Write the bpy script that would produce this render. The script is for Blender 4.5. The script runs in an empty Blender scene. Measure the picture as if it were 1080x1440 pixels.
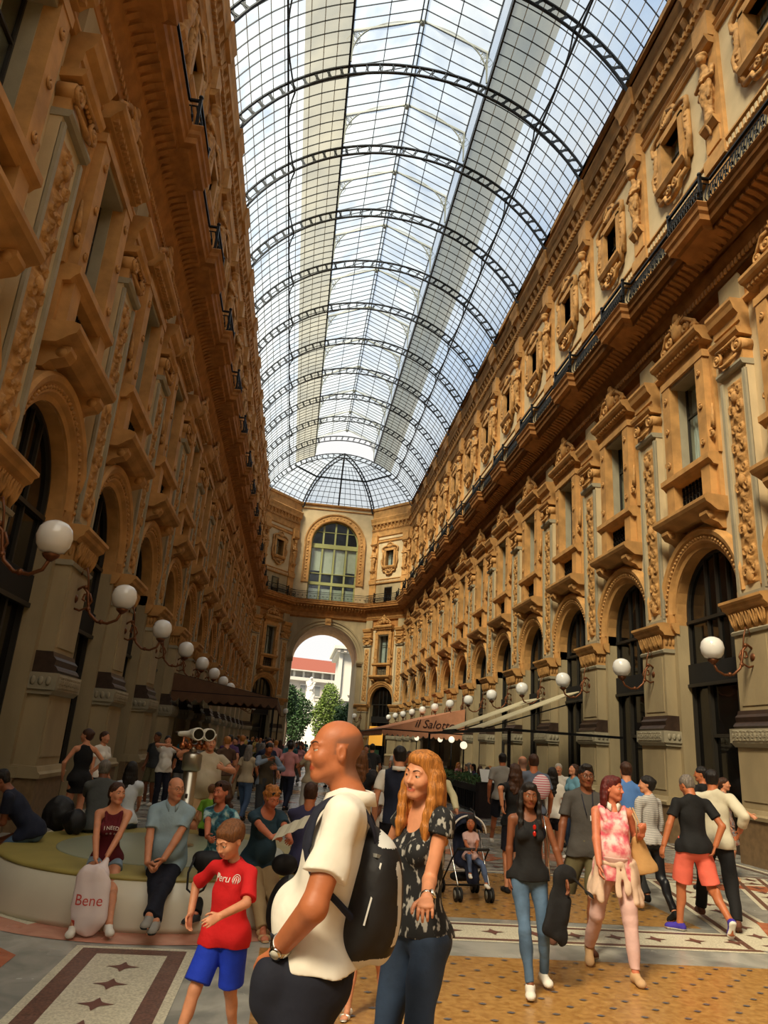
import bpy, math, random, numpy as np
from mathutils import Vector, Matrix
from mathutils.bvhtree import BVHTree
PI = math.pi
random.seed(7)
SC = bpy.context.scene
COL = SC.collection

# ---------------------------------------------------------------- materials
def lin(c):
    return tuple(((x/12.92) if x <= .04045 else ((x+.055)/1.055)**2.4) for x in c)
def S(r, g, b): return lin((r/255, g/255, b/255))
MATS = {}
def mat(name, col, rough=.7, metal=0, var=0, vscale=3, bump=0, bscale=20, spec=.4, sheen=0, stretch=None, var2=None, coat=0):
    if name in MATS: return MATS[name]
    m = bpy.data.materials.new(name); m.use_nodes = True
    nt = m.node_tree; b = nt.nodes['Principled BSDF']
    b.inputs['Base Color'].default_value = (*col, 1); b.inputs['Roughness'].default_value = rough
    b.inputs['Metallic'].default_value = metal; b.inputs['Specular IOR Level'].default_value = spec
    if coat: b.inputs['Coat Weight'].default_value = coat
    if sheen: b.inputs['Sheen Weight'].default_value = sheen
    if var or bump:
        tc = nt.nodes.new('ShaderNodeTexCoord'); src = tc.outputs['Object']
        if stretch:
            mp = nt.nodes.new('ShaderNodeMapping'); mp.inputs['Scale'].default_value = stretch
            nt.links.new(src, mp.inputs[0]); src = mp.outputs[0]
    if var:
        n = nt.nodes.new('ShaderNodeTexNoise'); n.inputs['Scale'].default_value = vscale; n.inputs['Detail'].default_value = 5
        nt.links.new(src, n.inputs['Vector'])
        r = nt.nodes.new('ShaderNodeValToRGB')
        c2 = var2 if var2 else tuple(x*(1-var) for x in col)
        r.color_ramp.elements[0].color = (*c2, 1); r.color_ramp.elements[0].position = .35
        r.color_ramp.elements[1].color = (*(tuple(min(1, x*(1+var*.5)) for x in col) if not var2 else col), 1); r.color_ramp.elements[1].position = .65
        nt.links.new(n.outputs[0], r.inputs[0]); nt.links.new(r.outputs[0], b.inputs['Base Color'])
    if bump:
        n2 = nt.nodes.new('ShaderNodeTexNoise'); n2.inputs['Scale'].default_value = bscale; n2.inputs['Detail'].default_value = 3
        bp = nt.nodes.new('ShaderNodeBump'); bp.inputs['Strength'].default_value = bump; bp.inputs['Distance'].default_value = .02
        nt.links.new(src, n2.inputs['Vector']); nt.links.new(n2.outputs[0], bp.inputs['Height']); nt.links.new(bp.outputs[0], b.inputs['Normal'])
    MATS[name] = m; return m
def emis(name, col, st):
    if name in MATS: return MATS[name]
    m = mat(name, col); b = m.node_tree.nodes['Principled BSDF']
    b.inputs['Emission Color'].default_value = (*col, 1); b.inputs['Emission Strength'].default_value = st
    return m

GOLD = mat('ochre_stucco', S(184,136,78), .75, var=.25, vscale=2.2, bump=.35, bscale=9)
GOLDR = mat('ochre_relief', S(180,133,76), .75, var=.3, vscale=6, bump=.5, bscale=30)
CREAM = mat('cream_plaster', S(194,172,134), .8, var=.12, vscale=1.2, bump=.15, bscale=12)
SAND = mat('pale_sandstone', S(158,140,106), .75, var=.18, vscale=1.5, bump=.2, bscale=25, stretch=(1,1,.4))
GREYST = mat('grey_stone', S(152,142,118), .7, var=.12, vscale=2, bump=.15, bscale=25)
PLINTH = mat('brown_granite', S(122,98,70), .45, var=.2, vscale=9, bump=.08, bscale=60)
DARKM = mat('dark_marble', S(60,44,34), .45, var=.3, vscale=6)
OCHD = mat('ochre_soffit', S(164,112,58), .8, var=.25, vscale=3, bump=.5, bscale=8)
IRON = mat('black_iron', S(22,22,24), .45, metal=.6)
IRONR = mat('roof_iron', S(40,44,50), .5, metal=.3)
IRONG = mat('grey_iron_lace', S(120,122,112), .6)
BRONZE = mat('bronze_bracket', S(112,68,40), .45, metal=.6)
DGLASS = mat('glass_over_dark_inside', S(14,13,12), .08, spec=.6)  # opaque: the darkness of unlit interiors is put into the pane colour
DARK = mat('dark_interior', S(20,17,14), .8)  # near-black colour stands in for unlit rooms; also used on the fascia
FRAMEM = mat('dark_window_frame', S(40,36,30), .5)
CURT = mat('grey_curtain', S(190,196,188), .8, var=.3, vscale=6, stretch=(8,8,.3), bump=.6, bscale=5)
GREENF = mat('olive_window_frame', S(150,150,96), .5)
BLIND = mat('pale_blind', S(206,206,186), .8, var=.08, vscale=3)
BRASS = mat('brass_trim', S(190,150,80), .35, metal=.8)

def glass_mat(name, col, tint, gloss=.08):
    m = bpy.data.materials.new(name); m.use_nodes = True; nt = m.node_tree
    for n in list(nt.nodes): nt.nodes.remove(n)
    o = nt.nodes.new('ShaderNodeOutputMaterial'); t = nt.nodes.new('ShaderNodeBsdfTransparent'); t.inputs[0].default_value = (*tint, 1)
    d = nt.nodes.new('ShaderNodeBsdfTranslucent'); d.inputs[0].default_value = (*col, 1)
    g = nt.nodes.new('ShaderNodeBsdfGlossy'); g.inputs['Roughness'].default_value = .05; g.inputs[0].default_value = (.9,.9,.9,1)
    m1 = nt.nodes.new('ShaderNodeMixShader'); m2 = nt.nodes.new('ShaderNodeMixShader'); m2.inputs[0].default_value = gloss
    return m, nt, o, t, d, g, m1, m2
def roof_glass(name, base, tint, lo, hi, sc=.7):
    """dirty or milky glass: mostly see-through, with a soft translucent film whose thickness varies"""
    m, nt, o, t, d, g, m1, m2 = glass_mat(name, base, tint, .03)
    tc = nt.nodes.new('ShaderNodeTexCoord'); n = nt.nodes.new('ShaderNodeTexNoise'); n.inputs['Scale'].default_value = sc; n.inputs['Detail'].default_value = 4
    mr = nt.nodes.new('ShaderNodeMapRange'); mr.inputs['From Min'].default_value = .3; mr.inputs['From Max'].default_value = .7
    mr.inputs['To Min'].default_value = lo; mr.inputs['To Max'].default_value = hi
    L = nt.links.new
    L(tc.outputs['Object'], n.inputs['Vector']); L(n.outputs[0], mr.inputs[0]); L(mr.outputs[0], m1.inputs[0])
    L(t.outputs[0], m1.inputs[1]); L(d.outputs[0], m1.inputs[2]); L(m1.outputs[0], m2.inputs[1]); L(g.outputs[0], m2.inputs[2]); L(m2.outputs[0], o.inputs[0])
    return m
RGLASS = roof_glass('roof_glass', (.62,.68,.72), (.80,.86,.90), .10, .34)
RGLASSD = roof_glass('roof_glass_tinted', (.30,.30,.26), (.42,.42,.37), .30, .60, .5)  # less clear, beige-grey glass for the bands beside the lantern
def win_glass():
    m, nt, o, t, d, g, m1, m2 = glass_mat('window_glass', (.5,.5,.5), (.75,.8,.78), .12); L = nt.links.new
    L(t.outputs[0], m2.inputs[1]); L(g.outputs[0], m2.inputs[2]); L(m2.outputs[0], o.inputs[0]); return m
WGLASS = win_glass()

# ---------------------------------------------------------------- mesh builder
class MB:
    def __init__(s): s.v = []; s.f = []; s.m = []; s.sm = []; s.mats = []
    def mi(s, m):
        if m not in s.mats: s.mats.append(m)
        return s.mats.index(m)
    def add(s, vs, fs, m, sm=False):
        o = len(s.v); i = s.mi(m); s.v.extend(tuple(map(float, v)) for v in vs)
        for f in fs: s.f.append(tuple(o+k for k in f)); s.m.append(i); s.sm.append(sm)
    def box(s, x0, x1, v0, v1, z0, z1, m):     # v is the distance out of the wall (-y)
        y0, y1 = -v1, -v0
        s.add([(x0,y0,z0),(x1,y0,z0),(x1,y1,z0),(x0,y1,z0),(x0,y0,z1),(x1,y0,z1),(x1,y1,z1),(x0,y1,z1)],
              [(0,3,2,1),(4,5,6,7),(0,1,5,4),(1,2,6,5),(2,3,7,6),(3,0,4,7)], m)
    def prof(s, x0, x1, pts, m, dx=0):
        """closed (v,z) section pushed along x; dx splays the ends outwards with v (mitred returns)"""
        n = len(pts); a = [(x0-dx*p[0], -p[0], p[1]) for p in pts]; b = [(x1+dx*p[0], -p[0], p[1]) for p in pts]
        fs = [(i, i+n, (i+1) % n+n, (i+1) % n) for i in range(n)] + [tuple(range(n)), tuple(range(2*n-1, n-1, -1))]
        s.add(a+b, fs, m)
    def ring(s, cx, cz, r0, r1, v0, v1, m, a0=0, a1=PI, n=28, profile=None):
        """arch band between radii r0<r1, from depth v0 to v1"""
        sec = profile or [(r0,v0),(r0,v1),(r1,v1),(r1,v0)]
        k = len(sec); vs = []; fs = []
        for i in range(n+1):
            a = a0+(a1-a0)*i/n
            for r, v in sec: vs.append((cx+r*math.cos(a), -v, cz+r*math.sin(a)))
        for i in range(n):
            for j in range(k):
                p = i*k+j; q = i*k+(j+1) % k; fs.append((p, p+k, q+k, q))
        fs.append(tuple(range(k-1,-1,-1))); fs.append(tuple(range(n*k, n*k+k)))
        s.add(vs, fs, m, False)
    def tube(s, pts, r, m, n=8, cap=True, rr=None):
        P = [Vector(p) for p in pts]; vs = []; fs = []; up = None
        for i, p in enumerate(P):
            t = (P[min(i+1, len(P)-1)]-P[max(i-1, 0)])
            t = t.normalized() if t.length > 1e-9 else Vector((0,0,1))
            if up is None:
                up = Vector((0,0,1)) if abs(t.z) < .9 else Vector((1,0,0))
            a = t.cross(up)
            if a.length < 1e-6: a = t.cross(Vector((.3,1,.2)))
            a.normalize(); b = a.cross(t).normalized(); up = b
            R = rr[i] if rr else r
            for k in range(n):
                an = 2*PI*k/n; q = p+a*(R*math.cos(an))+b*(R*math.sin(an)); vs.append(q)
        for i in range(len(P)-1):
            for k in range(n): fs.append((i*n+k, i*n+(k+1) % n, (i+1)*n+(k+1) % n, (i+1)*n+k))
        if cap: fs.append(tuple(range(n-1,-1,-1))); fs.append(tuple(range((len(P)-1)*n, len(P)*n)))
        s.add(vs, fs, m, True)
    def bar(s, a, b, w, h, m):
        a = Vector(a); b = Vector(b); t = (b-a).normalized(); up = Vector((0,0,1)) if abs(t.z) < .95 else Vector((0,1,0))
        x = t.cross(up).normalized(); y = x.cross(t).normalized(); vs = []
        for p in (a, b):
            for sx, sy in ((-1,-1),(1,-1),(1,1),(-1,1)): vs.append(p+x*(sx*w/2)+y*(sy*h/2))
        s.add(vs, [(0,1,2,3),(7,6,5,4),(0,4,5,1),(1,5,6,2),(2,6,7,3),(3,7,4,0)], m)
    def lathe(s, c, prof, m, n=20, sm=True):
        """(r,z) profile round a vertical axis at c"""
        vs = []; fs = []; k = len(prof)
        for r, z in prof:
            for i in range(n): a = 2*PI*i/n; vs.append((c[0]+r*math.cos(a), c[1]+r*math.sin(a), c[2]+z))
        for j in range(k-1):
            for i in range(n): fs.append((j*n+i, j*n+(i+1) % n, (j+1)*n+(i+1) % n, (j+1)*n+i))
        fs.append(tuple(range(n-1,-1,-1))); fs.append(tuple(range((k-1)*n, k*n)))
        s.add(vs, fs, m, sm)
    def ball(s, c, r, m, n=16, sc=(1,1,1)):
        k = n//2; vs = [(c[0],c[1],c[2]+r*sc[2])]; fs = []
        for j in range(1, k):
            t = PI*j/k
            for i in range(n):
                a = 2*PI*i/n; vs.append((c[0]+r*sc[0]*math.sin(t)*math.cos(a), c[1]+r*sc[1]*math.sin(t)*math.sin(a), c[2]+r*sc[2]*math.cos(t)))
        vs.append((c[0],c[1],c[2]-r*sc[2])); L = len(vs)-1
        for i in range(n):
            fs.append((0, 1+i, 1+(i+1) % n)); fs.append((L, 1+(k-2)*n+(i+1) % n, 1+(k-2)*n+i))
            for j in range(k-2): fs.append((1+j*n+i, 1+(j+1)*n+i, 1+(j+1)*n+(i+1) % n, 1+j*n+(i+1) % n))
        s.add(vs, fs, m, True)
    def grid(s, pts, nu, nv, m, sm=True):
        s.add(pts, [(j*nu+i, j*nu+i+1, (j+1)*nu+i+1, (j+1)*nu+i) for j in range(nv-1) for i in range(nu-1)], m, sm)
    def mesh(s, name):
        me = bpy.data.meshes.new(name); me.from_pydata(s.v, [], s.f)
        for m in s.mats: me.materials.append(m)
        me.polygons.foreach_set('material_index', s.m); me.polygons.foreach_set('use_smooth', s.sm)
        me.update(); return me

def link(name, me, parent=None, loc=(0,0,0), rz=0, **props):
    o = bpy.data.objects.new(name, me); COL.objects.link(o)
    if parent is not None: o.parent = parent
    o.location = loc; o.rotation_euler = (0,0,rz)
    for k, v in props.items(): o[k] = v
    return o
def build(name, mb, parent=None, **k): return link(name, mb.mesh(name), parent, **k)
def tree_copy(root, loc, rz, **props):
    c = root.copy(); COL.objects.link(c); c.location = loc; c.rotation_euler = (0,0,rz)
    for k, v in props.items(): c[k] = v
    for ch in root.children:
        d = ch.copy(); COL.objects.link(d); d.parent = c
        for g in ch.children:
            e = g.copy(); COL.objects.link(e); e.parent = d
    return c
ORD = ['first','second','third','fourth','fifth','sixth','seventh','eighth','ninth','tenth','eleventh','twelfth','thirteenth','fourteenth','fifteenth','sixteenth','seventeenth','eighteenth']

# ---------------------------------------------------------------- camera solved from the vanishing points of the arcade
FPX = 1015.7
def cam_axes():
    vx, vy, roll = 407.85, 1038.18, .070
    Y = Vector(((vx-540)/FPX, -(vy-720)/FPX, -1)).normalized()
    Z = Vector((1,-roll,0)).cross(Y).normalized(); X = Y.cross(Z)
    if Z.y < 0: Z = -Z; X = -X
    return X, Y, Z
_X, _Y, _Z = cam_axes()
CAMR = Matrix((_X, _Y, _Z))          # world = CAMR @ camera
CH = 1.8
cd = bpy.data.cameras.new('camera'); cam = bpy.data.objects.new('camera', cd); COL.objects.link(cam); SC.camera = cam
cd.sensor_fit = 'VERTICAL'; cd.sensor_height = 24; cd.lens = 24*FPX/1440; cd.clip_end = 600
cam.matrix_world = Matrix.Translation((0,0,CH)) @ CAMR.to_4x4()
SC.view_settings.view_transform = 'Standard'; SC.view_settings.look = 'None'; SC.view_settings.gamma = 1

CX, WH, P, Y0 = 2.58, 7.3, 4.4, 14.43
KMIN, KMAX = -3, 12
DEND = 72.0
def pk(k): return Y0+P*k
def side(s, y, v=0):
    """frame of a point on the side facades: s=+1 the wall on +X, -1 the wall on -X"""
    return ((CX+s*(WH-v), y, 0), -s*PI/2)
# ---------------------------------------------------------------- facade parts, in a frame with x along the wall, -y out of it
def relief(w, h, per=.9, nx=25, nz=34, amp=.055):
    """carved scroll and rosette ornament as a height field over a w x h panel"""
    xs = np.linspace(-w/2, w/2, nx); zz = np.linspace(0, per, nz, endpoint=False)
    X, Zg = np.meshgrid(xs, zz)
    Hh = np.zeros_like(X)
    def curve(px, pz, wid, a):
        nonlocal Hh
        for dz in (-per, 0, per):
            d2 = ((X[..., None]-px)**2+(Zg[..., None]-pz-dz)**2).min(-1)
            Hh = np.maximum(Hh, a*np.exp(-d2/(wid*wid)))
    for sgn in (-1, 1):
        t = np.linspace(0, 2.3*PI, 60); r = .03+.14*(t/(2.3*PI))*w/.6
        curve(sgn*(w*.24)+sgn*r*np.cos(t)*.75, per*.3+r*np.sin(t), w*.045, amp*.8)
        curve(sgn*(w*.22)+sgn*r*np.cos(t+2)*.7, per*.78-r*np.sin(t+2)*.8, w*.04, amp*.7)
    for cz, k in ((.05, 5), (.55, 6)):
        for q in (-per, 0, per):
            rx = X; rz = Zg-cz*per-q; rr = np.sqrt(rx**2+rz**2); th = np.arctan2(rz, rx)
            Hh = np.maximum(Hh, amp*(.75+.25*np.cos(k*th))*np.exp(-(rr/(w*.2))**2))
    Hh += .008*np.abs(np.sin(X*47+Zg*31)*np.sin(Zg*53-X*17))
    Hh[:, 0] = Hh[:, -1] = 0
    n = int(round(h/per*nz)); pts = []
    for j in range(n+1):
        row = Hh[j % nz] if 0 < j < n else Hh[0]*0
        for i in range(nx): pts.append((xs[i], -row[i], h*j/n))
    return pts, nx, n+1
def place(pts, x, v, z): return [(p[0]+x, p[1]-v, p[2]+z) for p in pts]
def spiral(cx, cz, r, turns, v, sgn=1, n=26, a0=PI/2):
    return [(cx+sgn*r*(1-.85*i/n)*math.cos(a0+turns*2*PI*i/n), -v, cz+r*(1-.85*i/n)*math.sin(a0+turns*2*PI*i/n)) for i in range(n+1)]

# ---- pilaster
def make_pilaster():
    root = link('pilaster', None, kind='structure', category='pilaster')
    b = MB(); b.box(-.8,.8,-.45,.06,0,5.32,SAND); b.box(-.62,.62,.05,.34,3.0,4.62,SAND); b.box(-.5,.5,.33,.36,3.1,4.5,SAND)
    build('shaft', b, root)
    b = MB(); b.box(-.82,.82,0,.16,0,.86,PLINTH); b.box(-.74,.74,.1,.52,0,.86,PLINTH)
    b.prof(-.78,.78,[(0,.86),(.56,.86),(.58,.93),(.53,.97),(.5,1.05),(0,1.07)],SAND); b.box(-.82,.82,0,.2,.86,1.04,SAND)
    b.box(-.66,.66,0,.44,1.05,2.28,SAND); b.box(-.56,.56,.43,.46,1.2,2.15,SAND)
    build('pedestal', b, root)
    b = MB(); b.box(-.76,.76,0,.54,2.33,2.62,GREYST); b.prof(-.72,.72,[(0,2.25),(.46,2.25),(.54,2.33),(0,2.33)],GREYST)
    pts, nx, nz = relief(.26, 1.3, .26, 17, 12, .03)
    rp = [(-.66+p[2]*1.0, p[1]-.545, 2.475+p[0]*.9) for p in pts]; b.grid(rp, nx, nz, GREYST)
    for sx in (-1, 1):
        for q in range(3): b.ball((sx*.77, -.14-q*.13, 2.475), .05, GREYST, 10, (.5,1,1.6))
    build('carved_block', b, root)
    b = MB(); b.prof(-.68,.68,[(0,2.62),(.46,2.62),(.5,2.67),(.46,2.73),(.42,2.76),(.44,2.86),(.38,2.92),(.36,3.0),(0,3.0)],DARKM,.0)
    build('base_moulding', b, root)
    b = MB(); b.prof(-.66,.66,[(0,4.6),(.38,4.6),(.4,4.66),(.35,4.7),(0,4.7)],GREYST)
    b.box(-.62,.62,0,.34,4.7,5.08,GOLD)
    for i in range(5):
        x = -.5+.25*i
        for k in (-1,0,1): b.tube([(x+k*.02,-.35,4.7),(x+k*.07,-.39,4.85),(x+k*.11,-.42,5.0),(x+k*.09,-.45,5.06)], .028, GOLDR, 6, rr=[.02,.035,.03,.012])
        b.ball((x,-.37,4.97), .05, GOLDR, 8)
    for sx in (-1,1):
        for i in range(3): b.ball((sx*.63,-.08-.1*i,4.9), .06, GOLDR, 8, (.5,.8,2))
    b.prof(-.7,.7,[(0,5.05),(.38,5.05),(.42,5.12),(.5,5.17),(.52,5.24),(.58,5.28),(.58,5.34),(.4,5.38),(0,5.38)],GOLD,.12)
    b.prof(-.84,-.6,[(0,5.08),(.1,5.1),(.17,5.2),(.2,5.3),(.2,5.36),(0,5.38)],GOLD); b.prof(.6,.84,[(0,5.08),(.1,5.1),(.17,5.2),(.2,5.3),(.2,5.36),(0,5.38)],GOLD)
    build('impost_capital', b, root)
    b = MB()
    b.box(-.5,.5,0,.2,5.38,10.85,CREAM)
    for x0, x1 in ((-.5,-.4),(.4,.5)): b.box(x0,x1,.19,.26,5.5,10.75,GREYST)
    b.box(-.5,.5,.19,.26,5.38,5.52,GREYST); b.prof(-.52,.52,[(0,10.85),(.3,10.85),(.34,10.92),(.34,10.98),(0,11.0)],GREYST)
    build('upper_shaft', b, root)
    b = MB(); pts, nx, nz = relief(.56, 4.9, .98, 25, 36, .085); b.grid(place(pts,0,.205,5.7),nx,nz,GOLDR)
    # urn and mask at the foot and the top of the candelabrum
    for z in (5.85, 8.1, 10.2): b.ball((0,-.24,z),.12,GOLDR,12,(1,.6,1.3))
    build('carved_panel', b, root)
    b = MB(); b.box(-.5,.5,0,.26,11.0,11.5,GOLD); b.prof(-.54,.54,[(0,11.62),(.36,11.62),(.42,11.7),(.44,11.78),(0,11.8)],GOLD,.1)
    for sx in (-1,1):
        b.tube(spiral(sx*.42,11.38,.2,1.6,.33,sx), .04, GOLDR, 6); b.ball((sx*.42,-.33,11.38), .06, GOLDR, 8)
        b.tube([(sx*.42,-.02,11.38),(sx*.42,-.3,11.38)], .17, GOLD, 14)
    b.tube([(-.42,-.34,11.57),(0,-.36,11.53),(.42,-.34,11.57)], .045, GOLDR, 6)
    b.tube([(-.4,-.3,11.2),(-.2,-.36,11.08),(0,-.38,11.02),(.2,-.36,11.08),(.4,-.3,11.2)], .05, GOLDR, 6, rr=[.03,.05,.07,.05,.03])
    for i in range(7): b.ball((-.3+.1*i,-.32,11.5), .04, GOLDR, 8, (1,1,1.3))
    build('ionic_capital', b, root)
    b = MB(); b.prof(-.5,.5,[(0,11.8),(.26,11.8),(.26,11.98),(.3,12.0),(.3,12.18),(.36,12.24),(.42,12.3),(.46,12.42),(.5,12.5),(.5,12.58),(0,12.62)],GOLD,.1)
    b.box(-.42,.42,0,.14,12.6,13.5,SAND)
    build('entablature_block', b, root)
    b = MB(); b.box(-.42,.42,0,.12,14.95,21.5,GOLD); b.box(-.48,.48,0,.2,17.1,17.55,GOLD); b.box(-.3,.3,.11,.17,17.7,18.25,GOLD)
    b.prof(-.3,.3,[(0,18.2),(.2,18.25),(.34,18.42),(.36,18.5),(0,18.5)],GOLD,.1)
    b.prof(-.34,.34,[(0,21.05),(.3,21.05),(.36,21.15),(.42,21.22),(.42,21.3),(0,21.35)],GOLD,.1)
    b.box(-.38,.38,0,.3,21.3,22.2,GOLD)
    build('attic_pilaster', b, root)
    return root
# ---- arched shopfront
AR, ASP = 1.43, 5.62
def make_shopfront():
    root = link('arched_shopfront', None, kind='structure', category='shopfront')
    b = MB()
    pr = [(AR,-.3),(AR,.05),(AR+.1,.08),(AR+.16,.16),(AR+.3,.16),(AR+.34,.22),(AR+.44,.25),(AR+.5,.2),(AR+.5,-.02),(AR+.2,-.3)]
    b.ring(0,ASP,0,0,0,0,GOLD,profile=pr,n=32)
    for sx in (-1,1):
        b.prof(min(sx*AR,sx*(AR+.05)),max(sx*AR,sx*(AR+.05)),[(-.3,5.3),(.05,5.3),(.05,ASP),(-.3,ASP)],GOLD)
        b.box(min(sx*(AR+.1),sx*(AR+.5)),max(sx*(AR+.1),sx*(AR+.5)),0,.16,5.36,ASP,GOLD)
    for i in range(41):
        a = PI*i/40; r = AR+.24; b.ball((r*math.cos(a),-.17,ASP+r*math.sin(a)), .045, GOLDR, 6)
    build('archivolt', b, root)
    b = MB(); n = 24; vs = [(0,.34,ASP)]+[(AR*math.cos(PI*i/n),.34,ASP+AR*math.sin(PI*i/n)) for i in range(n+1)]
    b.add(vs, [(0,i,i+1) for i in range(1,n+1)], DGLASS); b.add([(-AR,.34,4.0),(AR,.34,4.0),(AR,.34,ASP),(-AR,.34,ASP)],[(0,1,2,3)],DGLASS)
    build('fanlight_pane', b, root)
    b = MB()
    for x in (-.48,0,.48): b.box(x-.03,x+.03,-.34,-.28,4.0,ASP+math.sqrt(AR*AR-x*x),FRAMEM)
    b.ring(0,ASP,AR-.07,AR,-.36,-.26,FRAMEM,n=24); b.box(-AR,AR,-.36,-.24,5.35,5.43,FRAMEM)
    for sx in (-1,1): b.box(sx*(AR-.035)-.035,sx*(AR-.035)+.035,-.36,-.26,0,ASP,FRAMEM)
    build('glazing_bar', b, root)
    b = MB(); b.box(-AR,AR,-.4,-.2,3.75,4.3,DARK); b.box(-AR,AR,-.22,-.16,3.72,3.8,FRAMEM)
    build('shop_fascia', b, root)
    b = MB(); b.add([(-AR,.36,0),(AR,.36,0),(AR,.36,3.75),(-AR,.36,3.75)],[(0,1,2,3)],DGLASS)
    build('shop_pane', b, root)
    b = MB()
    for x in (-.62,.62): b.box(x-.05,x+.05,-.36,-.27,0,3.75,FRAMEM)
    b.box(-.62,.62,-.36,-.28,2.5,2.58,FRAMEM); b.box(-AR,AR,-.38,-.24,0,.22,DARKM)
    build('door_frame', b, root)
    return root
# ---- main floor window
def make_window():
    root = link('window_1', None, kind='structure', category='window')
    b = MB()
    for sx in (-1,1):
        x0, x1 = sorted((sx*.68, sx*1.06))
        b.box(x0,x1,0,.28,9.25,11.95,GOLD); b.box(x0,x1,-.3,.02,9.2,11.95,GREYST) if 0 else None
        b.box(*sorted((sx*.66,sx*.7)),-.22,.02,9.25,11.95,GREYST)
        b.box(*sorted((sx*1.06,sx*1.2)),0,.1,9.25,12.2,GOLD)
        for z in (11.55,10.6,9.6):
            b.tube(spiral(sx*.87,z,.09,1.3,.3,sx,16), .025, GOLDR, 5); b.ball((sx*.87,-.29,z),.045,GOLDR,8)
        b.tube(spiral(sx*1.13,9.75,.13,1.2,.2,sx,14), .04, GOLDR, 6); b.tube([(sx*1.1,-.14,9.9),(sx*1.14,-.16,10.2),(sx*1.1,-.12,10.6)], .05, GOLDR, 6, rr=[.07,.05,.02])
    b.box(-.68,.68,-.22,.22,11.85,12.0,GREYST); b.box(-1.1,1.1,0,.3,11.95,12.15,GOLD); b.box(-.9,.9,0,.24,12.15,12.42,GOLD)
    build('frame', b, root)
    b = MB(); b.prof(-1.15,1.15,[(0,12.4),(.3,12.42),(.36,12.5),(.42,12.56),(.5,12.6),(.54,12.68),(.54,12.76),(.3,12.82),(0,12.84)],GOLD,.12)
    b.prof(-1.0,1.0,[(0,12.82),(.36,12.82),(.3,12.9),(0,12.92)],GOLD)
    for i in range(15): b.box(-1.08+.15*i,-1.0+.15*i,.3,.42,12.44,12.52,GOLD)
    build('cornice', b, root)
    b = MB(); b.ball((0,-.3,13.3),.26,GOLDR,14,(1,.5,1.2)); b.ball((0,-.32,13.72),.13,GOLDR,10,(1,.7,1.2))
    for k in range(-3,4): b.tube([(0,-.3,13.2),(k*.08,-.36,13.5),(k*.13,-.34,13.75-.02*k*k)], .04, GOLDR, 6, rr=[.05,.05,.02])
    for sx in (-1,1):
        b.tube(spiral(sx*.42,13.2,.2,1.5,.3,-sx,20), .055, GOLDR, 6)
        b.tube(spiral(sx*.78,13.06,.14,1.4,.3,-sx,18), .045, GOLDR, 6)
        b.tube([(sx*.25,-.3,13.45),(sx*.5,-.34,13.42),(sx*.75,-.3,13.22),(sx*1.0,-.26,12.95)], .06, GOLDR, 6, rr=[.06,.07,.06,.03])
        b.ball((sx*.42,-.3,13.2),.07,GOLDR,8); b.ball((sx*.78,-.3,13.06),.06,GOLDR,8)
    build('pediment_ornament', b, root)
    b = MB(); b.add([(-.68,.24,9.25),(.68,.24,9.25),(.68,.24,11.9),(-.68,.24,11.9)],[(0,1,2,3)],WGLASS)
    p = build('pane', b, root)
    b = MB(); b.box(-.03,.03,-.26,-.2,9.25,11.9,FRAMEM); b.box(-.68,.68,-.26,-.2,10.95,11.0,FRAMEM)
    for x in (-.65,.65): b.box(x-.03,x+.03,-.26,-.2,9.25,11.9,FRAMEM)
    build('glazing_bar', b, p)
    b = MB(); pts = []; nx = 40
    for j in range(5):
        for i in range(nx): x = -.66+1.1*i/(nx-1)-.08*j/4*(i/nx); pts.append((x,.38+.03*math.sin(i*1.1),9.25+2.6*j/4))
    b.grid(pts,nx,5,CURT); build('curtain', b, root)
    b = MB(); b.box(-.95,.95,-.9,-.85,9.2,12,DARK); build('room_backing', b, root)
    b = MB(); b.prof(-1.15,1.15,[(0,8.9),(.26,8.92),(.32,9.0),(.4,9.06),(.4,9.2),(.2,9.25),(0,9.25)],GOLD,.12)
    for sx in (-1,1): b.box(*sorted((sx*.68,sx*1.06)),0,.3,8.05,8.95,GOLD); b.box(*sorted((sx*1.06,sx*1.16)),0,.12,8.05,8.95,GOLD)
    build('sill_dado', b, root)
    b = MB(); b.box(-.7,.7,-.12,-.06,8.05,8.92,IRON)
    for i in range(9): b.box(-.66+.165*i-.02,-.66+.165*i+.02,-.08,.06,8.05,8.92,IRON)
    for j in range(5):
        for i in range(8): b.tube([(-.58+.165*i+.06*math.cos(t*PI/4),-.08,8.14+.17*j+.06*math.sin(t*PI/4)) for t in range(9)], .014, IRON, 4, False)
    build('iron_grille', b, root)
    b = MB(); b.prof(-1.25,1.25,[(0,7.68),(.3,7.68),(.4,7.74),(.48,7.8),(.6,7.86),(.64,7.94),(.64,8.02),(.5,8.07),(0,8.07)],GOLD,.1)
    for sx in (-1,1):
        b.prof(sx*.95-.16,sx*.95+.16,[(0,7.3),(.1,7.3),(.2,7.42),(.42,7.5),(.5,7.62),(.5,7.7),(0,7.7)],GOLD)
        b.tube([(sx*.95-.17,-.36,7.58),(sx*.95+.17,-.36,7.58)], .09, GOLD, 10)
    build('balcony_slab', b, root)
    return root
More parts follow.
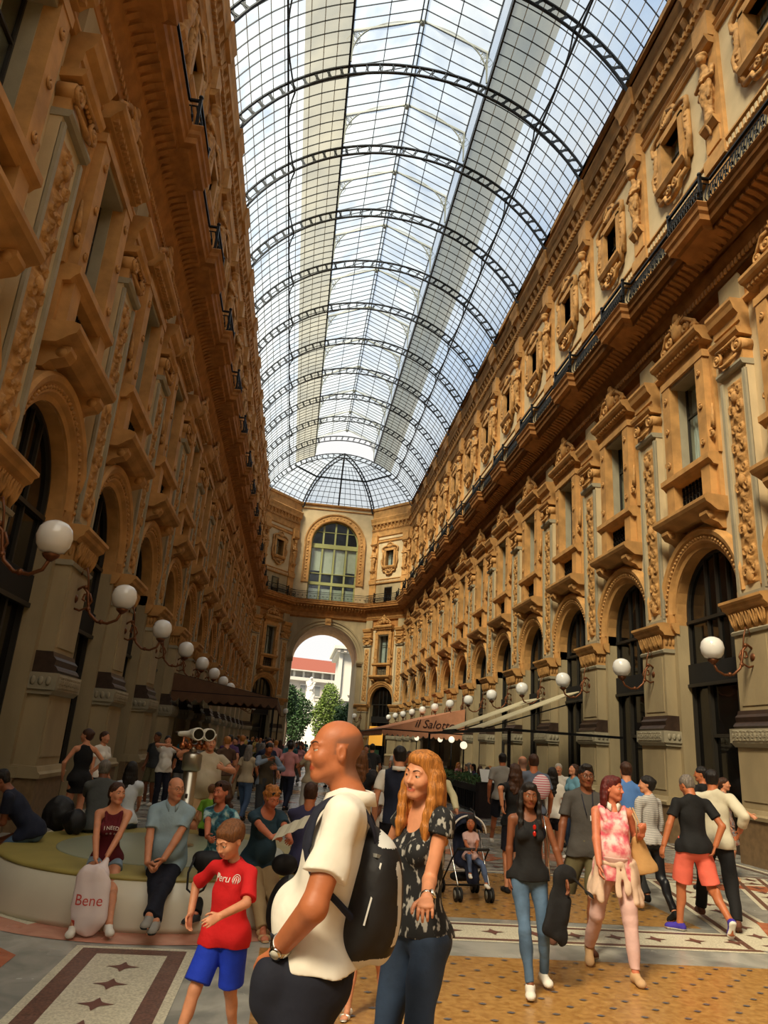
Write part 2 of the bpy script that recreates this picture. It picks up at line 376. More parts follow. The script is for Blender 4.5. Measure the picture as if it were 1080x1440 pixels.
# ---- attic window
def make_attic_window():
    root = link('window_2', None, kind='structure', category='window')
    Z0, Z1, W = 18.85, 20.45, .52
    b = MB()
    for sx in (-1,1): b.box(*sorted((sx*W,sx*(W+.22))),-.25,.16,Z0-.1,Z1+.1,GOLD)
    b.box(-W-.22,W+.22,-.25,.16,Z1,Z1+.24,GOLD); b.prof(-W-.3,W+.3,[(0,Z0-.28),(.2,Z0-.24),(.28,Z0-.1),(.28,Z0),(-.25,Z0)],GOLD,.1)
    build('frame', b, root)
    b = MB()
    # scalloped cartouche
    for sx in (-1,1):
        b.tube([(sx*(W+.28),-.1,Z0-.5),(sx*(W+.34),-.12,Z0),(sx*(W+.5),-.13,Z0+.25),(sx*(W+.55),-.14,Z0+.6),(sx*(W+.4),-.12,Z0+.85),(sx*(W+.34),-.12,Z1-.2),(sx*(W+.5),-.13,Z1-.05),(sx*(W+.52),-.14,Z1+.25),(sx*(W+.3),-.12,Z1+.4),(sx*.4,-.12,Z1+.5),(sx*.3,-.13,Z1+.7),(0,-.14,Z1+.82)], .09, GOLDR, 6)
        b.tube([(sx*(W+.28),-.1,Z0-.5),(sx*.45,-.12,Z0-.55),(sx*.35,-.13,Z0-.78),(0,-.14,Z0-.88)], .09, GOLDR, 6)
        b.tube([(sx*(W+.42),-.07,Z0-.2),(sx*(W+.42),-.07,Z1+.1)], .1, GOLD, 6)
        for q in range(5): b.ball((sx*(W+.42),-.14,Z0+.05+.2*q+.4), .07, GOLDR, 8)
    for k in range(-4,5): b.tube([(0,-.1,Z1+.22),(k*.07,-.2,Z1+.4),(k*.1,-.17,Z1+.66-.01*k*k)], .035, GOLDR, 5)
    for sx in (-1,1): b.tube(spiral(sx*.2,Z0-.5,.16,1.3,.16,sx,16), .05, GOLDR, 6)
    b.tube([(-.5,-.12,Z0-.35),(0,-.16,Z0-.48),(.5,-.12,Z0-.35)], .06, GOLDR, 6)
    build('cartouche', b, root)
    b = MB(); b.add([(-W,.2,Z0),(W,.2,Z0),(W,.2,Z1),(-W,.2,Z1)],[(0,1,2,3)],WGLASS); p = build('pane', b, root)
    b = MB(); b.box(-.025,.025,-.22,-.17,Z0,Z1,FRAMEM); b.box(-W,W,-.22,-.17,Z0+.95,Z0+1.0,FRAMEM); build('glazing_bar', b, p)
    b = MB(); pts = []; nx = 24
    for j in range(3):
        for i in range(nx): pts.append((-W+.75*i/(nx-1),.32+.02*math.sin(i*1.2),Z0+(Z1-Z0)*j/2))
    b.grid(pts,nx,3,CURT); build('curtain', b, root)
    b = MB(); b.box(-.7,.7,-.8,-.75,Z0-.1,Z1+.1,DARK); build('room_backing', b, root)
    return root
# ---- iron railing of one bay, following the break forward over the pilaster
VB0, VB1, BH = .98, 1.24, .78        # balcony edge, edge over pilasters, half width of the break
def make_railing():
    root = link('balcony_railing', None, category='railing')
    z0, z1 = 14.98, 15.78
    path = [(-P/2,VB0),(-BH,VB0),(-BH,VB1),(BH,VB1),(BH,VB0),(P/2,VB0)]
    path = [(x, v-.08) for x, v in path]
    b = MB()
    for (xa,va),(xb,vb) in zip(path, path[1:]):
        b.bar((xa,-va,z1),(xb,-vb,z1),.07,.045,IRON); b.bar((xa,-va,z1-.16),(xb,-vb,z1-.16),.03,.02,IRON); b.bar((xa,-va,z0+.06),(xb,-vb,z0+.06),.05,.03,IRON)
    build('rail', b, root)
    b = MB()
    for (xa,va),(xb,vb) in zip(path, path[1:]):
        L = math.hypot(xb-xa,vb-va); n = max(1,int(L/.115))
        for i in range(n):
            t = (i+.5)/n; x = xa+(xb-xa)*t; v = va+(vb-va)*t; bulge = .09
            b.tube([(x,-v,z0+.06),(x,-v-bulge,z0+.2),(x,-v-bulge*.6,z0+.4),(x,-v,z1-.16)], .02, IRON, 4)
            if i % 2 == 0 or L > 1.45 and L < 1.6:
                b.tube([(x+.05*math.cos(k*PI/3),-v-bulge*.7,z0+.34+.05*math.sin(k*PI/3)) for k in range(7)], .02, IRON, 4, False); b.tube([(x+.05*math.cos(k*PI/3),-v-bulge*.7,z0+.17+.05*math.sin(k*PI/3)) for k in range(7)], .018, IRON, 4, False)
    build('baluster', b, root)
    for x, v in ((-BH,VB1-.08),(BH,VB1-.08)): b = MB(); b.bar((x,-v,z0-.03),(x,-v,z1+.06),.07,.07,IRON); b.ball((x,-v,z1+.1),.06,IRON,8); build('newel_post', b, root)
    return root
# ---- globe lamp
GLOBE = mat('opal_globe', S(240,236,228), .12, spec=.6, coat=.5)
def make_lamp():
    root = link('globe_wall_lamp', None, category='lamp')
    b = MB(); b.lathe((0,0,4.2),[(.04,-.24),(.16,-.2),(.215,-.12),(.24,0),(.215,.12),(.16,.19),(.08,.23),(.02,.24)],GLOBE,24)
    g = build('globe', b, root, loc=(0,-1.25,0))
    b = MB(); b.lathe((0,-1.25,3.86),[(.03,0),(.05,.02),(.1,.06),(.12,.1),(.06,.1)],BRONZE,14)
    build('globe_holder', b, root)
    b = MB()
    b.tube([(0,-.34,4.25),(0,-.45,4.33),(0,-.56,4.22),(0,-.6,4.02),(0,-.66,3.82),(0,-.82,3.68),(0,-1.02,3.66),(0,-1.18,3.74),(0,-1.25,3.9)], .028, BRONZE, 8)
    b.tube([(0,-.34,3.9),(0,-.46,3.86),(0,-.58,3.92),(0,-.66,4.06),(0,-.6,4.2),(0,-.5,4.18),(0,-.48,4.08),(0,-.54,4.05)], .022, BRONZE, 7)
    b.tube([(0,-.6,3.95),(0,-.52,4.5),(0,-.46,4.7),(0,-.38,4.66),(0,-.38,4.55)], .018, BRONZE, 6)
    for t in ((.0,-.62,3.9),(0,-.9,3.68),(0,-.5,4.32)): b.ball(t,.05,BRONZE,8)
    build('scroll_bracket', b, root)
    b = MB(); b.lathe((0,0,0),[(.1,0),(.1,.02),(.06,.05),(.03,.07)],BRONZE,14)
    w = build('wall_plate', b, root, loc=(0,-.33,4.08)); w.rotation_euler = (PI/2,0,0)
    return root
# ---------------------------------------------------------------- walls
def wall_bay(b, L=P, x0=0, ext=None):
    """front skin of one bay with its arch and two window openings, reveals included"""
    h = L/2
    def q(a, c, z0, z1, m): b.add([(x0+a,0,z0),(x0+c,0,z0),(x0+c,0,z1),(x0+a,0,z1)],[(0,1,2,3)],m)
    def rev(a, c, z0, z1, d, m):
        b.add([(x0+a,0,z0),(x0+a,d,z0),(x0+a,d,z1),(x0+a,0,z1)],[(0,1,2,3)],m); b.add([(x0+c,0,z0),(x0+c,d,z0),(x0+c,d,z1),(x0+c,0,z1)],[(3,2,1,0)],m)
        b.add([(x0+a,0,z0),(x0+c,0,z0),(x0+c,d,z0),(x0+a,d,z0)],[(0,1,2,3)],m); b.add([(x0+a,0,z1),(x0+c,0,z1),(x0+c,d,z1),(x0+a,d,z1)],[(3,2,1,0)],m)
    q(-h,-AR,0,5.3,SAND); q(AR,h,0,5.3,SAND); q(-h,-AR,5.3,ASP,CREAM); q(AR,h,5.3,ASP,CREAM)
    for sx in (-1,1): b.add([(x0+sx*AR,0,0),(x0+sx*AR,.5,0),(x0+sx*AR,.5,ASP),(x0+sx*AR,0,ASP)],[(0,1,2,3)],SAND)
    n = 16
    for sx in (-1,1):
        q(*sorted((sx*AR,sx*h)),ASP,7.7,CREAM)
    for i in range(n):
        a, c = PI*i/n, PI*(i+1)/n; xa, xc = AR*math.cos(a), AR*math.cos(c); za, zc = ASP+AR*math.sin(a), ASP+AR*math.sin(c)
        b.add([(x0+xc,0,zc),(x0+xa,0,za),(x0+xa,0,7.7),(x0+xc,0,7.7)],[(0,1,2,3)],CREAM)
        b.add([(x0+xa,0,za),(x0+xc,0,zc),(x0+xc,.5,zc),(x0+xa,.5,za)],[(0,1,2,3)],GOLD)
    def holed(w, z0, z1, za, zb, m, mr):
        q(-h,-w,z0,z1,m); q(w,h,z0,z1,m); q(-w,w,z0,za,m); q(-w,w,zb,z1,m); rev(-w,w,za,zb,.85,mr)
    holed(.68,7.7,12.5,9.25,11.9,CREAM,GREYST)
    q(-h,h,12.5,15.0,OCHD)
    q(-h,h,15.0,17.1,SAND)
    holed(.52,17.1,22.0,18.85,20.45,CREAM,GOLD)
    q(-h,h,22.0,25.2,GOLD)
def sweep(b, path, prof, m):
    """path: (x, edge, shift) left to right; prof: ('a', v, z) fixed or ('r', dv, z) following the edge with mitred corners"""
    k = len(prof); vs = []; fs = []
    for x, v, s in path:
        for t, d, z in prof:
            vs.append((x+(s*d if t == 'r' else 0), -(v+d if t == 'r' else d), z))
    for i in range(len(path)-1):
        for j in range(k-1): fs.append((i*k+j, (i+1)*k+j, (i+1)*k+j+1, i*k+j+1))
    b.add(vs, fs, m)
def breaks(xs, x0, x1, va, vb, bh):
    p = [(x0,va,0)]
    for x in xs:
        for xx, v, s in ((x-bh,va,-1),(x-bh,vb,-1),(x+bh,vb,1),(x+bh,va,1)):
            if x0 <= xx <= x1: p.append((xx,v,s))
    p.append((x1,va,0)); return p
BALC = [('a',0,13.3),('a',.16,13.45),('a',.22,13.8),('a',.36,14.02),('a',.42,14.3),('r',-.2,14.42),('r',-.16,14.52),('r',-.02,14.56),('r',0,14.7),('r',.05,14.76),('r',.06,14.86),('r',.12,14.95),('r',.1,14.99),('a',0,14.99)]
ROOFC = [('a',0,22.0),('a',.1,22.1),('a',.12,22.6),('r',-.26,22.9),('r',-.2,23.2),('r',-.16,23.3),('r',-.02,23.36),('r',0,23.6),('r',.05,23.75),('r',.1,23.95),('r',.05,24.02),('a',.12,24.1),('a',.12,24.9),('a',.22,24.95),('a',.22,25.2),('a',-.1,25.25)]
RV0, RV1 = .36, .46
def trims(x0, x1, xs, tag, parent_loc, rz, idx):
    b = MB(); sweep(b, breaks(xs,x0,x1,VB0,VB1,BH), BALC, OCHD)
    n = int((x1-x0)/.22)
    for i in range(n):
        x = x0+.11+i*.22; b.prof(x-.06,x+.06,[(.36,14.16),(.5,14.26),(.62,14.33),(.8,14.38),(.8,14.46),(.4,14.4)],OCHD)
    n = int((x1-x0)/.15)
    for i in range(n): b.box(x0+i*.15+.03,x0+i*.15+.11,.1,.24,13.62,13.76,GOLD)
    build('trim_%d' % idx, b, None, loc=parent_loc, rz=rz, kind='structure', category='cornice', label='ochre balcony cornice with bracketed soffit running along the '+tag)
    b = MB(); sweep(b, breaks(xs,x0,x1,RV0,RV1,.5), ROOFC, GOLD)
    n = int((x1-x0)/.22)
    for i in range(n): b.box(x0+i*.22+.03,x0+i*.22+.15,.08,.24,22.72,22.9,GOLD)
    for i in range(int((x1-x0)/.5)): b.prof(x0+.5*i+.15,x0+.5*i+.32,[(.1,23.0),(.2,23.05),(.3,23.25),(.3,23.34),(.1,23.3)],GOLD)
    build('trim_%d' % (idx+1), b, None, loc=parent_loc, rz=rz, kind='structure', category='cornice', label='top cornice under the glass roof along the '+tag)
    b = MB(); b.prof(x0,x1,[(0,17.08),(.1,17.1),(.14,17.16),(.1,17.2),(.1,17.46),(.16,17.5),(.16,17.56),(0,17.6)],GOLD)
    for i in range(int((x1-x0)/.16)): b.box(x0+.16*i+.03,x0+.16*i+.12,.09,.125,17.24,17.42,CREAM)
    b.prof(x0,x1,[(0,21.4),(.08,21.42),(.12,21.5),(.08,21.56),(.08,21.62),(.14,21.7),(0,21.75)],GOLD)
    b.prof(x0,x1,[(0,12.5),(.08,12.52),(.14,12.6),(.14,12.66),(0,12.7)],GOLD)
    build('trim_%d' % (idx+2), b, None, loc=parent_loc, rz=rz, kind='structure', category='string course', label='carved string courses of the attic storey along the '+tag)

protoP, protoA, protoW, protoU = make_pilaster(), make_shopfront(), make_window(), make_attic_window()
protoR, protoL = make_railing(), make_lamp()
used = {}
WN = [0]
def put(proto, loc, rz, **pr):
    win = proto in (protoW, protoU)
    if win: WN[0] += 1
    if id(proto) not in used:
        used[id(proto)] = 1; proto.location = loc; proto.rotation_euler = (0,0,rz); o = proto
        for k, v in pr.items(): o[k] = v
    else: o = tree_copy(proto, loc, rz, **pr)
    if win: o.name = 'window_%d' % (WN[0]+10)
    return o

# caryatid (built after the distance-field tools exist)
def facade(s):
    nm = 'bright right facade' if s > 0 else 'shaded left facade'
    where = 'right' if s > 0 else 'left'
    rz = -s*PI/2
    ya, yb = pk(KMIN)-1.2, pk(KMAX)+.75; yc = (ya+yb)/2
    loc = (CX+s*WH, yc, 0)
    lx = lambda y: -s*(y-yc)            # world y -> local x of that facade frame
    b = MB()
    for k in range(KMIN, KMAX): wall_bay(b, P, lx(pk(k)+P/2))
    for y0, y1 in ((ya, pk(KMIN)), (pk(KMAX), yb)):
        a, c = sorted((lx(y0), lx(y1)))
        for z0, z1, m in ((0,5.3,SAND),(5.3,12.5,CREAM),(12.5,15,OCHD),(15,17.1,SAND),(17.1,22,CREAM),(22,25.2,GOLD)): b.add([(a,0,z0),(c,0,z0),(c,0,z1),(a,0,z1)],[(0,1,2,3)],m)
    x0, x1 = sorted((lx(ya), lx(yb)))
    b.box(x0,x1,-1.5,-1.0,0,25.2,SAND); b.box(x0,x1,-1.5,0,25.2,25.3,SAND); b.box(x0-.3,x0,-1.5,0,0,25.3,SAND); b.box(x1,x1+.02,-1.5,0,0,25.3,SAND)
    build('wall_'+where, b, None, loc=loc, rz=rz, kind='structure', category='wall', label=('sunlit ' if s > 0 else 'shaded ')+'cream and ochre stucco wall on the '+where+' side of the arcade')
    trims(x0, x1, [lx(pk(k)) for k in range(KMIN, KMAX+1)], nm, loc, rz, 1 if s > 0 else 4)
    for k in range(KMIN, KMAX+1):
        n = ORD[k-KMIN]
        (l, r) = side(s, pk(k)); o = put(protoP, l, r); o['label'] = n+' pilaster from the near end, '+nm; o['group'] = 'pilasters of the '+nm
        o = put(protoL, side(s, pk(k))[0], r); o['label'] = n+' white globe lamp from the near end, '+nm; o['group'] = 'globe lamps of the '+nm
        o = put(protoR, l, r); o['label'] = n+' black iron balcony railing length from the near end, '+nm; o['group'] = 'balcony railings of the '+nm
        SPOTS.append((s, k, l, r, n, nm))
        if k < KMAX:
            (l, r) = side(s, pk(k)+P/2)
            o = put(protoA, l, r); o['label'] = n+' arched shopfront from the near end, '+nm; o['group'] = 'arched shopfronts of the '+nm
            o = put(protoW, l, r); o['label'] = n+' tall curtained window with small balcony from the near end, '+nm; o['group'] = 'main floor windows of the '+nm
            o = put(protoU, l, r); o['label'] = n+' small scrolled attic window from the near end, '+nm; o['group'] = 'attic windows of the '+nm
SPOTS = []
facade(1); facade(-1)

# ---------------------------------------------------------------- end of the arcade: two slanting bays and the portal wall
YC = pk(KMAX)+.75; FH = 3.85
for s in (1, -1):
    ax, ay = CX+s*WH, YC; bx, by = CX+s*FH, DEND
    L = math.hypot(bx-ax, by-ay); mx, my = (ax+bx)/2, (ay+by)/2
    rz = math.atan2(by-ay, bx-ax) if s < 0 else math.atan2(ay-by, ax-bx)
    # local -y must face the arcade (towards -Y)
    nm = 'slanting bay '+('right' if s > 0 else 'left')+' of the portal'
    b = MB(); wall_bay(b, L, 0); b.box(-L/2-.3,L/2+.3,-1.5,-1.0,0,25.2,SAND)
    build('wall_slant_'+('right' if s > 0 else 'left'), b, None, loc=(mx,my,0), rz=rz, kind='structure', category='wall', label='stucco wall of the '+nm)
    trims(-L/2-.0, L/2+.0, [], nm, (mx,my,0), rz, 7 if s > 0 else 10)
    for u, w in ((-2.12,'outer'),(2.12,'inner')):
        if s > 0: w = 'outer' if u > 0 else 'inner'
        l = (mx+u*math.cos(rz), my+u*math.sin(rz), 0)
        put(protoP, l, rz)['label'] = w+' pilaster of the '+nm
        if w == 'inner': put(protoL, l, rz)['label'] = 'white globe lamp on the '+w+' pilaster of the '+nm
        SPOTS.append((0, u, l, rz, w, nm))
    put(protoA, (mx,my,0), rz)['label'] = 'arched shopfront in the '+nm
    put(protoW, (mx,my,0), rz)['label'] = 'tall dark window in the '+nm
    put(protoU, (mx,my,0), rz)['label'] = 'small scrolled attic window in the '+nm
    put(protoR, (mx,my,0), rz)['label'] = 'black iron railing on the '+nm
    b = MB(); b.box(-.5,.5,.01,.05,15.0,16.7,FRAMEM); b.box(-.42,.42,.04,.07,15.0,16.6,DGLASS)
    build('door_%d' % (1 if s > 0 else 2), b, None, loc=(mx,my,0), rz=rz, kind='structure', category='door', label='small dark balcony door in the '+nm)

PR, PS, PT = 3.2, 9.45, 12.65           # portal half width, springing, crown
b = MB(); h = FH; n = 24
def q(a, c, z0, z1, m): b.add([(a,0,z0),(c,0,z0),(c,0,z1),(a,0,z1)],[(0,1,2,3)],m)
q(-h,-PR,0,PS,SAND); q(PR,h,0,PS,SAND); q(-h,-PR,PS,14.4,SAND); q(PR,h,PS,14.4,SAND)
for i in range(n):
    a, c = PI*i/n, PI*(i+1)/n; xa, xc = PR*math.cos(a), PR*math.cos(c); za, zc = PS+PR*math.sin(a), PS+PR*math.sin(c)
    b.add([(xc,0,zc),(xa,0,za),(xa,0,14.4),(xc,0,14.4)],[(0,1,2,3)],SAND)
    b.add([(xa,0,za),(xc,0,zc),(xc,6.8,zc),(xa,6.8,za)],[(0,1,2,3)],GOLD)
for sx in (-1,1): b.add([(sx*PR,0,0),(sx*PR,6.8,0),(sx*PR,6.8,PS),(sx*PR,0,PS)],[(0,1,2,3)],SAND)
BR, BS = 2.42, 21.1                      # big window
q(-h,h,14.4,15,OCHD); q(-h,-BR,15,BS,CREAM); q(BR,h,15,BS,CREAM); q(-h,-BR,BS,25.2,CREAM); q(BR,h,BS,25.2,CREAM)
for i in range(n):
    a, c = PI*i/n, PI*(i+1)/n; xa, xc = BR*math.cos(a), BR*math.cos(c); za, zc = BS+BR*math.sin(a), BS+BR*math.sin(c)
    b.add([(xc,0,zc),(xa,0,za),(xa,0,25.2),(xc,0,25.2)],[(0,1,2,3)],CREAM)
    b.add([(xa,0,za),(xc,0,zc),(xc,.6,zc),(xa,.6,za)],[(0,1,2,3)],GOLD)
for sx in (-1,1): b.add([(sx*BR,0,15),(sx*BR,.6,15),(sx*BR,.6,BS),(sx*BR,0,BS)],[(0,1,2,3)],GOLD)
# mass of the gateway behind
for sx in (-1,1): b.box(*sorted((sx*(PR+.02),sx*9.5)),-6.8,-1.6,0,25,SAND)
b.box(-PR,PR,-6.8,-1.6,PT+.25,25,SAND)
build('wall_end', b, None, loc=(CX,DEND,0), kind='structure', category='wall', label='end wall above and around the tall exit arch')
b = MB(); b.prof(-FH,FH,[(0,25.0),(.14,25.02),(.2,25.1),(.2,25.22),(-.1,25.25)],GOLD); b.prof(-FH,FH,[(0,24.6),(.1,24.65),(.1,24.7),(0,24.72)],GOLD)
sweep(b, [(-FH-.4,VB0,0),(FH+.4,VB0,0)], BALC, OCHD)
for i in range(26): x = -FH+.15+i*.3; b.prof(x-.07,x+.07,[(.36,14.1),(.5,14.15),(.62,14.28),(.8,14.34),(.8,14.46),(.4,14.4)],GOLD)
build('trim_13', b, None, loc=(CX,DEND,0), kind='structure', category='cornice', label='curved looking balcony cornice above the exit arch')
root = link('portal_surround', None, loc=(CX,DEND,0), kind='structure', category='arch', label='moulded stone surround of the tall exit arch')
b = MB(); b.ring(0,PS,0,0,0,0,SAND,profile=[(PR-.02,-.1),(PR-.02,.08),(PR+.12,.1),(PR+.16,.16),(PR+.4,.16),(PR+.44,.24),(PR+.62,.28),(PR+.64,-.0)],n=40)
build('archivolt', b, root)
b = MB()
for sx in (-1,1):
    b.prof(*sorted((sx*(PR-.1),sx*(FH+.05))),[(-.5,9.0),(.12,9.0),(.18,9.1),(.26,9.2),(.3,9.35),(.3,9.45),(-.5,9.45)],SAND)
    b.prof(*sorted((sx*(PR-.05),sx*FH)),[(-.5,0),(.16,0),(.16,1.0),(.1,1.1),(-.5,1.1)],PLINTH)
    b.prof(*sorted((sx*(PR-.06),sx*(FH))),[(-.5,5.05),(.1,5.05),(.2,5.2),(.24,5.36),(-.5,5.4)],GOLD)
build('impost', b, root)
b = MB(); b.box(-.28,.28,.1,.5,PT,PT+.7,GOLD); b.prof(-.32,.32,[(0,PT+.66),(.5,PT+.66),(.58,PT+.76),(0,PT+.8)],GOLD)
for sx in (-1,1): b.tube(spiral(sx*.12,PT+.35,.12,1.3,.52,sx,12),.035,GOLDR,5)
b.box(-FH,FH,0,.06,13.5,13.62,SAND)
build('keystone', b, root)
root = link('window_1', None, loc=(CX,DEND,0), kind='structure', category='window', label='very tall round-headed window with olive frame above the exit arch')
b = MB(); b.ring(0,BS,0,0,0,0,GOLD,profile=[(BR-.02,-.3),(BR-.02,.1),(BR+.08,.14),(BR+.1,.1),(BR+.56,.1),(BR+.6,.18),(BR+.72,.2),(BR+.74,0)],n=36)
for sx in (-1,1):
    b.box(*sorted((sx*(BR-.02),sx*(BR+.08))),0,.14,16.9,BS,GOLD); b.box(*sorted((sx*(BR+.08),sx*(BR+.58))),0,.1,16.9,BS,GOLD); b.box(*sorted((sx*(BR+.58),sx*(BR+.72))),0,.2,16.9,BS,GOLD)
    for i in range(13): b.ball((sx*(BR+.33),-.1,17.3+.32*i),.09 if i % 3 else .13,GOLDR,8,(1,.5,1))
for i in range(25): a = PI*i/24; b.ball(((BR+.33)*math.cos(a),-.1,BS+(BR+.33)*math.sin(a)),.08 if i % 4 else .14,GOLDR,8,(1,.5,1))
build('surround', b, root)
b = MB(); m_ = GREENF; vv = (-.42,-.3)
for x in (-1.22,0,1.22): b.box(x-.09,x+.09,*vv,15,BS+math.sqrt(BR*BR-x*x)-.02,m_)
for sx in (-1,1): b.box(*sorted((sx*(BR-.14),sx*BR)),*vv,15,BS,m_)
for z, t in ((16.75,.3),(17.9,.08),(20.6,.45),(15.0,.1),(22.3,.06)): b.box(-BR,BR,vv[0],vv[1]+.04,z,z+t,m_) if z < BS else b.box(-2.1,2.1,*vv,z,z+t,m_)
b.ring(0,BS,BR-.14,BR,.3,.42,m_,n=30) if 0 else b.ring(0,BS,BR-.14,BR,-.42,-.3,m_,n=30)
build('frame', b, root)
b = MB(); vs = [(0,.4,BS)]+[(BR*math.cos(PI*i/n),.4,BS+BR*math.sin(PI*i/n)) for i in range(n+1)]
b.add(vs, [(0,i,i+1) for i in range(1,n+1)], DGLASS); b.add([(-BR,.4,15),(BR,.4,15),(BR,.4,BS),(-BR,.4,BS)],[(0,1,2,3)],WGLASS)
build('pane', b, root)
b = MB()
for x in (-1.83,-.61,.61,1.83): b.box(x-.5,x+.5,-.55,-.5,18.0+(.25 if abs(x)>1 else 0),20.6,BLIND); b.box(x-.5,x+.5,-.55,-.5,15.0,16.4,mat('pale_room_wall',S(170,176,160)))
build('blind', b, root)
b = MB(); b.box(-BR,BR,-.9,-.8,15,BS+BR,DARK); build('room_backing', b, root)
root = link('balcony_railing', None, loc=(CX,DEND,0), category='railing', label='black iron railing across the front of the tall olive-framed window')
b = MB(); v = VB0-.08
for z, w in ((15.78,.07),(15.62,.03),(15.04,.05)): b.bar((-FH-.35,-v,z),(FH+.35,-v,z),w,.04,IRON)
build('rail', b, root)
b = MB()
for i in range(60):
    x = -FH-.2+i*.137; b.tube([(x,-v,15.04),(x,-v-.09,15.18),(x,-v-.05,15.4),(x,-v,15.62)],.016,IRON,4)
    if i % 3 == 0: b.tube([(x+.06*math.cos(k*PI/3),-v-.06,15.33+.06*math.sin(k*PI/3)) for k in range(7)],.015,IRON,4,False)
build('baluster', b, root)

# ---------------------------------------------------------------- unseen crossing behind the viewpoint, plain walls placed to control the incoming light
b = MB(); ring_ = [(CX+WH+1.6,.02),(18.5,-8.5),(18.5,-20),(10.5,-28),(-8.5,-32),(-19.5,-26),(-19.5,-14.6),(CX-WH-1.6,.02)]
for (xa,ya_),(xb,yb_) in zip(ring_, ring_[1:]): b.add([(xa,ya_,0),(xb,yb_,0),(xb,yb_,27),(xa,ya_,27)],[(0,1,2,3)],SAND)
build('wall_back', b, None, kind='structure', category='wall', label='unseen plain stucco walls of the domed crossing behind the viewpoint')

b = MB(); b.add([(x_,y_,27) for x_, y_ in ring_],[tuple(range(len(ring_)))],roof_glass('crossing_diffuser', (.92,.90,.85), (.8,.8,.78), .45, .6))  # milky sheet, shaped to dim and soften the sun on the foreground
build('ceiling_crossing', b, None, kind='structure', category='glass roof', label='unseen milky glass roof over the crossing behind the viewpoint, softening the sun')

# ---------------------------------------------------------------- glass roof
RR, RZ = 8.35, 20.87; HW = 2.95
TH0 = math.acos(7.32/RR); THL = math.acos(HW/RR)
def arc(r, t): return (r*math.cos(t), RZ+r*math.sin(t))
ceil = MB(); YA, YB = pk(KMIN)-1.2, pk(KMAX)
TD = math.acos(4.75/RR)
def sheet(b, t0, t1, n, m):
    for i in range(n):
        a, c = t0+(t1-t0)*i/n, t0+(t1-t0)*(i+1)/n; (xa,za),(xc,zc) = arc(RR,a), arc(RR,c)
        for k in range(KMIN-1, KMAX):
            y0 = max(YA, pk(k)); y1 = pk(k+1)
            b.add([(xa,y0,za),(xc,y0,zc),(xc,y1,zc),(xa,y1,za)],[(0,1,2,3)],m)
for sx in (1,-1):
    t0, t1, td = (TH0,THL,TD) if sx > 0 else (PI-TH0,PI-THL,PI-TD)
    sheet(ceil,t0,td,9,RGLASS); sheet(ceil,td,t1,3,RGLASSD)
LZ0, LZ1 = 30.55, 31.85
for k in range(KMIN-1, KMAX):
    y0 = max(YA, pk(k)); y1 = pk(k+1)
    for sx in (-1,1):
        ceil.add([(sx*HW,y0,LZ0),(0,y0,LZ1),(0,y1,LZ1),(sx*HW,y1,LZ0)],[(0,1,2,3)],RGLASS)
        ceil.add([(sx*HW,y0,28.7),(sx*HW,y0,LZ0),(sx*HW,y1,LZ0),(sx*HW,y1,28.7)],[(0,1,2,3)],RGLASS)
# faceted half dome over the end
BP = [(7.32,YB+.0),(7.3,YC+.1),(FH,DEND+.1),(0,DEND+.1),(-FH,DEND+.1),(-7.3,YC+.1),(-7.32,YB)]
def dome(bp, t):
    x, z = arc(RR, t); h_ = x/7.32; return (bp[0]*h_, YB+(bp[1]-YB)*h_, z)
def lerp2(a, c, t): return (a[0]+(c[0]-a[0])*t, a[1]+(c[1]-a[1])*t)
NT = 14
for i in range(6):
    for j in range(NT):
        ta, tb = TH0+(PI/2-TH0)*j/NT, TH0+(PI/2-TH0)*(j+1)/NT
        ceil.add([dome(BP[i],ta),dome(BP[i+1],ta),dome(BP[i+1],tb),dome(BP[i],tb)],[(0,1,2,3)],RGLASS)
ceiling = build('ceiling', ceil, None, loc=(CX,0,0), kind='structure', category='glass roof', label='barrel vaulted glass roof with raised lantern over the arcade')
# ribs
b = MB(); N = 44; RD = .46
t0, t1 = TH0-.03, PI-TH0+.03
def flat(b, r0, r1, w, m):
    vs = []; fs = []
    for i in range(N+1):
        t = t0+(t1-t0)*i/N
        for r, y in ((r0,-w/2),(r1,-w/2),(r1,w/2),(r0,w/2)): x, z = arc(r,t); vs.append((x,y,z))
    for i in range(N):
        for j in range(4): fs.append((i*4+j, i*4+(j+1)%4, i*4+4+(j+1)%4, i*4+4+j))
    b.add(vs, fs, m)
flat(b,RR-.08,RR-.02,.11,IRONR); flat(b,RR-RD-.055,RR-RD,.11,IRONR)
n = 32
for i in range(n+1):
    t = t0+(t1-t0)*i/n; (xa,za),(xb,zb) = arc(RR-.05,t), arc(RR-RD,t); b.bar((xa,0,za),(xb,0,zb),.05,.09,IRONR)
    if i < n:
        # small corner gussets that round the openings
        tm = t+(t1-t0)/n*.22; (xc,zc) = arc(RR-RD,tm); b.bar((xa*.985+.0,0,za-.12),(xc,0,zc),.03,.04,IRONR)
        tm = t+(t1-t0)/n*.78; (xc,zc) = arc(RR-.06,tm); (xd,zd) = arc(RR-RD+.14,t+(t1-t0)/n); b.bar((xc,0,zc),(xd,0,zd),.03,.04,IRONR)
ribm = b.mesh('roof_rib')
b = MB()
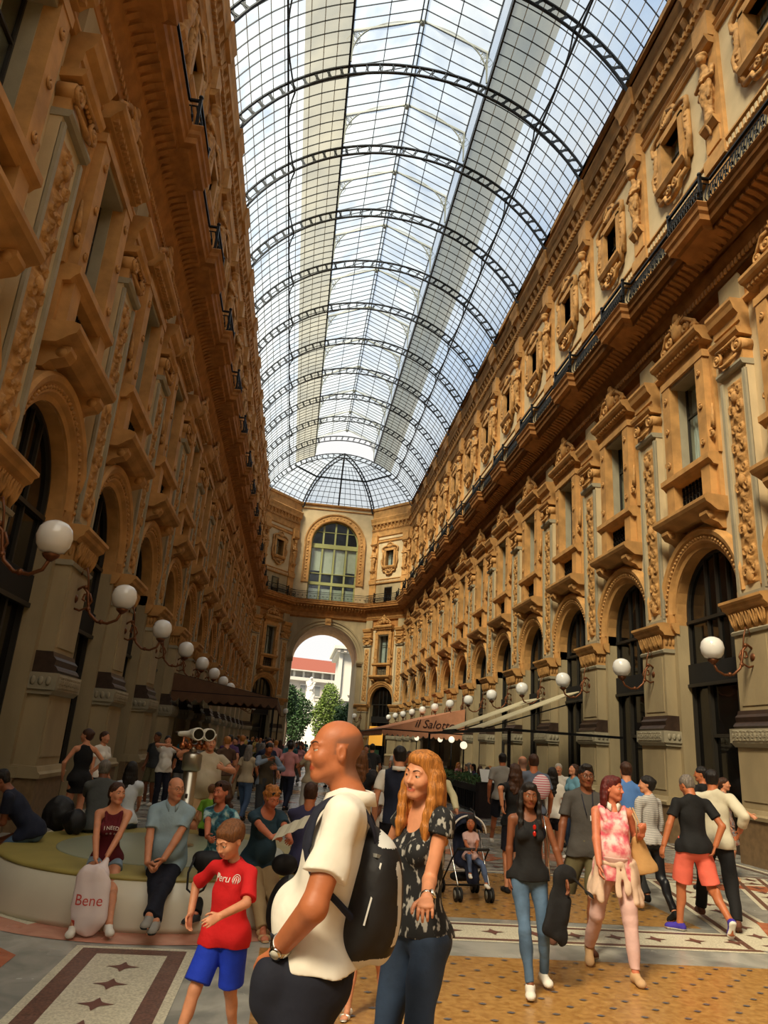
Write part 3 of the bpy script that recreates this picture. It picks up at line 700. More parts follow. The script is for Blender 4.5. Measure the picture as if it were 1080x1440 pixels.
for sx in (-1,1):
    b.bar((sx*HW,0,LZ0+.08),(0,0,LZ1+.02),.05,.09,IRONG)
    arcp = [(sx*HW*math.cos(PI/2*i/14)*.985,0,29.35+(LZ1-29.35-.12)*math.sin(PI/2*i/14)) for i in range(15)]
    b.tube(arcp,.03,IRONG,6); b.bar((sx*HW*.985,0,28.9),(sx*HW*.985,0,LZ0+.1),.06,.06,IRONG)
    for i in range(1,8):     # lace in the spandrel
        x, _, z = arcp[i]; zt = LZ0+(LZ1-LZ0)*(1-abs(x)/HW)
        b.bar((x,0,z),(x+sx*.12,0,zt),.018,.02,IRONG)
        if zt-z > .12:
            rr_ = (zt-z)*.3; b.tube([(x+rr_*math.cos(q_*PI/3),0,(z+zt)/2+rr_*math.sin(q_*PI/3)) for q_ in range(7)],.014,IRONG,4,False)
b.ball((0,0,LZ1-.15),.12,IRONG,8)
tiem = b.mesh('lantern_truss')
for k in range(KMIN, KMAX+1):
    link('roof_rib', ribm, ceiling, loc=(0,pk(k),0)); link('lantern_truss', tiem, ceiling, loc=(0,pk(k),0))
b = MB()
for sx in (-1,1):
    b.box(*sorted((sx*(HW-.03),sx*(HW+.05))),-YB,-YA,28.5,28.85,IRONR); b.box(*sorted((sx*(HW-.02),sx*(HW+.04))),-YB,-YA,30.5,30.62,IRONR)
build('lantern_beam', b, ceiling)
b = MB()
for sx in (-1,1):
    t = math.acos(5.4/RR); (x,z),(x2,z2) = arc(RR-.1,t), arc(RR-RD-.12,t)
    b.bar((sx*x,YA,z),(sx*x,YB,z),.07,.12,IRONR)
    for k in range(KMIN, KMAX):      # trussed purlin: a shallow bow under each length
        pts = [(sx*(x+(x2-x)*(1-4*(u-.5)**2)*.0+(x2-x)*(4*(u-.5)**2)),pk(k)+P*u,z+(z2-z)*(4*(u-.5)**2)) for u in [i/8 for i in range(9)]]
        b.tube(pts,.035,IRONR,5)
b.bar((-.09,YA,LZ1-.02),(-.09,YB,LZ1-.02),.05,.1,IRONR); b.bar((.09,YA,LZ1-.02),(.09,YB,LZ1-.02),.05,.1,IRONR)
build('purlin', b, ceiling)
b = MB(); nb = 8
for k in range(KMIN-1, KMAX):
    for i in range(nb):
        y = pk(k)+P*i/nb
        if y < YA: continue
        if i:
            for sx in (-1,1):
                for j in range(14):
                    a, c = TH0+(THL-TH0)*j/14, TH0+(THL-TH0)*(j+1)/14; (xa,za),(xc,zc) = arc(RR-.03,a), arc(RR-.03,c)
                    b.bar((sx*xa,y,za),(sx*xc,y,zc),.022,.045,IRONR)
        if i % 1 == 0:
            for sx in (-1,1): b.bar((sx*HW,y,LZ0-.02),(0,y,LZ1-.02),.024,.045,IRONR)
for sx in (-1,1):
    b.bar((sx*HW/2,YA,(LZ0+LZ1)/2-.03),(sx*HW/2,YB,(LZ0+LZ1)/2-.03),.035,.06,IRONR)
for i in range(7):
    a, c = BP[2], BP[4]
for i in range(6):
    nseg = {0:0,1:7,2:6,3:6,4:7,5:0}[i]
    for s_ in range(1, nseg):
        bp = lerp2(BP[i],BP[i+1],s_/nseg)
        pts = [dome(bp, TH0+(PI/2-TH0)*j/NT) for j in range(NT-4)]
        for p_, q_ in zip(pts,pts[1:]): b.bar(p_,q_,.035,.05,IRONR)
    for j in range(1,NT):
        t = TH0+(PI/2-TH0)*j/NT; b.bar(dome(BP[i],t),dome(BP[i+1],t),.035,.05,IRONR)
build('glazing_bar', b, ceiling)
b = MB(); LAP = mat('putty_lap', S(176,176,166), .8)
for sx in (-1,1):
    nl = 10
    for j in range(1,nl):
        t = TH0+(THL-TH0)*j/nl; x, z = arc(RR-.01,t); b.bar((sx*x,YA,z),(sx*x,YB,z),.03,.012,LAP)
build('glass_lap', b, ceiling)
b = MB()
for bp in (BP[2],BP[3],BP[4]):
    thin = bp[0] == 0
    up = [dome(bp, TH0+(PI/2-TH0)*j/18) for j in range(19)]
    for p_, q_ in zip(up,up[1:]): b.bar(p_,q_,.12 if not thin else .16,.08,IRONR)
    if thin: continue
    lo = []
    for p_ in up:
        d = Vector((p_[0],p_[1]-YB,p_[2]-RZ)); d.normalize(); lo.append(Vector(p_)-d*RD)
    for p_, q_ in zip(lo,lo[1:]): b.bar(p_,q_,.12,.07,IRONR)
    for p_, q_ in zip(up,lo): b.bar(p_,q_,.05,.08,IRONR)
t = TH0+(PI/2-TH0)*.42
for i in range(1,5): b.bar(dome(BP[i],t),dome(BP[i+1],t),.1,.16,IRONR)
build('dome_rib', b, ceiling)
# ---------------------------------------------------------------- floor
def tiles(name, c1, c2, scale, rough=.22, vein=True):
    m = bpy.data.materials.new(name); m.use_nodes = True; nt = m.node_tree; b = nt.nodes['Principled BSDF']; L = nt.links.new
    tc = nt.nodes.new('ShaderNodeTexCoord'); n = nt.nodes.new('ShaderNodeTexNoise'); n.inputs['Scale'].default_value = scale; n.inputs['Detail'].default_value = 6
    if vein: n.inputs['Distortion'].default_value = 1.2
    r = nt.nodes.new('ShaderNodeValToRGB'); r.color_ramp.elements[0].color = (*c1,1); r.color_ramp.elements[0].position = .36; r.color_ramp.elements[1].color = (*c2,1); r.color_ramp.elements[1].position = .62
    L(tc.outputs['Object'], n.inputs['Vector']); L(n.outputs[0], r.inputs[0]); L(r.outputs[0], b.inputs['Base Color'])
    n2 = nt.nodes.new('ShaderNodeTexNoise'); n2.inputs['Scale'].default_value = 2.5; mr = nt.nodes.new('ShaderNodeMapRange'); mr.inputs['To Min'].default_value = rough*.6; mr.inputs['To Max'].default_value = rough*1.6
    L(tc.outputs['Object'], n2.inputs['Vector']); L(n2.outputs[0], mr.inputs[0]); L(mr.outputs[0], b.inputs['Roughness'])
    return m
F_GREY = tiles('grey_marble_floor', S(128,128,122), S(172,170,160), 1.6)
F_GOLD = tiles('golden_terrazzo', S(150,106,52), S(178,134,74), 16, .25, False)
F_WHITE = tiles('cream_mosaic', S(186,178,152), S(222,214,188), 60, .4, False)
F_BROWN = tiles('brown_mosaic', S(84,56,44), S(124,86,70), 50, .4, False)
F_RED = tiles('red_marble', S(170,92,62), S(196,118,84), 3)
F_PINK = tiles('pink_marble', S(182,118,96), S(206,142,118), 3)
F_BLUE = mat('blue_inlay', S(96,94,98), .3)
F_DARK = mat('dark_cross_inlay', S(112,72,62), .4)
fb = MB(); LV = [0]
fb.add([(-30,-32,0),(34,-32,0),(34,82,0),(-30,82,0)],[(0,1,2,3)],F_GREY)
PC = [0]
def poly(pts, m, lv):
    if m not in (F_BLUE, F_DARK): PC[0] += 1
    z = .0015*lv+(.00002*PC[0] if m not in (F_BLUE, F_DARK) else .0035)
    fb.add([(x,y,z) for x,y in pts],[tuple(range(len(pts)))],m)
def rect(x0,x1,y0,y1,m,lv): poly([(x0,y0),(x1,y0),(x1,y1),(x0,y1)],m,lv)
def strip(a, c, w, m, lv):
    dx, dy = c[0]-a[0], c[1]-a[1]; L_ = math.hypot(dx,dy); nx, ny = -dy/L_*w/2, dx/L_*w/2
    poly([(a[0]-nx,a[1]-ny),(c[0]-nx,c[1]-ny),(c[0]+nx,c[1]+ny),(a[0]+nx,a[1]+ny)],m,lv)
def cross(x, y, r, ang, lv, m=None):
    m = m or F_DARK; pts = []
    for i in range(16):
        a = ang+i*PI/8; rr_ = r if i % 4 == 0 else (r*.42 if i % 4 == 2 else r*.5); pts.append((x+rr_*math.cos(a), y+rr_*math.sin(a)))
    # four pointed star with rounded lobes
    poly(pts, m, lv)
def diamonds(x0,x1,y0,y1,test=None):
    j = 0; y = y0
    while y < y1:
        x = x0+(.17 if j % 2 else 0)
        while x < x1:
            if not test or test(x,y): poly([(x-.036,y),(x,y-.022),(x+.036,y),(x,y+.022)],F_BLUE,3)
            x += .34
        y += .17; j += 1
rect(-.08,9.3,-6,7.42,F_GOLD,1); diamonds(.1,9.2,1.2,7.35)
# mosaic band across, with crosses
def mosaic(a, c, w, sp=.46, off=.23):
    dx, dy = c[0]-a[0], c[1]-a[1]; L_ = math.hypot(dx,dy); ux, uy = dx/L_, dy/L_; nx, ny = -uy, ux
    strip(a,c,w,F_WHITE,2)
    for s_ in (-1,1):
        o = s_*(w/2-.1); strip((a[0]+nx*o,a[1]+ny*o),(c[0]+nx*o,c[1]+ny*o),.075,F_BROWN,3)
    t = off
    while t < L_-.1: cross(a[0]+ux*t,a[1]+uy*t,.13,math.atan2(uy,ux),3); t += sp
mosaic((.4,8.38),(5.15,8.38),.82,.45,.12)
rect(1.2,5.0,9.0,12.2,F_GOLD,1); diamonds(1.3,4.9,9.2,12.1)
mosaic((5.35,8.05),(6.35,12.2),.8); mosaic((6.9,10.2),(8.2,13.2),.6)
poly([(5.55,7.7),(6.3,7.9),(6.5,9.3),(6.0,9.5),(5.5,8.4)],F_RED,4)
for x,y in ((6.9,12.2),(7.6,12.2),(8.6,11.2),(6.9,13.6),(5.6,13.3),(3.6,13.9),(2.4,13.9)): poly([(x-.45,y),(x,y-.5),(x+.45,y),(x,y+.5)],F_RED,2)
# bands further down the arcade
y = 12.3
i = 0
while y < 68:
    rect(-4.2,9.3,y,y+.12,F_WHITE,2); rect(-4.2,9.3,y+.12,y+.2,F_BROWN,2); rect(-4.2,9.3,y+.9,y+.98,F_BROWN,2)
    if i % 2: rect(-2.6,7.8,y+1.2,y+3.0,F_GOLD,1)
    else:
        for k in range(6): xx = -2+k*1.8; poly([(xx-.6,y+2),(xx,y+1.3),(xx+.6,y+2),(xx,y+2.7)],F_RED if k % 2 else F_PINK,2)
    for k in range(26): cross(-3.9+k*.5,y+.55,.12,0,3)
    y += 4.4; i += 1
# long framing lines beside the walls
for x in (-3.9,9.05): strip((x,9),(x,68),.1,F_WHITE,3); strip((x+(.14 if x<0 else -.14),9),(x+(.14 if x<0 else -.14),68),.06,F_BROWN,3)
# panel in front of the bench
rect(-1.62,-.62,2.0,7.25,F_WHITE,2); rect(-1.55,-.69,2.0,7.18,F_BROWN,3); rect(-1.4,-.83,2.0,7.02,F_WHITE,4)
for i in range(9): cross(-1.12,6.68-i*.42,.13,0,5)
BC = (-1.25,9.75); 
n_ = 48; poly([(BC[0]+2.42*math.cos(2*PI*i/n_),BC[1]+2.42*math.sin(2*PI*i/n_)) for i in range(n_)],F_PINK,1)
poly([(-3.4,6.2),(-2.35,7.25),(-2.0,6.9),(-2.0,5.2),(-3.4,4.6)],F_RED,1)
strip((-2.2,7.9),(-4.2,9.4),.1,F_WHITE,2)
floor = build('floor', fb, None, kind='structure', category='floor', label='polished marble and mosaic floor of the arcade')

# ---------------------------------------------------------------- outside, beyond the exit arch
PAVE = mat('street_paving', S(170,168,160), .8, var=.15)
g = MB(); g.add([(-120,82,-.004),(150,82,-.004),(150,260,-.004),(-120,260,-.004)],[(0,1,2,3)],PAVE)
build('ground', g, None, kind='structure', category='ground', label='pale street paving beyond the exit arch')
BWALL = mat('grey_render', S(160,154,148), .85); BWHITE = mat('white_stone', S(172,170,164), .8, bump=.2); BROOF = mat('terracotta_roof', S(118,62,48), .85, var=.2, vscale=30); BWIN = mat('far_window', S(110,112,110), .2)
root = link('long_palace', None, loc=(-4,156,0), rz=.30, category='building', label='long grey palace with red tiled roof seen through the exit arch')
b = MB(); b.box(-30,26,0,12,0,13.2,BWALL); build('wall', b, root)
b = MB(); b.box(-30,26,-.2,.6,4.6,5.0,BWHITE); b.box(-30,26,-.2,.6,9.0,9.4,BWHITE); b.box(-30,26,-12,.9,12.6,13.2,BWHITE)
o_ = build('cornice', b, root); o_.location = (0,-12,0)
b = MB(); b.add([(-30.5,-13,14.6),(26.5,-13,14.6),(26.5,-6,17.6),(-30.5,-6,17.6),(-30.5,1,14.6),(26.5,1,14.6)],[(0,1,2,3),(3,2,5,4),(0,3,4),(1,5,2)],BROOF); b.box(-30.5,26.5,0,13,14.4,14.6,BWHITE); build('roof', b, root)
b = MB()
for i in range(29): b.box(-29.5+1.95*i,-29.1+1.95*i,11.6,12.2,13.2,14.4,BWHITE)
b.box(-30,26,6,11.4,13.2,14.4,BWALL)
build('loggia', b, root)
wm = MB(); wm.box(-.5,.5,-.1,.08,0,1.9,BWIN); wm.box(-.7,.7,-.02,.25,1.9,2.1,BWHITE); wm.box(-.6,.6,0,.2,-.2,0,BWHITE); wme = wm.mesh('window')
for j in range(3):
    for i in range(18): link('window', wme, root, loc=(-28+3*i,-12,1.3+4.3*j))
root = link('bank_building', None, loc=(17.6,118,0), rz=0, category='building', label='white ornate corner building at the right of the exit arch')
b = MB(); b.box(-11.5,20,0,14,0,16.6,BWHITE); build('wall', b, root); root.scale = (1,1,.86)
b = MB(); b.box(-12.2,21,-14,.9,16.0,16.5,BWHITE); b.box(-12.6,21,-14,1.3,16.6,17.1,BWHITE); b.box(-11.8,21,-14,.5,8.4,8.9,BWHITE)
for i in range(30): b.box(-12.2+.9*i,-11.8+.9*i,.4,1.1,16.1,16.6,BWALL)
b.box(-12,21,-14,.8,4.0,4.3,BWHITE)
o_ = build('cornice', b, root); o_.location = (0,-14,0)
wm = MB(); wm.box(-.8,.8,-.1,.1,0,2.6,BWIN); wm.ring(0,2.6,0.02,.8,-.1,.1,BWIN,n=12); wm.ring(0,2.6,.8,1.1,-.1,.35,BWHITE,n=12); wm.box(-1.1,-.8,-.1,.35,0,2.6,BWHITE); wm.box(.8,1.1,-.1,.35,0,2.6,BWHITE); wm.box(-1.3,1.3,0,.5,-.3,0,BWHITE)
wme = wm.mesh('window')
for j in range(2):
    for i in range(7): link('window', wme, root, loc=(-9+4.2*i,-14,3.0+7.0*j*.95))
b = MB()
for i in range(9): b.box(-11.6+4.2*i-.25,-11.6+4.2*i+.25,0,.4,0,16,BWHITE)
o_ = build('pilaster', b, root); o_.location = (0,-14,0)
root = link('spire', None, loc=(-1.6,178,0), category='spire', label='slim grey spire rising behind the red-roofed palace')
b = MB(); b.box(-.6,.6,-.6,.6,0,23,BWALL); build('shaft', b, root)
b = MB(); b.lathe((0,0,23),[(.6,0),(.35,3),(.05,5.5)],mat('slate',S(120,120,120)),8); build('spire_tip', b, root)
# ---------------------------------------------------------------- distance-field modelling: smooth solids from capsules and ellipsoids
def V3(*a): return np.array(a, float)
def nrm(v): v = np.asarray(v, float); return v/(np.linalg.norm(v)+1e-12)
class Field:
    def __init__(s, h=.01): s.h = h; s.p = []
    def cap(s, a, b, r1, r2=None, k=.02, flat=1, n=None, cuts=None, op='u'):
        """rounded tapered capsule; flat<1 thins it along direction n"""
        s.p.append(('c', V3(*a), V3(*b), r1, r1 if r2 is None else r2, k, flat, None if n is None else nrm(n), cuts, op)); return s
    def ell(s, c, r, k=.02, R=None, cuts=None, op='u'):
        s.p.append(('e', V3(*c), V3(*r), None, None, k, 1, R, cuts, op)); return s
    def plane(s, p, n):      # keep the side where (x-p).n < 0
        s.p.append(('p', V3(*p), nrm(n), 0, 0, 0, 1, None, None, 'x')); return s
    def solve(s, noise=0, nscale=18, seed=1, pad=.03):
        lo = V3(9e9,9e9,9e9); hi = -lo
        for q in s.p:
            if q[9] != 'u': continue
            if q[0] == 'c': r = max(q[3], q[4]); lo = np.minimum(lo, np.minimum(q[1],q[2])-r); hi = np.maximum(hi, np.maximum(q[1],q[2])+r)
            else: r = q[2].max(); lo = np.minimum(lo, q[1]-r); hi = np.maximum(hi, q[1]+r)
        lo -= pad; hi += pad; h = s.h; N = np.ceil((hi-lo)/h).astype(int)+1
        F = np.full(tuple(N), .08, np.float32)
        ax = [lo[i]+h*np.arange(N[i]) for i in range(3)]
        for q in s.p:
            kind, A, B, r1, r2, k, flat, n, cuts, op = q
            if kind == 'p':
                d = (ax[0][:,None,None]-A[0])*B[0]+(ax[1][None,:,None]-A[1])*B[1]+(ax[2][None,None,:]-A[2])*B[2]
                F = np.maximum(F, d.astype(np.float32)); continue
            if kind == 'c': r = max(r1,r2); l = np.minimum(A,B)-r; u = np.maximum(A,B)+r
            else: r = B.max(); l = A-r; u = A+r
            m = k+3*h; i0 = np.maximum(0, np.floor((l-m-lo)/h).astype(int)); i1 = np.minimum(N, np.ceil((u+m-lo)/h).astype(int)+1)
            if (i1 <= i0).any(): continue
            sl = tuple(slice(i0[j], i1[j]) for j in range(3))
            X = ax[0][sl[0]][:,None,None]; Y = ax[1][sl[1]][None,:,None]; Z = ax[2][sl[2]][None,None,:]
            if kind == 'c':
                ab = B-A; L2 = max(ab@ab, 1e-12); px, py, pz = X-A[0], Y-A[1], Z-A[2]
                t = np.clip((px*ab[0]+py*ab[1]+pz*ab[2])/L2, 0, 1)
                dx, dy, dz = px-t*ab[0], py-t*ab[1], pz-t*ab[2]
                d2 = dx*dx+dy*dy+dz*dz
                if flat != 1:
                    w_ = dx*n[0]+dy*n[1]+dz*n[2]; d2 = d2+w_*w_*(1/flat**2-1)
                d = np.sqrt(d2)-(r1+(r2-r1)*t)
                if flat != 1: d = d*(.5+.5*flat)
            else:
                px, py, pz = X-A[0], Y-A[1], Z-A[2]
                if n is not None:
                    R = n; px, py, pz = px*R[0][0]+py*R[0][1]+pz*R[0][2], px*R[1][0]+py*R[1][1]+pz*R[1][2], px*R[2][0]+py*R[2][1]+pz*R[2][2]
                a_ = px/B[0]; b_ = py/B[1]; c_ = pz/B[2]
                k0 = np.sqrt(a_*a_+b_*b_+c_*c_); k1 = np.sqrt((a_/B[0])**2+(b_/B[1])**2+(c_/B[2])**2)+1e-9
                d = k0*(k0-1)/k1
            if cuts:
                for cp, cn in cuts:
                    cn = nrm(cn); d = np.maximum(d, (X-cp[0])*cn[0]+(Y-cp[1])*cn[1]+(Z-cp[2])*cn[2])
            G = F[sl]
            if op == 'u':
                if k > 0: hh = np.maximum(k-np.abs(G-d), 0)/k; F[sl] = np.minimum(G, d)-hh*hh*k*.25
                else: F[sl] = np.minimum(G, d)
            elif op == 's':
                if k > 0: hh = np.maximum(k-np.abs(G+d), 0)/k; F[sl] = np.maximum(G, -d)+hh*hh*k*.25
                else: F[sl] = np.maximum(G, -d)
        if noise:
            rg = np.random.RandomState(seed); W = 0
            X = ax[0][:,None,None]; Y = ax[1][None,:,None]; Z = ax[2][None,None,:]
            for i in range(5):
                f = rg.randn(3)*nscale*np.array([1,1,.55]); W = W+np.sin(X*f[0]+Y*f[1]+Z*f[2]+rg.rand()*6+1.3*np.sin(X*rg.randn()*9+Z*rg.randn()*9))
            F = F+(noise*W/2.2).astype(np.float32)
        return F, lo, h
def surfnets(F, lo, h):
    S_ = F < 0; nx, ny, nz = F.shape
    c = np.zeros((nx-1,ny-1,nz-1), np.int8)
    for i in (0,1):
        for j in (0,1):
            for k in (0,1): c += S_[i:nx-1+i, j:ny-1+j, k:nz-1+k]
    act = (c > 0) & (c < 8); idx = np.full(act.shape, -1, np.int64); I = np.argwhere(act); n = len(I)
    if n == 0: return np.zeros((0,3)), np.zeros((0,4),int)
    idx[act] = np.arange(n)
    P_ = np.zeros((n,3)); Cn = np.zeros(n)
    corner = [(i,j,k) for i in (0,1) for j in (0,1) for k in (0,1)]
    vals = {q: F[I[:,0]+q[0], I[:,1]+q[1], I[:,2]+q[2]] for q in corner}
    for a in corner:
        for d in range(3):
            if a[d] == 0:
                b = list(a); b[d] = 1; b = tuple(b); fa, fb_ = vals[a], vals[b]; m = (fa < 0) != (fb_ < 0)
                t = np.where(m, fa/np.where(m, fa-fb_, 1), 0); pt = np.zeros((n,3)); pt[:] = a; pt[:,d] += t
                P_ += pt*m[:,None]; Cn += m
    V = lo+h*(I+P_/Cn[:,None]); Q = []
    for d in range(3):
        e1, e2 = (d+1) % 3, (d+2) % 3
        s0 = [slice(None)]*3; s1 = [slice(None)]*3; s0[d] = slice(0,-1); s1[d] = slice(1,None)
        A, B = S_[tuple(s0)], S_[tuple(s1)]; E = np.argwhere(A != B)
        E = E[(E[:,e1] > 0) & (E[:,e2] > 0) & (E[:,e1] < F.shape[e1]-1) & (E[:,e2] < F.shape[e2]-1)]
        if len(E) == 0: continue
        q = []
        for o1, o2 in ((0,0),(1,0),(1,1),(0,1)):
            p = E.copy(); p[:,e1] -= o1; p[:,e2] -= o2; q.append(idx[p[:,0],p[:,1],p[:,2]])
        q = np.stack(q,1); flip = ~A[E[:,0],E[:,1],E[:,2]]; q[flip] = q[flip][:,::-1]; q = q[:, ::-1]; Q.append(q[(q >= 0).all(1)])
    Q = np.concatenate(Q)
    return V, Q[:, ::-1]
def smooth(V, Q, it):
    for _ in range(it):
        acc = np.zeros_like(V); cnt = np.zeros(len(V))
        for a, b in ((0,1),(1,2),(2,3),(3,0)):
            np.add.at(acc, Q[:,a], V[Q[:,b]]); np.add.at(cnt, Q[:,a], 1); np.add.at(acc, Q[:,b], V[Q[:,a]]); np.add.at(cnt, Q[:,b], 1)
        V = V*.5+.5*acc/np.maximum(cnt,1)[:,None]
    return V
def field_mesh(name, f, mats, picker=None, it=1, attrs=None, **kw):
    F, lo, h = f.solve(**kw); V, Q = surfnets(F, lo, h); V = smooth(V, Q, it) if it else V
    me = bpy.data.meshes.new(name); me.vertices.add(len(V)); me.vertices.foreach_set('co', V.astype(np.float32).ravel())
    me.loops.add(len(Q)*4); me.loops.foreach_set('vertex_index', Q.astype(np.int32).ravel())
    me.polygons.add(len(Q)); me.polygons.foreach_set('loop_start', np.arange(0,len(Q)*4,4,dtype=np.int32)); me.polygons.foreach_set('loop_total', np.full(len(Q),4,np.int32))
    for m in (mats if isinstance(mats,(list,tuple)) else [mats]): me.materials.append(m)
    me.update(calc_edges=True)
    if picker is not None and len(Q):
        C = V[Q].mean(1); me.polygons.foreach_set('material_index', picker(C).astype(np.int32))
    me.polygons.foreach_set('use_smooth', np.ones(len(Q),bool)); me.update()
    if attrs is not None:
        for n_, a_ in attrs(V).items(): me.attributes.new(n_,'FLOAT','POINT').data.foreach_set('value', a_.astype(np.float32))
    return me
def rotm(yaw=0, pitch=0, roll=0):
    """columns: local x, y, z axes. yaw about z (positive turns the face to its own left), pitch>0 looks down, roll>0 tips to its left"""
    return np.array((Matrix.Rotation(yaw,3,'Z') @ Matrix.Rotation(pitch,3,'X') @ Matrix.Rotation(roll,3,'Y')))
# ---------------------------------------------------------------- people
def skin_m(name, c):
    m = mat('skin_'+name, c, .5, var=.12, vscale=14, bump=.06, bscale=60, spec=.35); nt = m.node_tree; b = nt.nodes['Principled BSDF']; L = nt.links.new
    src = b.inputs['Base Color'].links[0].from_socket
    for an, col in (('lip', (min(1,c[0]*.80), c[1]*.45, c[2]*.50)), ('stub', (c[0]*.36+.02, c[1]*.42+.02, c[2]*.50+.02))):
        at_ = nt.nodes.new('ShaderNodeAttribute'); at_.attribute_name = an; mx = nt.nodes.new('ShaderNodeMix'); mx.data_type = 'RGBA'
        fac = at_.outputs['Fac']
        if an == 'stub': mu = nt.nodes.new('ShaderNodeMath'); mu.operation = 'MULTIPLY'; mu.inputs[1].default_value = .9; L(fac, mu.inputs[0]); fac = mu.outputs[0]
        L(fac, mx.inputs[0]); L(src, mx.inputs[6]); mx.inputs[7].default_value = (*col,1); src = mx.outputs[2]
    L(src, b.inputs['Base Color']); return m
SK_TAN = skin_m('tanned', S(176,104,66)); SK_FAIR = skin_m('fair', S(206,140,104)); SK_BROWN = skin_m('brown', S(122,72,46)); SK_DARK = skin_m('deep', S(96,60,42)); SK_RED = skin_m('sunburnt', S(196,116,84))
LIP = mat('lips', S(158,80,68), .4); LIPR = mat('red_lips', S(176,50,50), .4); STUB = mat('cropped_grey_hair', S(140,92,66), .8, var=.25, vscale=90); BROW = mat('eyebrow', S(64,42,28), .8); TEETH = mat('teeth', S(236,230,218), .3)
EYEW = mat('eye_white', S(196,184,170), .25); IRIS = mat('iris', S(44,28,20), .15)
def hairm(name, c): return mat('hair_'+name, c, .45, var=.45, vscale=12, bump=.55, bscale=22, stretch=(7,7,.5), spec=.4)
H_BLACK = hairm('black', S(24,17,14)); H_BROWN = hairm('brown', S(66,38,22)); H_BLOND = hairm('honey', S(178,112,48)); H_RED = hairm('auburn', S(92,28,24)); H_GREY = hairm('grey', S(120,110,100)); H_LB = hairm('light_brown', S(112,68,34)); H_WHITE = hairm('white', S(200,190,176))
def cloth(name, c, **k):
    k.setdefault('bump', .5); k.setdefault('bscale', 9); k.setdefault('var', .1); k.setdefault('vscale', 5)
    return mat('cloth_'+name, c, k.pop('rough', .85), **k)
def stripes(name, c1, c2, sc):
    m = bpy.data.materials.new('cloth_'+name); m.use_nodes = True; nt = m.node_tree; L = nt.links.new; b = nt.nodes['Principled BSDF']; b.inputs['Roughness'].default_value = .85
    tc = nt.nodes.new('ShaderNodeTexCoord'); w_ = nt.nodes.new('ShaderNodeTexWave'); w_.bands_direction = 'Z'; w_.inputs['Scale'].default_value = sc; w_.inputs['Distortion'].default_value = .6
    r = nt.nodes.new('ShaderNodeValToRGB'); r.color_ramp.interpolation = 'CONSTANT'; r.color_ramp.elements[0].color = (*c1,1); r.color_ramp.elements[1].color = (*c2,1); r.color_ramp.elements[1].position = .6
    L(tc.outputs['Object'], w_.inputs['Vector']); L(w_.outputs[0], r.inputs[0]); L(r.outputs[0], b.inputs['Base Color']); return m
def blotch(name, cols, sc, stretch=(1,1,1), pos=None, kind='N'):
    m = bpy.data.materials.new('cloth_'+name); m.use_nodes = True; nt = m.node_tree; L = nt.links.new; b = nt.nodes['Principled BSDF']; b.inputs['Roughness'].default_value = .85
    tc = nt.nodes.new('ShaderNodeTexCoord'); mp = nt.nodes.new('ShaderNodeMapping'); mp.inputs['Scale'].default_value = stretch
    n = nt.nodes.new('ShaderNodeTexNoise' if kind == 'N' else 'ShaderNodeTexVoronoi'); n.inputs['Scale'].default_value = sc
    r = nt.nodes.new('ShaderNodeValToRGB'); els = r.color_ramp.elements
    pos = pos or [.35+.3*i/(len(cols)-1) for i in range(len(cols))]
    els[0].position = pos[0]; els[0].color = (*cols[0],1); els[1].position = pos[-1]; els[1].color = (*cols[-1],1)
    for p_, c in list(zip(pos, cols))[1:-1]: e = els.new(p_); e.color = (*c,1)
    L(tc.outputs['Object'], mp.inputs[0]); L(mp.outputs[0], n.inputs['Vector']); L(n.outputs[0], r.inputs[0]); L(r.outputs[0], b.inputs['Base Color']); return m
def denim(name, c):
    return mat('cloth_denim_'+name, c, .8, var=.45, vscale=3.5, bump=.3, bscale=16, var2=tuple(x*.45 for x in c))

def px_at(px, py, Y):
    d = CAMR @ Vector(((px-540)/FPX, -(py-720)/FPX, -1)); t = Y/d.y; return Vector((d.x*t, Y, CH+d.z*t))
def px_floor(px, py, z=0):
    d = CAMR @ Vector(((px-540)/FPX, -(py-720)/FPX, -1)); t = (z-CH)/d.z; return Vector((d.x*t, d.y*t, z))

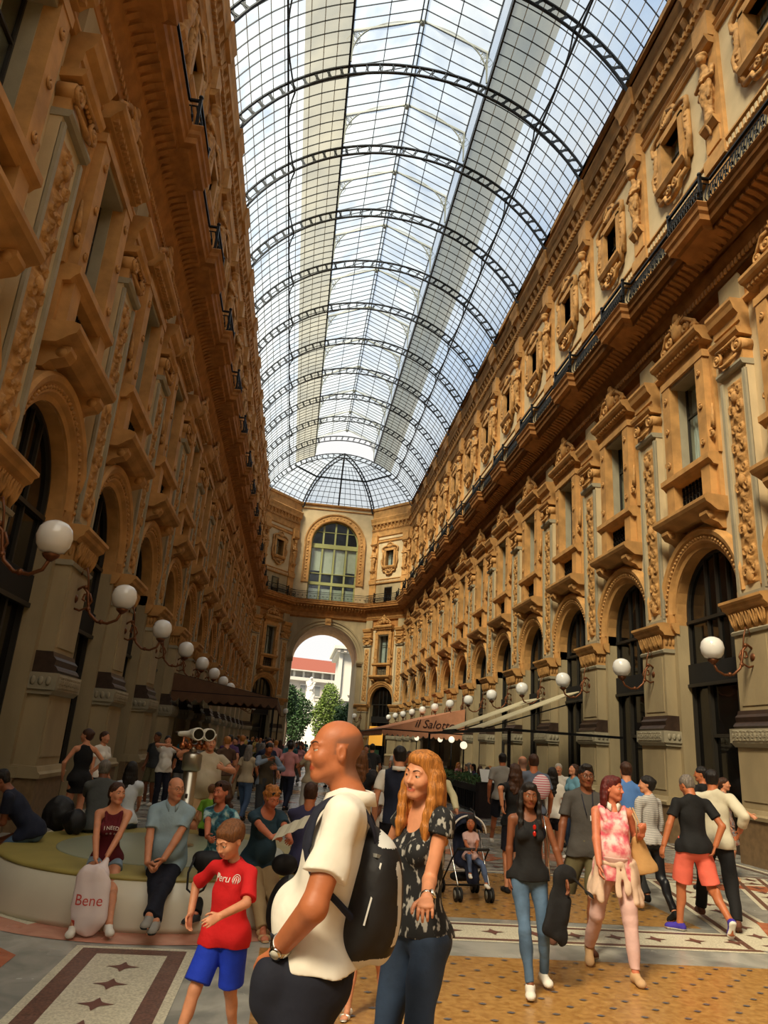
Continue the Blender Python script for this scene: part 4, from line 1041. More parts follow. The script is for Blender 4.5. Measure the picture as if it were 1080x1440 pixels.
def ik(a, t, l1, l2, hint):
    a = V3(*a); t = V3(*t); d = t-a; L_ = np.linalg.norm(d)
    if L_ > (l1+l2)*.999: t = a+d/L_*(l1+l2)*.999; d = t-a; L_ = np.linalg.norm(d)
    L_ = max(L_, abs(l1-l2)+.02)
    u = d/np.linalg.norm(d); x = (l1*l1-l2*l2+L_*L_)/(2*L_); hgt = math.sqrt(max(l1*l1-x*x, 0)); hn = V3(*hint); hn = hn-u*(hn@u); hn = nrm(hn)
    return a+u*x+hn*hgt, t
class Pose: pass
def make_pose(f=False, sit=False, pelvis=None, lean=0, side=0, twist=0, hyaw=0, hpitch=0, hroll=0, hl=None, hr=None, el=None, er=None, fl=None, fr=None, kl=None, kr=None, ftl=0, ftr=0, footp=(0,0), shw=None, wd=1.0, hs=1.0, hfwd=0, shup=0, **_):
    p = Pose(); p.f = f; p.hs = hs; p.wd = wd
    P_ = V3(0,0,.958) if pelvis is None else V3(*pelvis); p.P = P_
    R = rotm(twist, lean, side); p.R = R
    p.Rp = rotm(0, lean*.35, side*.3)
    p.C = P_+R@V3(0,.0,.33); p.N = P_+R@V3(0,.015,.53)
    p.Rh = rotm(hyaw, hpitch, hroll); p.Hc = p.N+R@V3(0,-.012-hfwd,.038)+p.Rh@V3(0,-.012,.115)*hs
    sw = shw or (.162 if f else .187)
    p.S = [p.N+R@V3(sx*sw,.0,-.068+shup) for sx in (1,-1)]
    p.hip = [P_+p.Rp@V3(sx*.088,0,-.04) for sx in (1,-1)]
    la, lf = (.285,.245) if not f else (.27,.235)
    defh = [p.S[0]+V3(.07,-.05,-.50), p.S[1]+V3(-.07,-.05,-.50)]
    tg = [hl, hr]; eh = [el, er]; p.E = []; p.W = []
    for i in (0,1):
        t = defh[i] if tg[i] is None else V3(*tg[i]); hn = (V3((1 if i == 0 else -1)*.5,1,-.2) if eh[i] is None else V3(*eh[i]))
        e, w_ = ik(p.S[i], t, la, lf, hn); p.E.append(e); p.W.append(w_)
    dfo = [V3(.1,0,.085), V3(-.1,0,.085)]; tf = [fl, fr]; kh = [kl, kr]; p.K = []; p.A = []
    for i in (0,1):
        t = dfo[i] if tf[i] is None else V3(*tf[i]); hn = V3((1 if i == 0 else -1)*.12,-1,.1) if kh[i] is None else V3(*kh[i])
        k, a = ik(p.hip[i], t, .435, .41, hn); p.K.append(k); p.A.append(a)
    p.foot = []
    for i, ft in ((0,ftl),(1,ftr)):
        pt = footp[i]; yaw = ft+(.15 if i == 0 else -.15); p.foot.append(rotm(yaw, pt, 0))
    return p
def torso(F, p, off=0, fat=0, hips=True, sh=True, k=.04, chest=True, bust=1, hoff=0):
    f = p.f; wd = p.wd; R = p.R; Rt = R.T; Rp = p.Rp; C, P_ = p.C, p.P
    if hips:
        F.ell(P_+Rp@V3(0,.012,-.01), V3(.158 if not f else .165,.112+fat*.3,.125)*wd+off+hoff, k, Rp.T)
        for sx in (1,-1): F.ell(P_+Rp@V3(sx*.07,.05,-.05), V3(.085,.085,.09)*wd+off+hoff, k, Rp.T)
    w_ = (.138 if not f else .116)*wd+off+fat*.6
    F.cap(P_+Rp@V3(0,0,.05), P_+R@V3(0,0,.24), w_+.008, w_, k, .74, R@V3(0,1,0))
    if fat: F.ell(P_+R@V3(0,-.05,.12), V3(.13,.12,.14)*wd+off+fat*.6, k, Rt)
    if chest:
        F.ell(C+R@V3(0,0,-.01), V3(.155 if not f else .135,.105 if not f else .094,.165)*wd+off+fat*.3, k, Rt)
        F.cap(C+R@V3(0,.02,.02), C+R@V3(0,.02,.1), (.13)*wd+off, .12*wd+off, k, .66, R@V3(0,1,0))
    if f and chest and bust:
        for sx in (1,-1): F.ell(C+R@V3(sx*.066,-.07,.0), V3(.062,.055,.06)*(.6+.4*bust)*wd+off, .03, Rt)
    if sh:
        F.cap(p.S[0]*.9+p.S[1]*.1, p.S[1]*.9+p.S[0]*.1, .046+off*.8, .046+off*.8, .045, .95, R@V3(0,1,0))
        for i, sx in ((0,1),(1,-1)): F.cap(p.N+R@V3(sx*.02,.015,-.005), p.N+R@V3(sx*.12,.008,-.062), .040+off*.8, .036+off*.8, .04)
def arms(F, p, off=0, upto=1.0, cuff=None, k=.03, which=(0,1), rs=1):
    f = p.f; a, b, c = ((.047,.038,.026) if not f else (.041,.033,.022)); a *= rs; b *= rs; c *= rs
    for i in which:
        S_, E, W = p.S[i], p.E[i], p.W[i]
        if upto <= 1:
            e = S_+(E-S_)*upto; F.cap(S_, e+(E-S_)*.1, a+off*.5, a+(b-a)*upto+off*1.0+.002, k*.8, cuts=[(e, E-S_)])
        else:
            t = upto-1; e = E+(W-E)*t
            F.cap(S_, E, a+off, b+off, k); F.cap(E, e if t < 1 else W, b+off, b+(c-b)*t+off, .015, cuts=[(e, W-E)])
def hand(F, p, i, curl=.35, palm=None, d=None, sp=1, sc=1, point=False):
    W, E = p.W[i], p.E[i]; d = nrm(W-E) if d is None else nrm(d); sx = 1 if i == 0 else -1
    n = V3(-sx,-.3,0) if palm is None else V3(*palm); n = nrm(n-d*(n@d)); t = -np.cross(d,n)*sx
    s = sc*(.92 if p.f else 1)
    F.cap(W+d*.012*s, W+d*.078*s, .031*s, .040*s, .008, .42, n)
    for off, ln, r in ((.031,.072,.0088),(.0105,.080,.0090),(-.0105,.074,.0086),(-.031,.058,.0078)):
        b = W+d*.08*s+t*off*s*sp; a1 = curl*.9; d1 = nrm(d*math.cos(a1)+n*math.sin(a1)+t*off*1.5*sp); m1 = b+d1*ln*.46*s
        a2 = curl*2.2; d2 = nrm(d*math.cos(a2)+n*math.sin(a2)+t*off*sp); m2 = m1+d2*ln*.32*s
        a3 = curl*3.1; d3 = nrm(d*math.cos(a3)+n*math.sin(a3)); m3 = m2+d3*ln*.24*s
        F.cap(b-d*.012*s, m1, r*s*1.05, r*s, .003); F.cap(m1, m2, r*s, r*s*.92, .002); F.cap(m2, m3, r*s*.92, r*s*.78, .002)
    b = W+d*.022*s+t*.022*s; m1 = b+nrm(d*.62+t*.7+n*.3)*.045*s; m2 = m1+nrm(d*.85+t*.25+n*.35)*.03*s; m3 = m2+nrm(d*.9+t*.0+n*.4)*.022*s
    F.cap(b, m1, .015*s, .0115*s, .008); F.cap(m1, m2, .011*s, .010*s, .002); F.cap(m2, m3, .010*s, .008*s, .002)
def legs(F, p, off=0, upto=2.0, k=.03, flare=0, rs=1, hem=0):
    f = p.f; a, b, c = ((.080,.055,.036) if not f else (.083,.052,.033)); a *= rs; b *= rs; c *= rs
    for i in (0,1):
        Hh, K, A = p.hip[i], p.K[i], p.A[i]
        if upto <= 1:
            e = Hh+(K-Hh)*upto; F.cap(Hh, e+(K-Hh)*.1, a+off, a+(b-a)*upto+off+hem, k, cuts=[(e, K-Hh)])
        else:
            t = upto-1; e = K+(A-K)*t; F.cap(Hh, K, a+off, b+off, k)
            if not flare: F.cap(K, e, b+off*.9, b+(c-b)*t+off, .02, cuts=[(e+(A-K)*.02, A-K)])
            else: F.cap(K, e, b+off, c+off+flare, .02, cuts=[(e+(A-K)*.02, A-K)])
            if off < .012: F.ell(K+(A-K)*.32+p.foot[i]@V3(0,.018,0), V3(.042,.042,.1)*rs+off, .03, None)
def barefoot(F, p, i, s=1):
    A = p.A[i]; R = p.foot[i]
    F.cap(A, A+R@V3(0,.025,-.045), .034, .03, .02); F.cap(A+R@V3(0,.03,-.05), A+R@V3(0,-.10,-.062), .028, .026, .02); F.cap(A+R@V3(0,-.02,-.03), A+R@V3(0,-.1,-.062), .03, .02, .02, .7, R@V3(0,0,1))
    F.cap(A+R@V3(-.022,-.11,-.064), A+R@V3(.024,-.11,-.064), .02, .02, .015)
    for q in range(5):
        x = (-.03+.015*q)*(1 if i else -1); F.cap(A+R@V3(x,-.11,-.066), A+R@V3(x*1.05,-.155+abs(q)*.006,-.070), .0095, .0085-.0005*q, .004)
def shoe(F, p, i, kind='sneaker'):
    A = p.A[i]; R = p.foot[i]; off = .008
    if kind != 'sandal':
        F.cap(A+R@V3(0,.01,-.02), A+R@V3(0,.02,-.045), .042, .042, .02, cuts=[(A+R@V3(0,0,.0), R@V3(0,0,1))])
        F.cap(A+R@V3(0,.03,-.048), A+R@V3(0,-.13,-.055), .037, .036, .02); F.cap(A+R@V3(0,-.0,-.025), A+R@V3(0,-.12,-.05), .036, .03, .02)
        F.ell(A+R@V3(0,-.115,-.055), V3(.046,.06,.034), .015, R.T)
    else:
        F.cap(A+R@V3(0,.04,-.078), A+R@V3(0,-.14,-.08), .036, .042, .01, .3, R@V3(0,0,1))
        F.cap(A+R@V3(-.034,-.09,-.06), A+R@V3(.034,-.09,-.06), .03, .03, .01, .5, R@V3(0,1,0)); F.cap(A+R@V3(-.03,.0,-.03), A+R@V3(.03,.0,-.03), .035, .035, .01, .4, R@V3(0,1,0))
    F.plane(A+R@V3(0,0,-.083), R@V3(0,0,-1))
class Sc:
    def __init__(s, F, k): s.F = F; s.k = k
    def ell(s, c, r, k=.02, R=None, cuts=None, op='u'): s.F.ell(c, V3(*r)*s.k, k, R, cuts, op)
    def cap(s, a, b, r1, r2=None, k=.02, **kw): s.F.cap(a, b, r1*s.k, (r1 if r2 is None else r2)*s.k, k, **kw)
def head(F, p, sex='m', smile=0, fat=0, child=0, nose=1.0):
    hs = p.hs; F = Sc(F, hs); R = p.Rh; Rt = R.T; c = p.Hc; Q = lambda *a: c+R@V3(*a)*hs
    F.ell(Q(0,.014,.034), V3(.073,.092,.080), .02, Rt)
    F.ell(Q(0,-.026,-.024), V3(.057+fat*.5,.062,.080), .03, Rt)
    F.ell(Q(0,.0,-.01), V3(.066+fat*.4,.07,.07), .02, Rt)
    if not child:
        F.ell(Q(0,-.058,-.088), V3(.024,.022,.018), .025, Rt); w_ = .050 if sex == 'm' else .044
        for sx in (1,-1): F.cap(Q(sx*w_,.0,-.058), Q(sx*.018,-.055,-.09), .017, .015, .025)
    else:
        F.ell(Q(0,-.03,-.055), V3(.05,.048,.045), .03, Rt)
    for sx in (1,-1):
        F.ell(Q(sx*.036,-.058,-.026), V3(.024,.024,.026), .02, Rt)
        F.ell(Q(sx*.031,-.094,.006), V3(.018,.014,.011), .010, Rt, op='s')
        F.cap(Q(sx*.012,-.084,.026), Q(sx*.044,-.070,.024), .008 if sex == 'm' else .006, .006, .012)
        F.ell(Q(sx*.031,-.071,.005), V3(.0165,.0155,.0155), .002, Rt, cuts=[(Q(0,-.072,.0055), R@V3(0,.25,-1))])
        F.ell(Q(sx*.031,-.071,.004), V3(.016,.015,.0145), .002, Rt, cuts=[(Q(0,-.072,-.003), R@V3(0,.25,1))])
        F.ell(Q(sx*.075,.012,-.004), V3(.009,.018,.030), .006, Rt); F.ell(Q(sx*.082,.008,-.0), V3(.005,.009,.017), .004, Rt, op='s')
    ns = nose*(.8 if child else 1)
    F.cap(Q(0,-.081,.016), Q(0,-.094-.006*ns,-.024), .0075, .0098*ns, .012); F.ell(Q(0,-.096-.005*ns,-.028), V3(.0105,.010,.009)*ns, .008, Rt)
    for sx in (1,-1): F.ell(Q(sx*.0118,-.090,-.031), V3(.0068,.009,.0065), .008, Rt)
    F.cap(Q(-.017,-.081,-.055), Q(.017,-.081,-.055), .0058, .0058, .008); F.cap(Q(-.014,-.080,-.066), Q(.014,-.080,-.066), .0066, .0066, .008)
    F.ell(Q(0,-.096 if not smile else -.094,-.060), V3(.022+.005*smile,.013,.0018+.0062*smile), .002, Rt, op='s')
    r = .056 if sex == 'm' else .046
    if child: r = .038
    F.F.cap(Q(0,.02,-.05), p.N+p.R@V3(0,.012,-.01), r, r+.006, .03)
def sst(x, a, b): t = np.clip((x-a)/(b-a),0,1); return t*t*(3-2*t)
def face_attr(p, stub=None):
    R = p.Rh; c = p.Hc
    def f(V):
        q = (V-c)@R/p.hs; x, y, z = np.abs(q[:,0]), q[:,1], q[:,2]; o = {}
        zl = np.abs(z+.0605)/(.0125*np.sqrt(np.clip(1-(x/.0265)**2,.0001,1)))
        o['lip'] = (1-sst(zl,.75,1.15))*(x < .0265)*(y < -.072)
        if stub == 'bald':
            ear = (x > .071)*(np.abs(y-.010) < .026)*(z < .032)*(z > -.038)
            o['stub'] = sst(y, -.030, .0)*(1-sst(z-.30*y, .035,.062))*sst(z+.35*np.maximum(y,0)-.2*np.minimum(y-.03,0), -.075,-.05)*(1-ear)
            o['stub'] *= np.where(z < -.01, sst(y,.02,.04), 1)
        return o
    return f
def hair(F, p, style='short', L_=.25):
    hs = p.hs; F = Sc(F, hs); R = p.Rh; Rt = R.T; c = p.Hc; Q = lambda *a: c+R@V3(*a)*hs; B = p.R
    F.ell(Q(0,.020,.040), V3(.081,.099,.085), .01, Rt)
    if style in ('long','wavy','pony','bun','bob','curly'):
        F.ell(Q(0,.045,.0), V3(.082,.075,.09), .02, Rt)
    if style == 'short': F.ell(Q(0,.04,-.01), V3(.077,.062,.07), .02, Rt)
    if style == 'boy': F.ell(Q(0,.03,.045), V3(.086,.095,.085), .02, Rt); F.ell(Q(0,-.045,.075), V3(.055,.035,.025), .02, Rt)
    if style == 'quiff': F.ell(Q(0,-.035,.095), V3(.055,.05,.035), .02, Rt)
    fz = -.036 if style not in ('front','long','wavy','pony','bun') else -.024; F.ell(Q(0,-.092,fz), V3(.066,.075,.092), .012, Rt, op='s')
    if style in ('short','boy','quiff'):
        for sx in (1,-1): F.ell(Q(sx*.08,-.004,-.035), V3(.03,.045,.045), .01, Rt, op='s')
        F.ell(Q(0,.03,-.105), V3(.09,.11,.05), .01, Rt, op='s')
    if style == 'short' or style == 'boy':
        pass
    if style in ('long','wavy'):
        rg = random.Random(5); n = 9
        for i in range(n):
            a = (i/(n-1)-.5)*2.7; x0, y0 = .072*math.sin(a), .03+.06*math.cos(a)
            st = Q(x0,y0,.0); wv = .018 if style == 'wavy' else .004; prev = st; m = 5
            for j in range(1,m+1):
                t = j/m; q = st+V3(0,0,-1)*L_*t+B@V3(x0*.45*t+wv*math.sin(j*2+i),.03*t*math.cos(a)*(1 if abs(a)<1 else .2)+wv*math.cos(j*1.7+i),0)
                F.cap(prev, q, .026 if j < m else .022, .024 if j < m-1 else .014, .02); prev = q
    if style in ('front','long','wavy'): F.ell(Q(0,-.022,.082), V3(.062,.060,.040), .02, Rt)
    if style == 'front':      # long hair falling in front of the shoulders too
        F.ell(Q(0,.045,.0), V3(.084,.075,.09), .02, Rt)
        for sx in (1,-1):
            for i, (x0,y0) in enumerate(((.074,-.005),(.08,.02),(.07,.05))):
                prev = Q(sx*x0,y0,.01)
                for j in range(1,6):
                    t = j/5; q = Q(sx*x0,y0,.01)*(1-0)+V3(0,0,-L_*t)+B@V3(sx*(.02*t+.01*math.sin(j+i)),(-.05*t if i == 0 else -.01*t)+.0,0); F.cap(prev, q, .026, .024 if j < 5 else .012, .02); prev = q
        for i in range(5): F.cap(Q(-.06+.03*i,.07,.0), Q(-.06+.03*i,.07,0)+V3(0,0,-L_)+B@V3(0,.05,0), .03, .018, .02)
    if style == 'pony':
        prev = Q(0,.105,.035)
        for j in range(1,6): q = Q(0,.12+.02*math.sin(j),.03)+V3(0,0,-L_*j/5)+B@V3(.02*math.sin(j),.02,0); F.cap(prev, q, .026, .028 if j < 4 else .012, .015); prev = q
    if style == 'bun': F.ell(Q(0,.10,.04), V3(.04,.04,.04), .01, Rt)
    if style == 'bob':
        for sx in (1,-1): F.cap(Q(sx*.065,.02,.0), Q(sx*.068,.02,-.075), .03, .024, .02)
        F.cap(Q(-.03,.075,-.0), Q(-.03,.08,-.09), .045, .03, .02); F.cap(Q(.03,.075,-.0), Q(.03,.08,-.09), .045, .03, .02)
    if style == 'curly':
        rg = random.Random(3)
        for i in range(46):
            a = rg.uniform(0,2*PI); e = rg.uniform(-.5,1.3); q = V3(.08*math.cos(a)*math.cos(e), .025+.1*math.sin(a)*math.cos(e), .03+.085*math.sin(e))
            if q[1] < -.03 and q[2] < .06: continue
            F.ell(c+R@q, V3(.022,.022,.022), .008)
PEOPLE = []
def person(label, loc, face, H=1.72, f=False, h=.007, skin=SK_FAIR, hairs=('short', H_BROWN), top=None, bottom=None, shoes=None, group=None, smile=0, fat=0, child=0, lip=LIP, bald=None, curl=(.35,.35), palms=(None,None), hdir=(None,None), glasses=None, nose=1.0, hairL=.25, limbs=1, noise=.007, handsc=(1,1), headscale=1, **pose):
    """a figure facing -y in its own frame; face = heading in degrees (0 looks back at the camera, 90 towards +x). world targets as ('w',x,y,z)"""
    s = H/1.75; a = math.radians(face); loc = Vector((loc[0], loc[1], loc[2] if len(loc) > 2 else 0))
    Rw = Matrix.Rotation(a, 3, 'Z')
    def loc_(v):
        if v is None: return None
        if v[0] == 'w': q = Rw.transposed() @ (Vector(v[1:])-loc); return tuple(x/s for x in q)
        return v
    for kk in ('hl','hr','fl','fr','pelvis'): 
        if kk in pose: pose[kk] = loc_(pose[kk])
    if child and 'hs' not in pose: pose['hs'] = 1.24
    p = make_pose(f=f, **pose)
    F = Field(h/s)
    torso(F, p, -.006, fat); arms(F, p, 0, 2.0, rs=limbs); legs(F, p, -.010 if bottom and bottom[0] in ('trousers','jeans','leggings') else 0, 2.0, rs=limbs); head(F, p, 'f' if f else 'm', smile, fat*.15, child, nose)
    for i in (0,1):
        F.cap(p.E[i], p.W[i], .036*limbs*(.88 if f else 1), .025*(.88 if f else 1), .02); hand(F, p, i, curl[i], palms[i], hdir[i], sc=handsc[i])
        barefoot(F, p, i)
    me = field_mesh('person', F, skin, None, it=1, attrs=face_attr(p, bald))
    root = link('person', me, None, loc=loc, rz=a, label=label, category='person')
    root.scale = (s,s,s)
    if group: root['group'] = group
    # eyes
    if h <= .0075:
        for sx in (1,-1):
            b = MB(); e = p.Hc+p.Rh@V3(sx*.031,-.0715,.004)*p.hs; b.ball(e,.0140*p.hs,EYEW,14); ir = e+p.Rh@V3(0,-.0080,0)*p.hs; b.ball(ir,.0074*p.hs,IRIS,12); build('eye', b, root)
        bv = BVHTree.FromPolygons([v.co for v in me.vertices],[tuple(g_.vertices) for g_ in me.polygons])
        bc = hairs[1] if hairs and hairs[1] not in (H_WHITE,H_BLOND) else BROW
        for sx in (1,-1):
            pts = []
            for x_, z_ in ((.012,.0245),(.020,.0285),(.030,.031),(.039,.030),(.047,.025)):
                o_ = Vector(p.Hc+p.Rh@V3(sx*x_,-.2,z_)*p.hs); h_ = bv.ray_cast(o_, Vector(p.Rh@V3(0,1,0)), .4)
                if h_[0]: pts.append(h_[0]-Vector(p.Rh@V3(0,.0003,0)))
            if len(pts) > 2: b = MB(); b.tube(pts,.003,bc,6,rr=[.0028*p.hs,.0034*p.hs,.003*p.hs,.0022*p.hs,.0010*p.hs][:len(pts)]); build('eyebrow', b, root)
        if smile:
            b = MB(); b.tube([p.Hc+p.Rh@V3(x,-.0735-.006*(1-(x/.02)**2),-.0590+.004*(x/.019)**2)*p.hs for x in (-.019,-.012,-.004,.004,.012,.019)],.0048,TEETH,6); build('teeth', b, root)
    if hairs:
        Fh = Field(max(h*.9,.006)/s); hair(Fh, p, hairs[0], hairL); link('hair', field_mesh('hair', Fh, hairs[1], it=1, noise=.004 if hairs[0] in ('wavy','boy') else .002, nscale=60), root)
    if top:
        kind, m = top[0], top[1]; o = dict(off=.012, hem=-.06, neck=.0, fat=fat, collar=None, loose=0, sleeve=None); o.update(top[2] if len(top) > 2 else {})
        Ft = Field(h/s); off = o['off']; R = p.R
        slv = {'tee':.62,'polo':.66,'shirt':1.93,'tank':0,'cap':.22,'mid':1.1,'rolled':1.0,'strap':0,'vest':0,'halter':.0}[kind] if o['sleeve'] is None else o['sleeve']
        torso(Ft, p, off, o['fat'], sh=slv > 0 or kind == 'vest', bust=1, hoff=max(.010, ((bottom[2] if bottom and len(bottom) > 2 else {}).get('off',.012)+.020-off)))
        if o['loose']: Ft.cap(p.P+p.Rp@V3(0,0,-.08), p.P+R@V3(0,0,.26), .165*p.wd+o['loose'], .14*p.wd+o['loose'], .04, .74, R@V3(0,1,0))
        if o['hem'] < -.03:
            for i in (0,1): Ft.cap(p.hip[i], p.hip[i]+(p.K[i]-p.hip[i])*.2, .092+((bottom[2] if bottom and len(bottom) > 2 else {}).get('off',.012))+.012, None, .03)
        if slv > 0: arms(Ft, p, off+(.010 if slv <= 1.2 else .006)+o['loose']*.3, slv, rs=limbs)
        if slv == 0:
            w_ = {'tank':.016,'strap':.009,'vest':.03,'cap':.034}.get(kind,.02); x_ = .085 if kind not in ('vest','cap') else .11
            for i, sx in ((0,1),(1,-1)): Ft.ell(p.S[i]+R@V3(sx*.03,0,-.02), V3(.05,.09,.075), .01, R.T, op='s') if kind != 'vest' else Ft.ell(p.S[i]+R@V3(sx*.035,0,-.02), V3(.045,.07,.075), .01, R.T, op='s')
        dn = o['neck']
        Ft.ell(p.N+R@V3(0,-.02-dn*.3,.035-dn*.45), V3(.066+dn*.15,.07+dn*.3,.05+dn*.6), .01, R.T, op='s')
        if slv == 0:
            for sx in (1,-1):
                q0, q1, q2, q3 = p.C+R@V3(sx*x_*.8,-.088,.06), p.N+R@V3(sx*x_*.95,-.045,-.045), p.N+R@V3(sx*x_,.0,-.022), p.C+R@V3(sx*x_*.8,.085,.07)
                for u_, v_ in ((q0,q1),(q1,q2),(q2,q3)): Ft.cap(u_, v_, w_, w_, .006)
        Ft.plane(p.P+p.Rp@V3(0,0,o['hem']), p.Rp@V3(0,0,-1))
        sh = link('shirt' if kind in ('tee','polo','shirt','rolled','mid','cap') else ('vest' if kind == 'vest' else 'top'), field_mesh('shirt', Ft, m, o.get('pick'), it=2, noise=noise, nscale=20, seed=len(PEOPLE)+3), root)
        if o['collar']:
            b = MB(); R = p.R; n = 29; inn = []; pts = []
            for j, (r_, z_, y_) in enumerate(((.066,.048,0),(.075,.046,0),(.088,.006,.0))):
                for i in range(n):
                    t = .32+(2*PI-.64)*i/(n-1); front = max(0, math.cos(t)-.55)/.45
                    zz = z_-.035*front-(.018*front if j == 2 else 0); rr_ = r_+(.004*front if j == 2 else 0)
                    pts.append(p.N+R@V3(rr_*math.sin(t), .012-rr_*1.02*math.cos(t)-.022*front, zz-.012))
            b.grid(pts, n, 3, o['collar']); co_ = build('collar', b, root)
            so = co_.modifiers.new('thick','SOLIDIFY'); so.thickness = .005
    if bottom:
        kind, m = bottom[0], bottom[1]; o = dict(off=.012, rise=.07, flare=0, upto=None, fat=fat*.8); o.update(bottom[2] if len(bottom) > 2 else {})
        Fb = Field(h/s); Rp = p.Rp; off = o['off']
        up = {'trousers':1.97,'jeans':1.95,'shorts':.85,'hot':.32,'leggings':1.93,'skirt':0}[kind] if o['upto'] is None else o['upto']
        if kind == 'leggings': off = .004
        torso(Fb, p, off-.002, o['fat'], sh=False, chest=False)
        if kind == 'skirt':
            mid = (p.hip[0]+p.hip[1])/2; km = (p.K[0]+p.K[1])/2; u = o['upto'] or .8; e = mid+(km-mid)*u
            Fb.cap(mid, e+(km-mid)*.05, .15+off, .15+off+o['flare'], .04, .75, Rp@V3(0,1,0), cuts=[(e, km-mid)])
        else: legs(Fb, p, off+(.012 if kind in ('trousers','shorts') else .004), up, flare=o['flare'], rs=limbs, hem=.018 if kind == 'shorts' else 0)
        if 'pocket' in o:
            W_ = p.W[o['pocket']]; d_ = nrm(hdir[o['pocket']] if hdir[o['pocket']] is not None else W_-p.E[o['pocket']]); Fb.cap(W_+d_*.07, W_+d_*.155, .042, .046, .05); Fb.cap(W_+d_*.09, (p.hip[0]+p.hip[1])/2, .045, .07, .05)
        Fb.plane(p.P+p.R@V3(0,0,o['rise']), p.R@V3(0,0,1))
        link({'hot':'shorts','leggings':'leggings','jeans':'jeans'}.get(kind, kind), field_mesh(kind, Fb, m, it=2, noise=noise*.9, nscale=18, seed=len(PEOPLE)+9), root)
    if shoes:
        kind, m = shoes[0], shoes[1]; sole = shoes[2] if len(shoes) > 2 else m
        for i in (0,1):
            Fs = Field(min(h,.007)/s); shoe(Fs, p, i, kind); A = p.A[i]; R = p.foot[i]
            link('sandal' if kind == 'sandal' else 'shoe', field_mesh('shoe', Fs, [m, sole], lambda C, A=A, R=R: (((C-A)@R)[:,2] < -.062).astype(int), it=1), root)
    if glasses:
        b = MB(); R = p.Rh; c = p.Hc+(R@V3(0,-.0,.075+.0) if glasses[0] == 'up' else 0); dy = .03 if glasses[0] == 'up' else 0
        for sx in (1,-1):
            pts = [c+R@V3(sx*(.031+.023*math.cos(t)),-.097+dy,.004+.017*math.sin(t)) for t in np.linspace(0,2*PI,15)]
            b.tube(pts,.0018,glasses[1],6,False); b.tube([c+R@V3(sx*.054,-.095+dy,.008),c+R@V3(sx*.076,-.06+dy,.008),c+R@V3(sx*.080,.01+dy,.004)],.0016,glasses[1],6)
            if len(glasses) > 2: b.add(pts, [tuple(range(15))], glasses[2])
        b.tube([c+R@V3(-.009,-.098+dy,.008),c+R@V3(.009,-.098+dy,.008)],.0018,glasses[1],6)
        build('sunglasses' if len(glasses) > 2 else 'glasses', b, root)
    root['_n'] = len(PEOPLE); del root['_n']; PEOPLE.append((root, p)); return root, p
def patch(root, p, name, mb): return build(name, mb, root)
def decal(txt, m, obj, origin, xdir, updir, size, name='lettering', shear=0, depth=.003, sub=None):
    """flat lettering laid onto the surface of a mesh object (all in the object's own frame)"""
    cu = bpy.data.curves.new('t','FONT'); cu.body = txt; cu.size = size; cu.align_x = 'CENTER'; cu.align_y = 'CENTER'; cu.shear = shear; cu.resolution_u = 3
    to = bpy.data.objects.new('t', cu); COL.objects.link(to); bpy.context.view_layer.update()
    me = bpy.data.meshes.new_from_object(to.evaluated_get(bpy.context.evaluated_depsgraph_get())); bpy.data.objects.remove(to)
    import bmesh
    bm = bmesh.new(); bm.from_mesh(me); bmesh.ops.triangulate(bm, faces=bm.faces[:])
    bmesh.ops.subdivide_edges(bm, edges=[e for e in bm.edges if e.calc_length() > size*.12], cuts=2)
    X = Vector(xdir).normalized(); U = Vector(updir).normalized(); N_ = X.cross(U).normalized(); o = Vector(origin)
    bvh = BVHTree.FromPolygons([v.co for v in obj.data.vertices], [tuple(q.vertices) for q in obj.data.polygons]) if obj else None
    for v in bm.verts:
        q = o+X*v.co.x+U*v.co.y
        if bvh:
            hit = bvh.ray_cast(q+N_*.4, -N_, 1.0)
            if hit[0] is not None: q = hit[0]+N_*depth
        v.co = q
    bm.to_mesh(me); bm.free(); me.materials.clear(); me.materials.append(m); return me
# ---------------------------------------------------------------- the cast
def at(px, py, Y): return px_at(px, py, Y)
def w(px, py, Y): v = px_at(px, py, Y); return ('w', v.x, v.y, v.z)
def wx(x, y, z): return ('w', x, y, z)
WHITE = S(222,216,204)
C_WPOLO = cloth('white_polo', S(226,218,204), bump=.6, bscale=7); C_NAVY = cloth('navy', S(20,22,36)); C_BLACK = cloth('black', S(16,15,16)); C_RED = cloth('red_tee', S(196,18,22))
C_BLUES = cloth('blue_shorts', S(18,52,180)); C_MAROON = cloth('maroon', S(92,18,28)); C_LB = cloth('light_blue_polo', S(140,162,172)); C_TEAL = cloth('teal', S(34,58,70)); C_KHAKI = cloth('khaki', S(168,140,100))
C_GREYC = cloth('charcoal', S(66,62,58)); C_OLIVE = cloth('olive', S(92,84,56)); C_SALMON = cloth('salmon', S(226,104,84)); C_WHITE = cloth('white', WHITE); C_BEIGE = cloth('beige', S(188,172,144)); C_CREAMC = cloth('cream_cardigan', S(222,212,168))
C_PINKJ = cloth('pale_pink', S(206,168,160)); C_HOT = cloth('hot_pink', S(226,42,100)); C_SHIRTB = cloth('blue_shirt', S(82,124,186)); C_GREY = cloth('grey', S(150,146,138)); C_DGREY = cloth('dark_grey', S(48,50,52)); C_GREEN = cloth('lime', S(120,170,50)); C_VIOLET = cloth('slate_violet', S(56,54,84))
C_BROWNV = cloth('brown_vest', S(70,60,44)); C_TAN = cloth('tan', S(186,150,110)); C_SEAMS = cloth('sole', S(190,184,168))
D_BLUE = denim('mid', S(92,120,150)); D_DARK = denim('dark', S(44,62,88)); D_LIGHT = denim('light', S(140,160,176))
BT = blotch('black_floral', (S(14,14,16), S(14,14,16), S(150,146,138)), 26, (1.4,1.4,.7), (.0,.56,.62))
